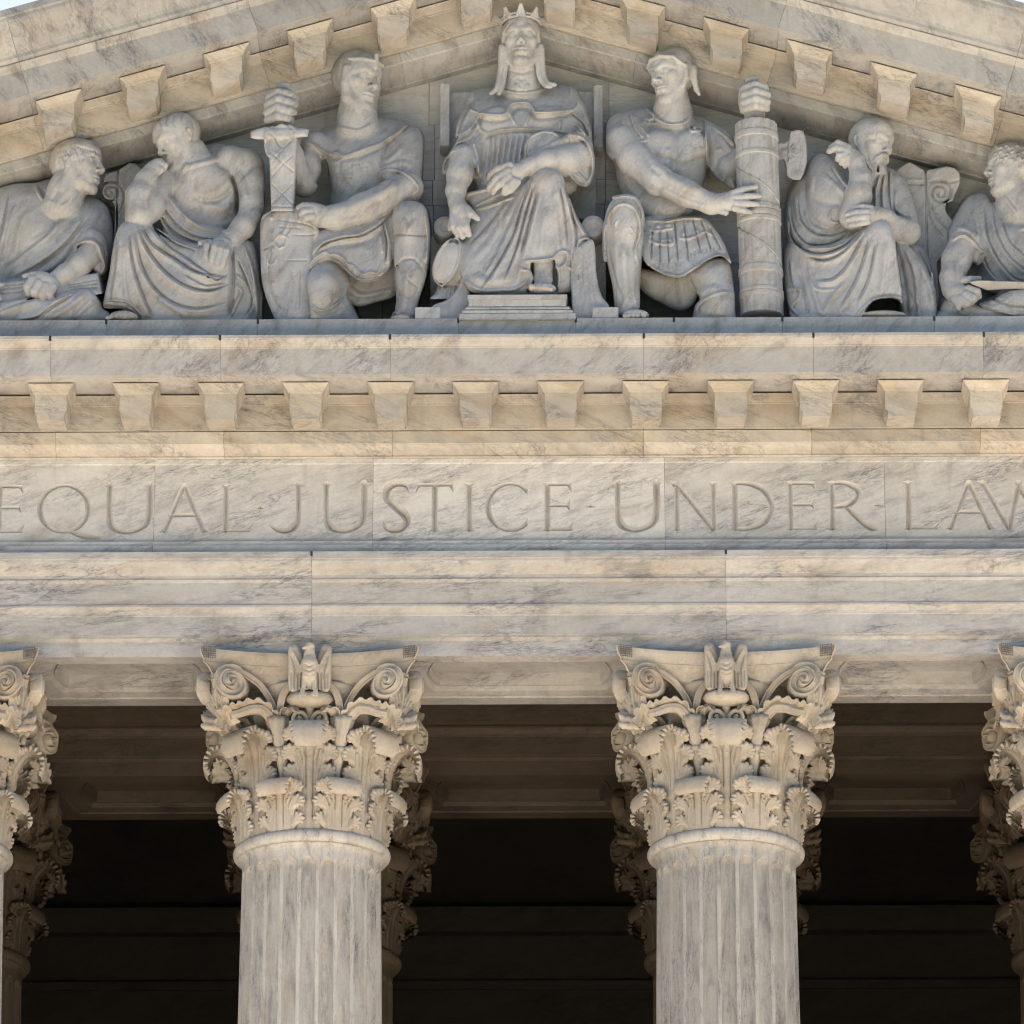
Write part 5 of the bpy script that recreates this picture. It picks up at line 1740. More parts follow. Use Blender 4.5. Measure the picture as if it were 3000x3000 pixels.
    for x, y in ((390, 1240), (570, 1240), (404, 1606), (430, 1690), (480, 1760)):
        h.lines([([(x - 3, y), (x + 3, y)], 9, 10, 'n')])
    h.floor(1806)
    return s, w, h, 1806

def fig_enthroned():
    ox = 1932
    s = Sculpt(505, 1465, 20, 1700, 690, ox=ox)
    # trunk
    s.chain([(1020, 330, 285, 86), (1022, 430, 250, 90), (1024, 520, 230, 110)], k=0)
    s.relief([(735, 520), (850, 497), (935, 486), (1110, 486), (1210, 480), (1322, 508), (1385, 640), (1330, 900), (1300, 1110), (800, 1110), (760, 900), (690, 680)],
             [(1020, 530, 265), (1020, 650, 340), (870, 660, 360), (1170, 660, 360), (1020, 760, 365), (1020, 1000, 400), (790, 600, 300), (1270, 600, 300), (850, 950, 360), (1250, 950, 360), (770, 530, 235), (1300, 530, 235)], rnd=110, k=20)
    s.ell(885, 690, 330, 98, 80, 66, k=30)
    s.ell(1160, 690, 330, 98, 80, 66, k=30)
    s.lines([([(715, 560), (722, 610), (770, 642), (880, 658), (935, 648), (950, 605), (985, 588), (1055, 588), (1082, 612), (1092, 640), (1140, 644), (1230, 640), (1318, 626), (1336, 590), (1318, 540), (1296, 506)], 8, 14),
             ([(745, 670), (850, 690), (940, 680), (985, 625), (1055, 625), (1110, 676), (1240, 668), (1320, 650)], 14, -12), ([(895, 508), (960, 528), (1030, 534), (1100, 525), (1150, 505)], 9, 11),
             ([(812, 775), (880, 748), (960, 738), (1060, 738), (1180, 748), (1300, 765)], 7, 10), ([(812, 790), (900, 762), (1020, 752), (1180, 765)], 8, -11),
             ([(950, 640), (975, 690), (995, 720)], 8, 8), ([(1065, 640), (1052, 690), (1040, 720)], 8, 8), ([(770, 690), (785, 740), (830, 765)], 10, 10), ([(1240, 690), (1235, 735), (1200, 752)], 10, 9), ([(1020, 640), (1015, 720)], 12, -6)])
    for k in range(13):
        x = 832 + 17 * k
        s.lines([([(x + 18, 765), (x + 2 - 3 * (k - 6) * .4, 880), (x - 12, 1030)], 5.0, 7 if k % 2 else -8)])
    # cloth round the waist
    s.relief([(690, 1110), (770, 1085), (900, 1060), (1080, 1030), (1090, 1080), (960, 1180), (800, 1260), (740, 1180)], [(800, 1130, 430), (950, 1090, 440), (1050, 1050, 440), (820, 1220, 450)], rnd=40, k=12)
    # skirts
    s.relief([(735, 1230), (830, 1150), (1000, 1070), (1080, 1000), (1165, 968), (1245, 1010), (1290, 1130), (1330, 1230), (1400, 1350), (1392, 1440), (1335, 1510), (1348, 1600), (1260, 1668), (800, 1668), (700, 1600), (668, 1480), (700, 1360)],
             [(1170, 1030, 585), (1160, 1250, 600), (1180, 1430, 590), (1265, 1300, 540), (1340, 1480, 500), (900, 1200, 490), (790, 1400, 530), (745, 1560, 580), (900, 1560, 585), (1000, 1350, 540), (840, 1180, 450), (1040, 1600, 570), (1050, 1180, 520), (1300, 1600, 520)], rnd=65, k=10)
    s.ell(1165, 1055, 490, 85, 85, 92, k=40)
    s.lines([([(1085, 1030), (1030, 1200), (985, 1350), (880, 1540), (800, 1640)], 14, 16, 's'), ([(1060, 1060), (980, 1250), (900, 1420), (820, 1560)], 15, 9, 's'), ([(1100, 1070), (1050, 1250), (1000, 1430), (930, 1600)], 12, 14, 's'),
             ([(1130, 1100), (1085, 1280), (1040, 1450), (1000, 1600)], 12, 11), ([(1115, 1090), (1060, 1300), (1020, 1440)], 7, -10), ([(1250, 1050), (1290, 1200), (1320, 1350), (1300, 1480)], 13, 15, 't'), ([(1225, 1060), (1255, 1230), (1270, 1400)], 12, 11, 't'),
             ([(1275, 1120), (1330, 1260), (1385, 1350)], 10, 11), ([(1200, 1060), (1222, 1260), (1235, 1440)], 12, 8), ([(1160, 1080), (1140, 1280), (1130, 1440)], 14, 6), ([(960, 1140), (850, 1280), (740, 1400)], 22, 9, 's'), ([(1010, 1120), (900, 1300), (760, 1480)], 20, 8),
             ([(860, 1640), (980, 1640), (1060, 1590)], 10, 10), ([(700, 1590), (780, 1640), (900, 1650)], 12, 9), ([(760, 1560), (850, 1600), (960, 1560)], 22, 8), ([(1340, 1370), (1395, 1360), (1400, 1420), (1350, 1490), (1330, 1440), (1340, 1370)], 9, 14),
             ([(1290, 1440), (1345, 1560), (1310, 1640)], 9, 13), ([(1260, 1510), (1330, 1550), (1345, 1600)], 9, 11), ([(750, 1180), (850, 1130), (990, 1070)], 9, 10), ([(745, 1200), (850, 1170), (980, 1120)], 9, 9), ([(705, 1110), (790, 1090), (900, 1062)], 8, 9)], pm=330)
    # hem and foot
    s.relief([(1075, 1500), (1140, 1485), (1205, 1480), (1225, 1560), (1215, 1660), (1060, 1660), (1080, 1590)], [(1140, 1520, 720), (1140, 1640, 720), (1080, 1600, 720)], rnd=2, k=8, mode='-', back=470)
    s.lines([([(1012, 1500), (1050, 1484), (1120, 1478), (1200, 1466), (1240, 1432), (1275, 1436), (1280, 1480), (1245, 1520), (1210, 1515)], 9, 14), ([(1015, 1500), (1020, 1530), (1060, 1540), (1080, 1580), (1060, 1640)], 9, 13), ([(1215, 1500), (1235, 1560), (1225, 1640)], 8, 12)], pm=420)
    s.chain([(1145, 1500, 520, 58), (1142, 1590, 540, 50), (1140, 1630, 570, 46)], k=8)
    s.ell(1138, 1640, 590, 78, 30, 60, k=14)
    for x, y, r in ((1082, 1626, 19), (1112, 1630, 15), (1140, 1632, 15), (1166, 1634, 14), (1190, 1638, 13)):
        s.chain([(x, y + 8, 610, r), (x - 2, y + 2, 640, r)], k=4)
    # viewer's left arm
    s.relief([(738, 520), (695, 610), (650, 720), (640, 830), (588, 925), (572, 990), (640, 1010), (770, 1010), (805, 780), (810, 600)], [(740, 600, 270), (700, 760, 350), (720, 900, 400), (620, 950, 370), (770, 800, 380), (770, 950, 400)], rnd=55, k=18)
    s.lines([([(760, 560), (700, 680), (660, 800), (600, 900)], 12, 12, 's'), ([(790, 640), (740, 720), (690, 760), (650, 770)], 10, 11), ([(780, 700), (730, 780), (650, 820)], 9, 11), ([(790, 760), (745, 830), (640, 860)], 8, 9), ([(735, 780), (770, 880), (780, 1000)], 10, 11),
             ([(572, 985), (585, 925), (630, 868), (690, 850), (735, 880), (768, 940), (780, 1000)], 9, 13)], pm=150)
    s.relief([(600, 960), (640, 890), (690, 872), (735, 900), (760, 960), (770, 1040), (610, 1040)], [(680, 950, 520), (690, 1030, 520), (640, 1000, 520)], rnd=2, k=6, mode='-', back=330)
    s.chain([(690, 900, 370, 76), (672, 1000, 410, 72), (650, 1090, 445, 54), (655, 1150, 465, 47)], k=8)
    s.chain([(655, 1150, 465, 50), (672, 1200, 485, 52), (690, 1240, 500, 48)], k=10)
    hand_fingers(s, [[(640, 1220, 500, 24), (640, 1290, 525, 23), (665, 1335, 520, 19)], [(668, 1240, 515, 25), (672, 1300, 540, 23), (692, 1345, 530, 19)], [(700, 1240, 520, 25), (712, 1295, 545, 22), (728, 1335, 530, 18)], [(712, 1190, 500, 26), (742, 1220, 520, 23), (776, 1246, 525, 16)], [(632, 1250, 490, 20), (622, 1300, 500, 17)]], k=6)
    # bowl-like disc and rod in her lap
    s.ell(1148, 850, 400, 112, 98, 60, k=6, roll=-10)
    s.lines([([(1050, 900), (1045, 850), (1070, 790), (1140, 756), (1210, 765), (1250, 800)], 6, 8), ([(1075, 890), (1078, 840), (1110, 795)], 6, -5)], pm=330)
    s.chain([(1080, 890, 470, 20), (1200, 840, 455, 24), (1290, 800, 440, 28), (1345, 788, 430, 33)], k=4)
    s.lines([([(1275, 785), (1290, 820)], 6, 7), ([(1310, 775), (1320, 815)], 6, 7), ([(1335, 770), (1345, 810)], 6, 7)], pm=380)
    # viewer's right arm with its wide sleeve
    s.relief([(1290, 510), (1335, 520), (1385, 620), (1418, 760), (1432, 900), (1428, 1010), (1385, 1070), (1320, 1020), (1280, 940), (1330, 860), (1300, 700)], [(1320, 570, 260), (1370, 720, 320), (1390, 880, 370), (1380, 1000, 400), (1310, 760, 360), (1320, 960, 430)], rnd=50, k=16)
    s.chain([(1345, 900, 390, 88), (1270, 925, 440, 82), (1160, 930, 490, 66), (1060, 955, 520, 54)], k=10)
    s.lines([([(1290, 770), (1360, 790), (1410, 850), (1425, 960), (1400, 1050)], 9, 13), ([(1300, 640), (1370, 700), (1405, 780)], 10, 12, 's'), ([(1310, 700), (1380, 770), (1410, 860)], 9, 9), ([(1340, 560), (1395, 690), (1415, 780)], 9, 8),
             ([(1290, 1000), (1340, 1050), (1385, 1062)], 8, 11), ([(1330, 985), (1390, 1040)], 8, 9)], pm=200)
    s.ell(985, 990, 535, 88, 52, 50, k=20, roll=-22)
    hand_fingers(s, [[(955, 950, 565, 25), (890, 968, 580, 23), (850, 1000, 570, 18), (842, 1020, 555, 16)], [(945, 980, 578, 25), (885, 1020, 592, 23), (848, 1062, 580, 18), (836, 1085, 565, 15)], [(950, 1010, 580, 24), (900, 1050, 595, 22), (868, 1085, 580, 17), (862, 1102, 565, 15)],
                     [(975, 1035, 575, 23), (940, 1065, 588, 21), (925, 1098, 575, 17)], [(1000, 1040, 560, 22), (965, 1085, 570, 19), (930, 1105, 565, 15)]], k=6)
    # round cushion at her side, seen end-on
    s.ell(650, 1500, 430, 118, 150, 95, k=14, roll=14)
    s.ell(606, 1492, 520, 74, 128, 30, k=6, roll=18)
    s.lines([([(535, 1590), (530, 1520), (560, 1430), (610, 1368), (660, 1360), (678, 1400), (668, 1490), (630, 1570), (575, 1622), (535, 1590)], 7, 9, 'n')], pm=380)
    s.relief([(560, 1610), (660, 1560), (720, 1640), (735, 1700), (520, 1700), (540, 1660)], [(620, 1650, 480), (690, 1680, 480)], rnd=40, k=20)
    for k in range(6):
        s.lines([([(580 + 22 * k, 1620), (565 + 24 * k, 1700)], 6, 7)], pm=300)
    # head
    W = head(s, 1018, 246, 300, 340, yaw=0, pitch=3, ears=(), hair=False, wide=.90)
    M = rotm(0, 3, 0)
    S_ = 340
    s.ell3(W(0, .13, -.07), (.335 * S_, .395 * S_, .45 * S_), M, 8, '+', cut=[(0, -.50, .86, .20 * S_)])
    for q in (1, -1):
        # waved hair from the parting to behind the ears, then long locks
        for dk in (0, 1, 2):
            s.chain3([(*W(q * .03, .33 + .035 * dk, .33 - .03 * dk), .035 * S_), (*W(q * .17, .265 + .05 * dk, .30 - .05 * dk), .042 * S_), (*W(q * .30, .12 + .06 * dk, .16 - .08 * dk), .042 * S_), (*W(q * .33, -.06 + .05 * dk, .04 - .1 * dk), .040 * S_), (*W(q * .33, -.2, -.02 - .06 * dk), .034 * S_)], 5)
    for pts in ([(912, 270, 330, 22), (908, 360, 320, 20), (898, 440, 320, 18), (880, 505, 330, 15), (845, 536, 335, 10)], [(930, 280, 335, 18), (926, 380, 330, 17), (918, 450, 330, 16), (905, 510, 335, 14), (890, 538, 340, 9)],
                [(1128, 270, 330, 22), (1134, 360, 320, 20), (1142, 430, 320, 18), (1168, 478, 330, 15), (1212, 486, 335, 11)], [(1112, 290, 335, 17), (1116, 380, 330, 16), (1126, 440, 330, 16), (1155, 488, 335, 14), (1190, 498, 338, 9)]):
        s.chain(pts, k=4, sm=4)
    s.lines([([(1000, 440), (1022, 455), (1050, 440)], 14, -5), ([(950, 400), (1020, 418), (1090, 400)], 10, -5), ([(985, 480), (1010, 520)], 12, 6), ([(1060, 480), (1040, 520)], 12, 6)], pm=200)
    # crown
    c = Sculpt(840, 1200, 20, 330, 560, ox=ox, p0=80, h=3.6)
    prev = None
    pts = []
    for k in range(25):
        a = R(-115 + 230 * k / 24)
        pts.append((*W(.365 * math.sin(a), .36, -.07 + .41 * math.cos(a)), .028 * S_))
    c.chain3(pts, 0)
    c.chain3([(*(np.array(p_[:3]) + np.array([0, .062 * S_, 0])), .022 * S_) for p_ in pts], 4)
    for ang, hgt in ((0, .17), (42, .125), (-42, .125), (84, .10), (-84, .10)):
        a = R(ang)
        b = (.39 * math.sin(a), .40, -.07 + .43 * math.cos(a))
        t = (.44 * math.sin(a), .40 + hgt, -.07 + .49 * math.cos(a))
        for da in (-.16, 0, .16):
            bb = (.39 * math.sin(a + da), .40, -.07 + .43 * math.cos(a + da))
            c.chain3([(*W(*bb), .026 * S_), (*W(*[(bb[i] + t[i]) / 2 * 1.0 if da == 0 else bb[i] * .45 + t[i] * .55 for i in range(3)]), .024 * S_), (*W(*t), .022 * S_)], 8)
    s.floor(1700, 632)
    return s, c, 1801

def fig_roman():
    ox = 3091
    s = Sculpt(290, 1280, 250, 1960, 690, ox=ox)
    s.relief([(525, 1530), (700, 1560), (850, 1540), (845, 1700), (760, 1765), (640, 1720), (530, 1640)], [(600, 1620, 370), (780, 1650, 400)], rnd=60, k=0)
    # cuirass
    s.chain([(720, 560, 285, 92), (722, 650, 262, 104), (722, 720, 250, 125)], k=14)
    s.relief([(400, 665), (580, 612), (720, 672), (860, 655), (935, 720), (918, 950), (885, 1080), (800, 1240), (640, 1270), (555, 1240), (428, 1100), (390, 950), (360, 800)],
             [(720, 740, 320), (640, 860, 415), (825, 850, 405), (700, 1010, 395), (560, 950, 350), (480, 1080, 300), (690, 1190, 410), (865, 1000, 340), (890, 760, 310), (480, 720, 290)], rnd=110, k=25)
    s.ell(650, 830, 345, 105, 85, 65, k=40)
    s.ell(830, 830, 340, 85, 85, 65, k=40)
    s.lines([([(578, 612), (610, 660), (660, 700), (720, 714), (790, 702), (830, 655)], 9, 13), ([(610, 690), (680, 735), (780, 735)], 12, -6), ([(590, 880), (680, 905), (750, 940), (830, 930), (900, 890)], 16, -11), ([(740, 760), (735, 900), (720, 1050)], 16, -7),
             ([(620, 980), (700, 1000), (800, 990)], 18, -5), ([(600, 1230), (680, 1245), (760, 1225)], 10, 9), ([(860, 1030), (820, 1120), (780, 1200)], 16, 6), ([(440, 960), (470, 1060), (540, 1160)], 20, 6)])
    for x, y in ((872, 850), (690, 860)):
        s.lines([([(x - 3, y), (x + 3, y)], 9, 8, 'n')], pm=200)
    for x, y in ((590, 690), (845, 735)):
        s.lines([([(x - 28, y - 14), (x + 28, y - 10), (x + 40, y + 12), (x - 20, y + 14), (x - 28, y - 14)], 7, 9, 'n'), ([(x - 4, y - 2), (x + 4, y - 2)], 10, 10, 'n')], pm=100)
    # shoulder straps and sleeves
    s.relief([(352, 690), (400, 650), (480, 645), (560, 700), (580, 800), (500, 830), (430, 845), (385, 910), (345, 870), (340, 770)], [(400, 720, 300), (470, 720, 340), (450, 800, 380), (370, 850, 330), (550, 780, 380)], rnd=60, k=16)
    s.lines([([(480, 650), (500, 720), (545, 790)], 8, 10, 's'), ([(430, 655), (430, 720), (400, 800)], 8, 9, 's'), ([(380, 905), (398, 850), (440, 828), (520, 815), (575, 800)], 8, 12), ([(540, 720), (580, 780)], 8, 9), ([(440, 735), (450, 735)], 13, 9, 'n'), ([(440, 735), (450, 735)], 6, -7, 'n'), ([(380, 760), (372, 850)], 7, 7)], pm=100)
    s.relief([(890, 690), (1000, 735), (1080, 820), (1080, 1070), (1000, 1035), (930, 965), (905, 850)], [(940, 760, 290), (1000, 850, 330), (1060, 950, 320), (960, 930, 320)], rnd=55, k=14)
    s.lines([([(905, 690), (910, 800), (915, 920), (940, 965)], 8, 11), ([(940, 720), (1010, 770), (1075, 830)], 8, 9), ([(930, 960), (1000, 1034), (1020, 990), (1060, 860)], 8, 11), ([(985, 855), (992, 855)], 12, 8, 'n'), ([(990, 760), (1060, 850)], 7, -6)], pm=100)
    s.chain([(1040, 960, 300, 72), (1130, 900, 320, 66), (1180, 760, 400, 60), (1186, 640, 430, 58)], k=12)
    # fist on top of the bundle
    s.ell(1186, 575, 440, 74, 88, 66, k=14)
    hand_fingers(s, [[(1130, 510, 470, 24), (1190, 492, 520, 25), (1245, 510, 480, 22)], [(1128, 550, 475, 26), (1190, 530, 532, 27), (1252, 548, 490, 24)], [(1128, 592, 475, 26), (1190, 572, 532, 27), (1252, 590, 490, 24)], [(1132, 632, 470, 24), (1188, 612, 522, 25), (1248, 628, 480, 22)], [(1160, 470, 440, 28), (1185, 462, 470, 26)],
                     [(1120, 520, 430, 24), (1112, 590, 440, 22), (1120, 640, 430, 20)]], k=13)
    # viewer's left leg with its greave
    s.relief([(322, 1330), (345, 1190), (400, 1122), (480, 1112), (532, 1180), (548, 1300), (545, 1420), (525, 1600), (515, 1760), (400, 1790), (372, 1620), (335, 1450)],
             [(440, 1170, 590), (440, 1300, 600), (430, 1430, 580), (450, 1600, 575), (460, 1740, 580), (345, 1350, 505), (530, 1400, 530), (390, 1500, 560)], rnd=75, k=8)
    s.lines([([(345, 1300), (352, 1230), (395, 1175), (440, 1160), (490, 1180), (522, 1240), (528, 1330), (505, 1420), (520, 1500)], 8, 12), ([(330, 1260), (320, 1400), (330, 1500)], 10, 11), ([(355, 1130), (420, 1120), (500, 1130), (540, 1200), (552, 1280)], 9, 11),
             ([(400, 1250), (385, 1290), (400, 1320)], 6, 6), ([(475, 1290), (490, 1320), (475, 1340)], 6, 6), ([(350, 1420), (380, 1560), (420, 1680)], 7, -7), ([(400, 1600), (440, 1690), (420, 1740)], 7, 7), ([(500, 1560), (490, 1660), (510, 1720)], 7, 7), ([(435, 1380), (440, 1560), (460, 1720)], 20, 9)], pm=380)
    s.ell(500, 1785, 580, 75, 28, 60, k=12)
    for x, y, r in ((440, 1785, 12), (462, 1783, 13), (488, 1781, 14), (512, 1780, 14), (548, 1776, 19)):
        s.chain([(x, y + 4, 605, r), (x - 2, y + 2, 632, r)], k=4)
    # thigh, knee on the ground
    s.relief([(800, 1560), (860, 1500), (960, 1470), (1030, 1500), (1052, 1640), (1055, 1740), (1040, 1850), (838, 1850), (835, 1740), (862, 1690)], [(930, 1560, 560), (960, 1690, 620), (950, 1800, 570), (1040, 1600, 520), (870, 1620, 520)], rnd=75, k=8)
    s.lines([([(838, 1790), (845, 1740), (880, 1700), (940, 1668), (1000, 1655), (1052, 1665)], 8, 12), ([(850, 1680), (900, 1640), (960, 1630)], 16, 6)], pm=380)
    # kilt of leather strips
    s.relief([(555, 1240), (700, 1250), (880, 1238), (955, 1310), (1005, 1400), (1038, 1500), (985, 1455), (880, 1490), (820, 1540), (750, 1575), (680, 1560), (560, 1500), (545, 1380)],
             [(700, 1300, 460), (690, 1480, 560), (900, 1340, 480), (1000, 1440, 520), (575, 1400, 490), (800, 1500, 560), (800, 1300, 480)], rnd=40, k=6)
    s.lines([([(555, 1480), (620, 1530), (700, 1560), (760, 1562), (830, 1520), (900, 1475), (980, 1450), (1035, 1490)], 8, 12), ([(570, 1255), (680, 1262), (760, 1245), (880, 1245)], 8, 11),
             ([(570, 1290), (600, 1310), (640, 1312), (680, 1305), (720, 1295)], 7, 10), ([(570, 1355), (610, 1382), (650, 1388), (700, 1390), (720, 1370)], 8, 12), ([(750, 1350), (790, 1360), (850, 1340), (890, 1320), (940, 1340)], 8, 11)], pm=300)
    for a, b in (((600, 1300), (590, 1480)), ((640, 1310), (640, 1500)), ((680, 1310), (690, 1510)), ((725, 1260), (740, 1500)), ((775, 1255), (800, 1490)), ((825, 1250), (870, 1440)), ((870, 1250), (930, 1430)), ((915, 1290), (985, 1430))):
        s.lines([([a, ((a[0] + b[0]) / 2, (a[1] + b[1]) / 2), b], 4, -13)], pm=300)
    for x, y in ((630, 1290), (690, 1282), (655, 1370), (690, 1365), (780, 1335), (850, 1318), (590, 1345)):
        s.lines([([(x - 6, y), (x + 6, y)], 10, 9, 'n')], pm=300)
    for k in range(9):
        x = 560 + 24 * k
        s.lines([([(x, 1485 + 8 * math.sin(k * .5)), (x, 1520 + 8 * math.sin(k * .5))], 4, -7)], pm=300)
    for k in range(9):
        x = 790 + 22 * k
        y = 1455 - 9 * k if k < 5 else 1420
        s.lines([([(x, y - 14), (x - 4, y + 18)], 4, -7)], pm=300)
    # arm reaching to the bundle
    s.chain([(430, 800, 305, 88), (500, 915, 365, 90), (630, 1030, 440, 84), (790, 1105, 495, 74), (930, 1165, 525, 56), (990, 1165, 535, 50)], k=12, kin=30)
    s.lines([([(560, 830), (640, 960), (740, 1040), (880, 1100)], 22, 6), ([(480, 960), (600, 1080), (760, 1170)], 20, -5), ([(640, 1080), (780, 1150), (900, 1190)], 18, 6), ([(590, 960), (650, 1000)], 14, -5)], pm=330)
    s.ell(1030, 1150, 545, 72, 58, 42, k=20)
    hand_fingers(s, [[(1050, 1110, 560, 23), (1110, 1086, 575, 20), (1180, 1070, 570, 14)], [(1070, 1132, 570, 23), (1130, 1124, 590, 20), (1200, 1122, 582, 14)], [(1070, 1162, 572, 22), (1130, 1165, 590, 20), (1192, 1170, 582, 14)], [(1060, 1190, 565, 21), (1110, 1204, 580, 18), (1150, 1214, 575, 13)], [(980, 1200, 540, 24), (1010, 1215, 550, 18)]], k=7)
    # head and helmet
    W = head(s, 728, 442, 305, 335, yaw=-48, pitch=9, ears=(), hair=False, brow=1.15)
    S_ = 335
    M = rotm(-48, 9, 0)
    s.ell3(W(0, .14, -.05), (.365 * S_, .395 * S_, .42 * S_), M, 6, '+', cut=[(0, -.52, .854, .20 * S_), (0, -1, 0, .16 * S_)])
    s.chain3([(*W(-.37, .10, .08), .03 * S_), (*W(-.31, .24, .27), .03 * S_), (*W(-.12, .30, .38), .03 * S_), (*W(.12, .30, .38), .03 * S_), (*W(.31, .24, .27), .03 * S_), (*W(.37, .10, .08), .03 * S_)], 4)
    s.chain3([(*W(.36, .10, .02), .045 * S_), (*W(.345, -.12, .06), .045 * S_), (*W(.30, -.25, .10), .040 * S_)], 8)
    s.chain3([(*W(.345, .08, -.14), .07 * S_), (*W(.32, -.15, -.16), .055 * S_), (*W(.33, -.30, -.18), .045 * S_), (*W(.37, -.40, -.19), .03 * S_)], 8)
    s.chain3([(*W(-.36, .10, .02), .045 * S_), (*W(-.345, -.12, .06), .045 * S_), (*W(-.30, -.25, .10), .040 * S_)], 8)
    s.floor(1797)
    # axe blade beside the bundle
    a = Sculpt(1300, 1490, 740, 1060, 420, ox=ox, p0=200)
    a.relief([(1290, 828), (1352, 822), (1382, 792), (1390, 756), (1462, 752), (1480, 850), (1478, 935), (1440, 1032), (1366, 1012), (1362, 965), (1345, 915), (1290, 915)], [(1310, 870, 350), (1340, 870, 350), (1440, 790, 335), (1440, 990, 335), (1470, 890, 325)], rnd=8, k=0, smooth=2, back=240)
    a.lines([([(1345, 868), (1352, 868)], 14, 8, 'n')] + [([(1370 + 6 * math.cos(R(t)), 868 + 6 * math.sin(R(t))), (1350 + 70 * math.cos(R(t)), 868 + 70 * math.sin(R(t)))], 5, 7) for t in (-60, -35, -10, 15, 40, 65)] + [([(1440, 775), (1450, 880), (1420, 1005)], 5, -5)])
    return s, a, 1797

def fig_right_thinker():
    ox = 3864
    s = Sculpt(540, 1440, 650, 1960, 690, ox=ox)
    # mantle behind
    s.relief([(1200, 1380), (1330, 1400), (1395, 1500), (1402, 1640), (1300, 1640)], [(1330, 1500, 300), (1380, 1600, 300)], rnd=40, k=0)
    s.chain([(1060, 950, 270, 84), (1060, 1040, 250, 120)], k=10)
    s.relief([(700, 980), (850, 925), (1000, 975), (1140, 955), (1230, 985), (1290, 1070), (1325, 1220), (1330, 1350), (1250, 1400), (980, 1420), (700, 1440), (600, 1360), (582, 1220), (620, 1060)],
             [(1110, 1050, 310), (1180, 1150, 335), (1080, 1250, 380), (1270, 1150, 280), (1300, 1320, 300), (650, 1250, 310), (700, 1390, 380), (900, 1370, 400), (630, 1120, 270), (1000, 1040, 300)], rnd=80, k=15)
    s.lines([([(1120, 990), (1090, 1100), (1085, 1260)], 10, 13, 's'), ([(1150, 970), (1130, 1100), (1130, 1220)], 10, 12, 's'), ([(1180, 975), (1175, 1090), (1180, 1200)], 12, 10, 's'), ([(1220, 1000), (1230, 1100), (1200, 1190)], 14, 8),
             ([(1095, 1010), (1070, 1120), (1060, 1250)], 8, -10), ([(1270, 1080), (1300, 1170), (1310, 1190)], 9, 9)])
    # upper arm and shoulder in the sleeve
    s.relief([(695, 1090), (705, 985), (740, 905), (800, 880), (865, 925), (935, 1040), (955, 1110), (925, 1180), (890, 1260), (830, 1300), (740, 1260), (700, 1190)], [(790, 950, 330), (820, 1060, 410), (760, 1180, 380), (900, 1140, 450), (850, 1230, 440)], rnd=75, k=14)
    s.lines([([(850, 950), (900, 1040), (940, 1080)], 12, 9, 's'), ([(800, 1000), (870, 1070), (930, 1130)], 14, 7), ([(720, 1120), (800, 1160), (880, 1170)], 18, -6), ([(880, 1180), (840, 1200), (822, 1245), (850, 1272), (885, 1262)], 7, 11), ([(740, 1000), (720, 1100)], 14, 6)], pm=200)
    s.ell(862, 1240, 480, 26, 40, 40, k=6, mode='-')
    # robe across the body and the raised knee
    s.relief([(1000, 1300), (1050, 1262), (1120, 1258), (1168, 1310), (1188, 1450), (1212, 1690), (1150, 1690), (1050, 1712), (960, 1850), (640, 1850), (580, 1720), (565, 1500), (590, 1390), (690, 1410), (860, 1400)],
             [(1085, 1300, 590), (1095, 1480, 600), (1125, 1650, 610), (920, 1440, 540), (760, 1480, 490), (700, 1700, 520), (860, 1720, 580), (620, 1620, 450), (620, 1450, 410), (1000, 1600, 590)], rnd=60, k=12)
    s.relief([(1190, 1390), (1260, 1400), (1335, 1480), (1400, 1620), (1412, 1720), (1385, 1850), (1240, 1850), (1205, 1650)], [(1270, 1480, 450), (1340, 1680, 500), (1260, 1650, 460), (1300, 1780, 490)], rnd=65, k=8)
    s.lines([([(600, 1180), (620, 1310), (700, 1400), (830, 1400), (930, 1350)], 13, 16, 't'), ([(640, 1130), (660, 1260), (740, 1340), (850, 1350), (920, 1310)], 12, 14, 't'), ([(590, 1260), (610, 1370), (690, 1440), (800, 1450), (920, 1400), (1010, 1310)], 13, 15, 't'),
             ([(690, 1200), (720, 1280), (790, 1320)], 10, 10), ([(1010, 1320), (900, 1440), (790, 1490), (690, 1470)], 13, 14, 's'), ([(1020, 1340), (930, 1500), (840, 1590), (740, 1600)], 15, 14, 's'), ([(850, 1640), (740, 1640), (690, 1570)], 9, 9),
             ([(1050, 1360), (980, 1570), (880, 1740)], 15, 14, 's'), ([(1085, 1380), (1040, 1580), (970, 1720)], 14, 12, 's'), ([(1130, 1380), (1110, 1560), (1090, 1680)], 15, 9), ([(1170, 1360), (1185, 1540), (1205, 1680)], 11, 11), ([(1150, 1330), (1160, 1480)], 12, 6),
             ([(700, 1500), (720, 1640), (760, 1790)], 13, 11), ([(600, 1480), (610, 1600), (650, 1660)], 11, 12, 's'), ([(570, 1660), (600, 1640), (650, 1645), (640, 1690), (600, 1740), (640, 1790)], 9, 13), ([(650, 1540), (680, 1700), (690, 1790)], 10, -12), ([(900, 1600), (800, 1720), (770, 1800)], 15, 9),
             ([(1240, 1420), (1290, 1560), (1300, 1760)], 14, 11, 's'), ([(1215, 1450), (1240, 1620), (1250, 1790)], 10, -12), ([(1300, 1470), (1370, 1620), (1390, 1740)], 14, 8), ([(1270, 1640), (1310, 1740), (1300, 1800)], 13, 8), ([(1330, 1420), (1385, 1520), (1395, 1620)], 8, 10)], pm=220)
    # hollow under the hem
    s.relief([(985, 1795), (1020, 1745), (1070, 1705), (1150, 1695), (1195, 1705), (1205, 1750), (1150, 1760), (1150, 1850), (960, 1850)], [(1100, 1730, 720), (1050, 1790, 720), (1150, 1720, 720)], rnd=2, k=6, mode='-', back=430)
    s.lines([([(950, 1795), (1000, 1742), (1060, 1696), (1150, 1684), (1200, 1692), (1212, 1740), (1180, 1765)], 8, 12)], pm=420)
    s.ell(1110, 1790, 560, 130, 22, 60, k=8)
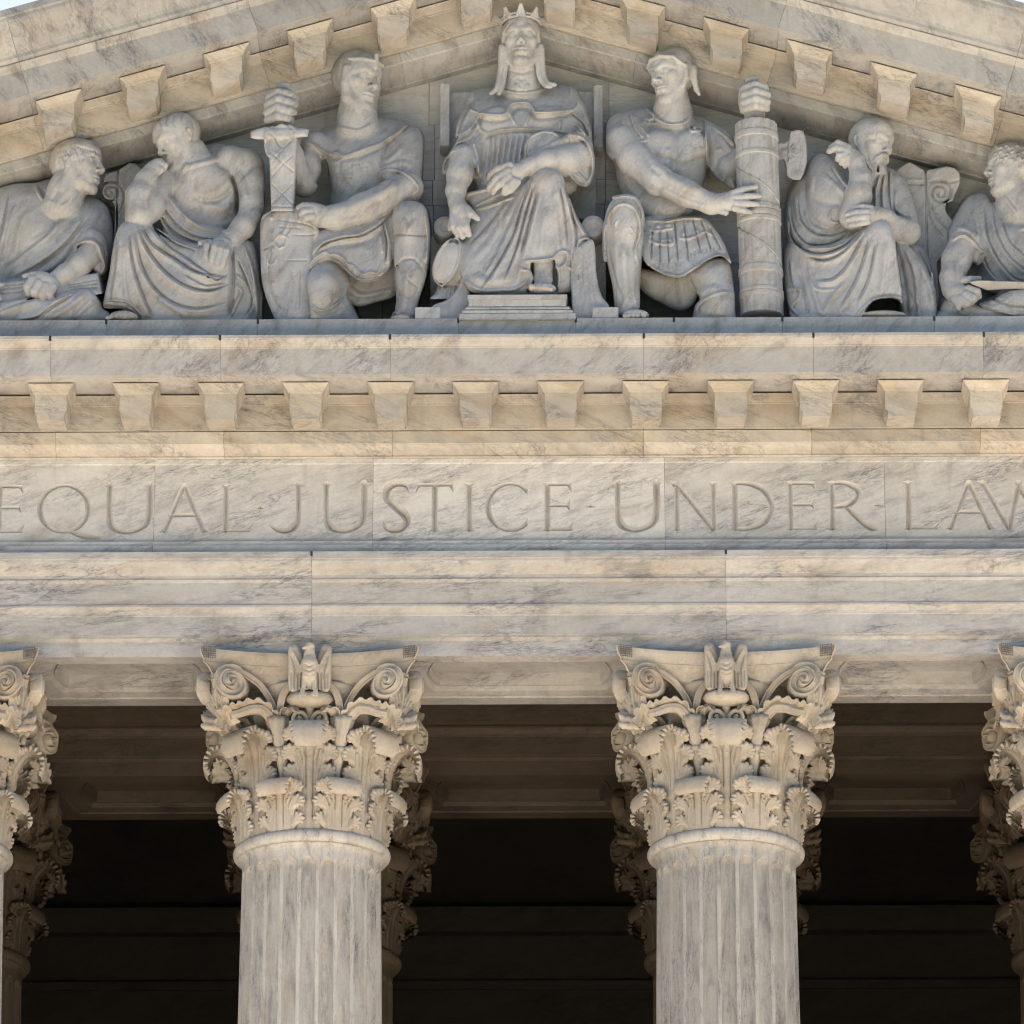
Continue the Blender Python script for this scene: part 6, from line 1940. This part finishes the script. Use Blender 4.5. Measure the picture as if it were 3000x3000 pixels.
    # viewer's right arm
    s.relief([(1190, 1000), (1260, 1020), (1310, 1150), (1332, 1280), (1320, 1360), (1250, 1395), (1180, 1340), (1200, 1230), (1180, 1120)], [(1240, 1080, 310), (1270, 1200, 340), (1270, 1320, 370), (1220, 1300, 390)], rnd=60, k=14)
    s.chain([(1265, 1325, 370, 76), (1200, 1300, 430, 70), (1130, 1250, 490, 54), (1080, 1225, 520, 46)], k=14)
    s.lines([([(1195, 1210), (1240, 1240), (1290, 1245)], 10, -12), ([(1210, 1090), (1200, 1160), (1215, 1220)], 12, 9)], pm=200)
    s.ell(1045, 1228, 545, 62, 48, 40, k=14)
    hand_fingers(s, [[(1050, 1190, 560, 20), (1005, 1182, 568, 18), (960, 1188, 560, 14)], [(1030, 1212, 575, 21), (970, 1214, 585, 19), (918, 1226, 570, 15)], [(1030, 1240, 578, 21), (970, 1244, 588, 19), (920, 1256, 572, 15)], [(1030, 1266, 570, 20), (980, 1276, 580, 18), (935, 1286, 566, 14)]], k=6)
    # raised forearm, hand bent behind the ear
    s.chain([(950, 1235, 490, 78), (985, 1120, 480, 74), (1000, 1030, 470, 58), (985, 940, 450, 50), (965, 905, 445, 46)], k=12)
    s.ell(920, 872, 450, 70, 42, 36, k=16, roll=24)
    hand_fingers(s, [[(930, 848, 455, 24), (878, 824, 462, 22), (838, 848, 452, 17)], [(920, 868, 465, 24), (868, 850, 472, 22), (826, 868, 462, 16)], [(915, 890, 470, 22), (882, 892, 476, 19), (872, 914, 466, 15)], [(932, 905, 470, 21), (902, 914, 475, 18), (892, 936, 466, 14)], [(948, 920, 466, 19), (922, 934, 470, 16), (914, 956, 462, 12)]], k=9)
    head(s, 1075, 832, 310, 310, yaw=44, pitch=16, ears=(-1, 1), beard=True, old=1.0, brow=1.2, hk=0.012)
    for k in range(14):
        a = R(200 + 12 * k)
        s.lines([([(1105 + 12 * math.cos(a) * k % 7, 945 + 3 * k % 50), (1110 + 10 * math.sin(a), 985)], 4, -4)], pm=250)
    s.lines([([(1025, 900), (1040, 950), (1075, 990)], 5, -5), ([(1045, 900), (1065, 950), (1090, 985)], 5, -5), ([(1010, 900), (1020, 930)], 5, -5)], pm=200)
    s.floor(1794)
    return s, 1794

def fig_right_edge():
    ox = 3864
    s = Sculpt(1410, 2760, 800, 1960, 680, ox=ox)
    s.relief([(1590, 1180), (1640, 1115), (1720, 1108), (1770, 1160), (1850, 1245), (1960, 1215), (2060, 1190), (2140, 1250), (2160, 1420), (2200, 1680), (1720, 1660), (1660, 1500), (1570, 1320)],
             [(1690, 1160, 290), (1680, 1340, 350), (1850, 1350, 400), (1980, 1400, 400), (1750, 1560, 370), (1940, 1600, 370), (1980, 1270, 330), (2120, 1300, 290), (2140, 1600, 350)], rnd=90, k=0)
    s.lines([([(1760, 1130), (1790, 1190), (1850, 1240), (1920, 1250), (2000, 1210)], 9, 12), ([(1790, 1150), (1830, 1205), (1900, 1230)], 12, -10), ([(1700, 1170), (1700, 1330), (1760, 1480), (1850, 1590), (1960, 1620)], 14, 12, 't'), ([(1740, 1190), (1760, 1340), (1830, 1470), (1930, 1560)], 13, 10, 't'),
             ([(1790, 1260), (1830, 1380), (1930, 1480)], 12, 9, 't'), ([(1890, 1310), (1960, 1280), (2000, 1240)], 12, 8), ([(1670, 1400), (1700, 1520), (1760, 1600)], 12, 11, 't'), ([(1650, 1150), (1660, 1280), (1690, 1420)], 14, 8)])
    # sleeve, arm
    s.relief([(1600, 1150), (1650, 1130), (1700, 1200), (1700, 1400), (1680, 1470), (1640, 1500), (1560, 1440), (1500, 1360), (1530, 1260)], [(1630, 1200, 330), (1600, 1330, 410), (1550, 1380, 400), (1670, 1400, 420)], rnd=65, k=16)
    s.chain([(1580, 1380, 400, 84), (1530, 1480, 450, 80), (1502, 1580, 495, 68), (1500, 1640, 515, 62)], k=10)
    s.lines([([(1500, 1370), (1560, 1340), (1620, 1370), (1660, 1420), (1690, 1440), (1670, 1490), (1640, 1510)], 9, 12), ([(1530, 1300), (1590, 1310), (1640, 1350)], 12, 9), ([(1530, 1340), (1600, 1340)], 9, 7), ([(1640, 1180), (1660, 1300), (1670, 1400)], 14, 7)], pm=200)
    s.ell(1535, 1672, 540, 92, 60, 55, k=20, roll=20)
    hand_fingers(s, [[(1545, 1596, 540, 26), (1600, 1586, 555, 20), (1650, 1580, 545, 13)], [(1585, 1640, 575, 25), (1630, 1655, 590, 24), (1640, 1680, 570, 20)], [(1570, 1670, 585, 26), (1612, 1690, 600, 24), (1600, 1712, 575, 20)], [(1540, 1690, 580, 25), (1575, 1720, 592, 22), (1560, 1732, 570, 18)], [(1505, 1695, 570, 23), (1530, 1730, 580, 20)]], k=7)
    s.relief([(1430, 1760), (1470, 1695), (1560, 1700), (1640, 1730), (1720, 1700), (1800, 1655), (1880, 1640), (2100, 1620), (2350, 1640), (2560, 1700), (2700, 1790), (2720, 1850), (1425, 1850)], [(1480, 1770, 520), (1640, 1780, 560), (1820, 1720, 600), (1960, 1750, 600), (1720, 1760, 580), (2300, 1730, 570), (2600, 1800, 520)], rnd=55, k=10)
    s.lines([([(1640, 1720), (1740, 1760), (1850, 1790)], 14, 11, 's'), ([(1700, 1700), (1800, 1740), (1920, 1750)], 14, 10, 't'), ([(1500, 1740), (1580, 1790)], 14, 8), ([(1830, 1670), (1780, 1720), (1700, 1750)], 14, 8)], pm=400)
    s.chain([(2090, 1270, 290, 84), (2150, 1420, 340, 76), (2110, 1540, 440, 62), (2010, 1600, 520, 50)], k=16)
    s.chain([(1865, 1080, 285, 86), (1885, 1160, 270, 105), (1900, 1230, 260, 125)], k=14)
    s.lines([([(1810, 1120), (1850, 1180), (1880, 1220)], 12, 8)], pm=120)
    head(s, 1856, 976, 305, 320, yaw=-72, pitch=0, ears=(1, -1), hk=0.03)
    for k in range(20):
        a = R(k * 17)
        cx, cy = 1770 + (k % 7) * 32, 842 + (k // 7) * 34 + (k % 2) * 12
        s.lines([([(cx - 12, cy), (cx, cy - 10), (cx + 12, cy), (cx + 6, cy + 10)], 5, 6)], pm=150)
    s.floor(1790)
    # tablet
    b = Sculpt(1570, 2120, 1560, 1700, 660, ox=ox, p0=420)
    b.relief([(1588, 1598), (1640, 1592), (2090, 1608), (2090, 1640), (1800, 1640), (1690, 1648), (1600, 1612)], [(1620, 1600, 640), (1990, 1600, 640), (1990, 1640, 590), (1660, 1635, 590)], rnd=6, k=0, smooth=1, back=440)
    return s, b, 1790

def eagle_sculpt():
    """spread eagle for the capital: own little board, 1 q = 1.74 mm, seen square-on"""
    s = Sculpt(-130, 130, -20, 300, 150, h=3.0, p0=-40)
    s.relief([(-118, 30), (-100, 12), (-70, 14), (-48, 60), (-30, 110), (-20, 200), (-40, 255), (-110, 255), (-120, 120)], [(-90, 60, 45), (-80, 200, 40), (-40, 120, 30)], rnd=26, k=0)
    s.relief([(118, 30), (100, 12), (70, 14), (48, 60), (30, 110), (20, 200), (40, 255), (110, 255), (120, 120)], [(90, 60, 45), (80, 200, 40), (40, 120, 30)], rnd=26, k=0)
    s.chain([(0, 75, 45, 34), (0, 120, 60, 46), (0, 170, 60, 44), (0, 220, 40, 30)], k=12)
    s.chain([(0, 70, 50, 30), (0, 30, 55, 27)], k=8)
    s.ell(0, 18, 58, 28, 24, 30, k=6)
    s.chain([(-10, 20, 78, 12), (-34, 26, 86, 8)], k=5)
    for q in (-1, 1):
        s.chain([(q * 26, 190, 60, 22), (q * 34, 235, 70, 16), (q * 36, 262, 82, 13)], k=8)
        for d in (-14, 0, 14):
            s.chain([(q * 36 + d * .4, 258, 84, 8), (q * 36 + d, 280, 92, 7)], k=3)
        s.lines([([(q * 95, 40), (q * 60, 110), (q * 50, 170)], 8, 5), ([(q * 104, 60), (q * 78, 140), (q * 70, 180)], 7, -5), ([(q * 60, 150), (q * 62, 250)], 5, -6), ([(q * 80, 150), (q * 82, 250)], 5, -6), ([(q * 98, 150), (q * 98, 250)], 5, -6), ([(q * 44, 150), (q * 46, 245)], 5, -6)])
    s.lines([([(-25, 110), (0, 122), (25, 110)], 5, -4), ([(-30, 135), (0, 148), (30, 135)], 5, -4), ([(-30, 160), (0, 172), (30, 160)], 5, -4), ([(-10, 240), (-12, 275)], 6, 5), ([(10, 240), (12, 275)], 6, 5)])
    return s

def _run(f):
    r = f()
    out = []
    for v in r if isinstance(r, tuple) else (r,):
        out.append(v.mesh() if isinstance(v, Sculpt) else v)
    return out
FIGS = [fig_enthroned, fig_roman, fig_swordsman, fig_right_thinker, fig_left_thinker, fig_left_edge, fig_right_edge, eagle_sculpt]
with ThreadPoolExecutor(4) as ex:
    RES = list(ex.map(_run, FIGS))
XREF = 978.3 * 3
def carve(name, sc, yb, parent, mat=None, label=None):
    P = world_pts(sc.V, XREF, 0.0, yb)
    P = P - np.array(parent.location)
    me = np_mesh(name, P, sc.F, mat or M_STAT)
    return link(name, me, parent, label=label)
# eagle mesh in the capital's frame (front face = -y)
_ea = RES[7][0]
_P = np.stack([_ea.V[:, 0] * Q, -(0.86 + _ea.V[:, 2] * Q), 1.39 + (265 - _ea.V[:, 1]) * Q * 1.0837 - 0.419 * _ea.V[:, 2] * Q * 0.9], 1)
me_eagle = np_mesh("eagle", _P, _ea.F, M_CAP)
make_column(-2 + CX0, 0, "fluted front column with eagle capital, wholly in view below the word JUSTICE", "front row of columns")
make_column(2 + CX0, 0, "fluted front column with eagle capital, wholly in view below the word UNDER", "front row of columns")
make_column(-5.65 + CX0, 0, "front marble column cut off by the left edge of the view", "front row of columns")
make_column(5.65 + CX0, 0, "front marble column cut off by the right edge of the view", "front row of columns")
make_column(-2 + CX0, 3.8, "shaded rear column half hidden behind the front column below JUSTICE", "shaded rear row of columns", M_REAR_SHADE)
make_column(2 + CX0, 3.8, "shaded rear column half hidden behind the front column below UNDER", "shaded rear row of columns", M_REAR_SHADE)
make_column(-5.80 + CX0, 3.8, "shaded rear column peeping out behind the front column at the left edge", "shaded rear row of columns", M_REAR_SHADE)
make_column(5.75 + CX0, 3.8, "shaded rear column peeping out behind the front column at the right edge", "shaded rear row of columns", M_REAR_SHADE)
# ------------------------------------------------------------------ statues
def statue(q, label):
    x = (q - XREF) * Q
    return empty("statue", (x, -1.3, ZB), label, "statue", "carved marble figures in the pediment")
t = statue(2952, "central seated robed woman of marble with a pointed crown, on the throne at the apex")
carve("body", RES[0][0], RES[0][2], t)
carve("crown", RES[0][1], RES[0][2], t)
ROM = statue(3800, "kneeling marble soldier in a cuirass and strip kilt grasping the bundle of rods")
carve("body", RES[1][0], RES[1][2], ROM)
carve("axe_blade", RES[1][1], RES[1][2], ROM)
t = statue(2000, "kneeling marble warrior in a close hood with his fist on an upright sheathed sword")
carve("body", RES[2][0], RES[2][3], t)
carve("sword", RES[2][1], RES[2][3], t)
carve("shield", RES[2][2], RES[2][3], t)
t = statue(4860, "bowed bearded marble man in a robe, one hand bent beside his ear")
carve("body", RES[3][0], RES[3][1], t)
t = statue(1050, "bare chested marble man in a robe with chin on fist, left of the shield")
carve("body", RES[4][0], RES[4][1], t)
t = statue(300, "reclining marble man in a tunic with a book, looking right, cut by the left edge")
carve("body", RES[5][0], RES[5][1], t)
t = statue(5650, "reclining marble man with curly hair looking left over a tablet, cut by the right edge")
carve("body", RES[6][0], RES[6][2], t)
carve("tablet", RES[6][1], RES[6][2], t)
# ------------------------------------------------------------------ throne, rod bundle, scrolled seat ends
def wq(x, y, p, yb=1801):
    """drawing-board point to world"""
    return ((x - XREF) * Q, -(TYO + p * Q), ZB + Q * (-(CY * y + CP * p) + (CY * yb + CP * PB)))
def qbox(name, x0, y0, x1, y1, p0, p1, parent, mat=None, bev=0.006, yb=1801, ox=0):
    xa, _, zt = wq(x0 + ox, y0, p1, yb)
    xb, yf, zb = wq(x1 + ox, y1, p1, yb)
    yk = -(TYO + p0 * Q)
    V, Fc = box((xa, yf, zb), (xb, yk, zt))
    l = Vector(parent.location)
    me = mesh_data(name, [Vector(v) - l for v in V], Fc, mat or M_STAT)
    bm = bmesh.new()
    bm.from_mesh(me)
    bmesh.ops.bevel(bm, geom=list(bm.edges), offset=bev, segments=2, affect='EDGES')
    bm.to_mesh(me)
    bm.free()
    return link(name, me, parent)
O4 = 1932
thr = empty("throne", (0.03, -0.9, ZB), "high backed marble throne with a moulded footstool under the crowned woman", "throne")
qbox("back_post", 553, 470, 607, 830, 0, 150, thr, ox=O4)
qbox("back_post", 1432, 482, 1484, 842, 0, 150, thr, ox=O4)
qbox("back_panel", 600, 520, 1440, 1250, 0, 70, thr, ox=O4)
for xx, yy in ((592, 1290), (1424, 1290)):
    c = wq(xx + O4, yy, 400)
    V, Fc = lathe([(0.0, 0.0), (0.055, 0.0), (0.06, 0.008), (0.075, 0.008), (0.085, 0.0), (0.108, 0.0), (0.115, -0.012), (0.115, -0.68), (0.0, -0.68)], 40)
    me = mesh_data("arm_scroll", [Vector((v[0] + c[0], -v[2] + c[1], v[1] + c[2])) - Vector(thr.location) for v in V], Fc, M_STAT, smooth=True)
    fix_normals(me)
    link("arm_scroll", me, thr)
qbox("seat_block", 505, 1345, 1495, 1830, 0, 260, thr, ox=O4)
qbox("base_block", 429, 1736, 570, 1806, 470, 622, thr, ox=O4)
qbox("base_block", 1418, 1740, 1563, 1803, 470, 622, thr, ox=O4)
qbox("footstool", 722, 1668, 1278, 1694, 300, 648, thr, ox=O4)
qbox("footstool", 728, 1692, 1272, 1738, 300, 636, thr, ox=O4)
qbox("footstool", 708, 1734, 1296, 1756, 300, 646, thr, ox=O4, bev=0.012)
qbox("footstool", 690, 1754, 1310, 1774, 300, 650, thr, ox=O4)
qbox("footstool", 673, 1772, 1326, 1806, 300, 655, thr, ox=O4)
def throne_legs():
    out = []
    for poly, ctrl in (([(1300, 1420), (1345, 1400), (1425, 1372), (1442, 1560), (1470, 1680), (1515, 1745), (1500, 1830), (1330, 1830), (1300, 1650)], [(1400, 1420, 520), (1380, 1600, 540), (1350, 1740, 570), (1480, 1730, 560)]),
                       ([(700, 1560), (660, 1640), (600, 1700), (520, 1738), (520, 1830), (720, 1830), (740, 1700)], [(690, 1600, 520), (620, 1720, 560), (700, 1780, 540)])):
        xs = [v[0] for v in poly]
        s = Sculpt(min(xs) - 15, max(xs) + 15, 1350, 1880, 640, ox=O4, p0=200, h=5)
        s.relief(poly, ctrl, rnd=16, k=0)
        s.lines([([(x, 1450), (x + 10, 1640), (x + 40, 1740)], 8, 5) for x in (1370, 1400)])
        s.floor(1801)
        out.append(s.mesh())
    return out
for sc in throne_legs():
    carve("leg", sc, 1801, thr)

# bundle of rods held by the soldier
def rod_bundle():
    ox = 3091
    top, bot = wq(1191 + ox, 676, 545, 1797), wq(1208 + ox, 1752, 575, 1797)
    rad = 121 * Q
    n_rod, per = 15, 10
    n = n_rod * per
    ys = [676, 678]
    bands = [(736, 768, 1.035), (850, 872, 1.03), (1150, 1178, 1.03), (1184, 1212, 1.03), (1218, 1244, 1.03), (1492, 1528, 1.035), (1614, 1634, 1.03), (1638, 1660, 1.03)]
    rows = []
    y = 676.0
    while y < 1752:
        rows.append(y)
        y += 6.0
    rows.append(1752.0)
    V, Fc = [], []
    for y in rows:
        t = (y - 676) / (1752 - 676)
        cx, cz = top[0] + (bot[0] - top[0]) * t, top[2] + (bot[2] - top[2]) * t
        cy = -(TYO + (424 + 24 * t) * Q)
        b = None
        for y0, y1, f in bands:
            if y0 <= y <= y1:
                b = f * (1 - 0.012 * abs((y - y0) / (y1 - y0) * 2 - 1) ** 4)
        for k in range(n):
            a = 2 * math.pi * k / n
            u = ((k % per) + 0.5) / per * 2 - 1
            r = rad * (1 + 0.02 * t)
            # alternate rods broken into staggered lengths
            step = 0.995 if (k // per) % 3 == 0 else 1.0
            r *= b if b else (0.925 + 0.065 * math.sqrt(max(0, 1 - u * u))) * step
            V.append((cx + r * math.sin(a), cy - r * math.cos(a), cz))
    for i in range(len(rows) - 1):
        for k in range(n):
            j = (k + 1) % n
            Fc.append((i * n + k, i * n + j, (i + 1) * n + j, (i + 1) * n + k))
    Fc.append(tuple(range(n)))
    Fc.append(tuple((len(rows) - 1) * n + k for k in range(n)))
    l = Vector(ROM.location)
    me = mesh_data("rod_bundle", [Vector(v) - l for v in V], Fc, M_STAT)
    fix_normals(me)
    rb = link("rod_bundle", me, ROM)
    # cord wound slantwise across the rods
    for y0, a0, y1, a1 in ((925, -78, 1135, 70), (1262, -78, 1478, 74)):
        P, N = [], []
        for k in range(30):
            t = k / 29
            y, a = y0 + (y1 - y0) * t, R(a0 + (a1 - a0) * t)
            tt = (y - 676) / (1752 - 676)
            # the cord's front point drops with how far it stands out
            r = rad * (1.0 + 0.02 * tt)
            cx, cz = top[0] + (bot[0] - top[0]) * tt, top[2] + (bot[2] - top[2]) * tt
            cy = -(TYO + (424 + 24 * tt) * Q)
            P.append((cx + r * math.sin(a) - l.x, cy - r * math.cos(a) - l.y, cz - l.z))
            N.append((math.sin(a), -math.cos(a), 0))
        sh = [(0.009 * math.cos(q), 0.009 * math.sin(q)) for q in [i * math.pi / 3 for i in range(6)]]
        link("cord", sweep(P, sh, M_STAT, "cord", normal=N), ROM)
    V, Fc = lathe([(0.07, -0.02), (0.07, 0.12), (0.0, 0.12)], 20)
    c = wq(1206 + ox, 1800, 470, 1797)
    link("shaft_end", mesh_data("shaft_end", [Vector((v[0] + c[0], v[1] - (TYO + 450 * Q), v[2] + ZB)) - l for v in V], Fc, M_STAT, smooth=True), ROM)
rod_bundle()

def seat_end(ox, poly, ctrl, lns, x0, x1, label, yb):
    s = Sculpt(x0, x1, 930, 1840, 260, ox=ox, h=4.7)
    s.relief(poly, ctrl, rnd=10, k=0, smooth=2)
    s.lines(lns)
    sc = s.mesh()
    xm = (x0 + x1) / 2 + ox
    t = empty("scrolled_seat_end", ((xm - XREF) * Q, -TYO - 0.2, ZB), label, "seat")
    carve("scroll_panel", sc, yb, t)
def spiral(cx, cy, r0, turns, sgn=1, a0=90):
    return [(cx + sgn * (r0 * (1 - k / 40) + 5) * math.cos(R(a0 - 360 * turns * k / 40)), cy - (r0 * (1 - k / 40) + 5) * math.sin(R(a0 - 360 * turns * k / 40))) for k in range(41)]
seat_end(3864, [(1220, 975), (1385, 978), (1510, 953), (1576, 985), (1578, 1055), (1548, 1120), (1538, 1155), (1500, 1165), (1500, 1220), (1560, 1300), (1540, 1400), (1440, 1500), (1440, 1840), (1220, 1840)],
         [(1240, 1000, 130), (1380, 1000, 150), (1480, 1000, 190), (1560, 1020, 190), (1460, 1110, 190), (1250, 1500, 130), (1420, 1500, 150), (1500, 1300, 150), (1250, 1800, 130), (1420, 1800, 150)],
         [(spiral(1465, 1105, 72, 2.2, 1, 150), 6, -12), ([(1395, 1150), (1400, 1230), (1430, 1300), (1490, 1370)], 6, -9), ([(1420, 1160), (1440, 1240), (1520, 1330)], 5, 9), ([(1390, 1040), (1460, 1040), (1530, 1045), (1575, 1030)], 6, -10), ([(1240, 1058), (1385, 1056)], 5, -8), ([(1240, 1030), (1385, 1030)], 5, 6), ([(1386, 980), (1386, 1480)], 4, -12, 'n'),
          ([(1410, 1200), (1440, 1195)], 4, -6), ([(1425, 1230), (1455, 1225)], 4, -6), ([(1440, 1260), (1475, 1250)], 4, -6)],
         1210, 1600, "scrolled marble seat end behind the bearded man, at the right", 1794)
seat_end(0, [(800, 975), (640, 978), (575, 1000), (570, 1060), (560, 1100), (590, 1150), (630, 1160), (640, 1230), (630, 1400), (660, 1500), (660, 1840), (800, 1840)],
         [(780, 1000, 120), (640, 1000, 150), (590, 1030, 180), (600, 1110, 190), (650, 1300, 140), (780, 1400, 120), (700, 1800, 130), (780, 1800, 120), (640, 1110, 180)],
         [(spiral(612, 1098, 62, 2.2, -1, 150), 6, -12), ([(650, 980), (650, 1480)], 4, -12, 'n'), ([(580, 1045), (650, 1040)], 6, -9), ([(660, 1060), (690, 1110), (680, 1180), (655, 1230)], 5, -9)],
         540, 810, "scrolled marble seat end behind the bare chested man, at the left", 1812)
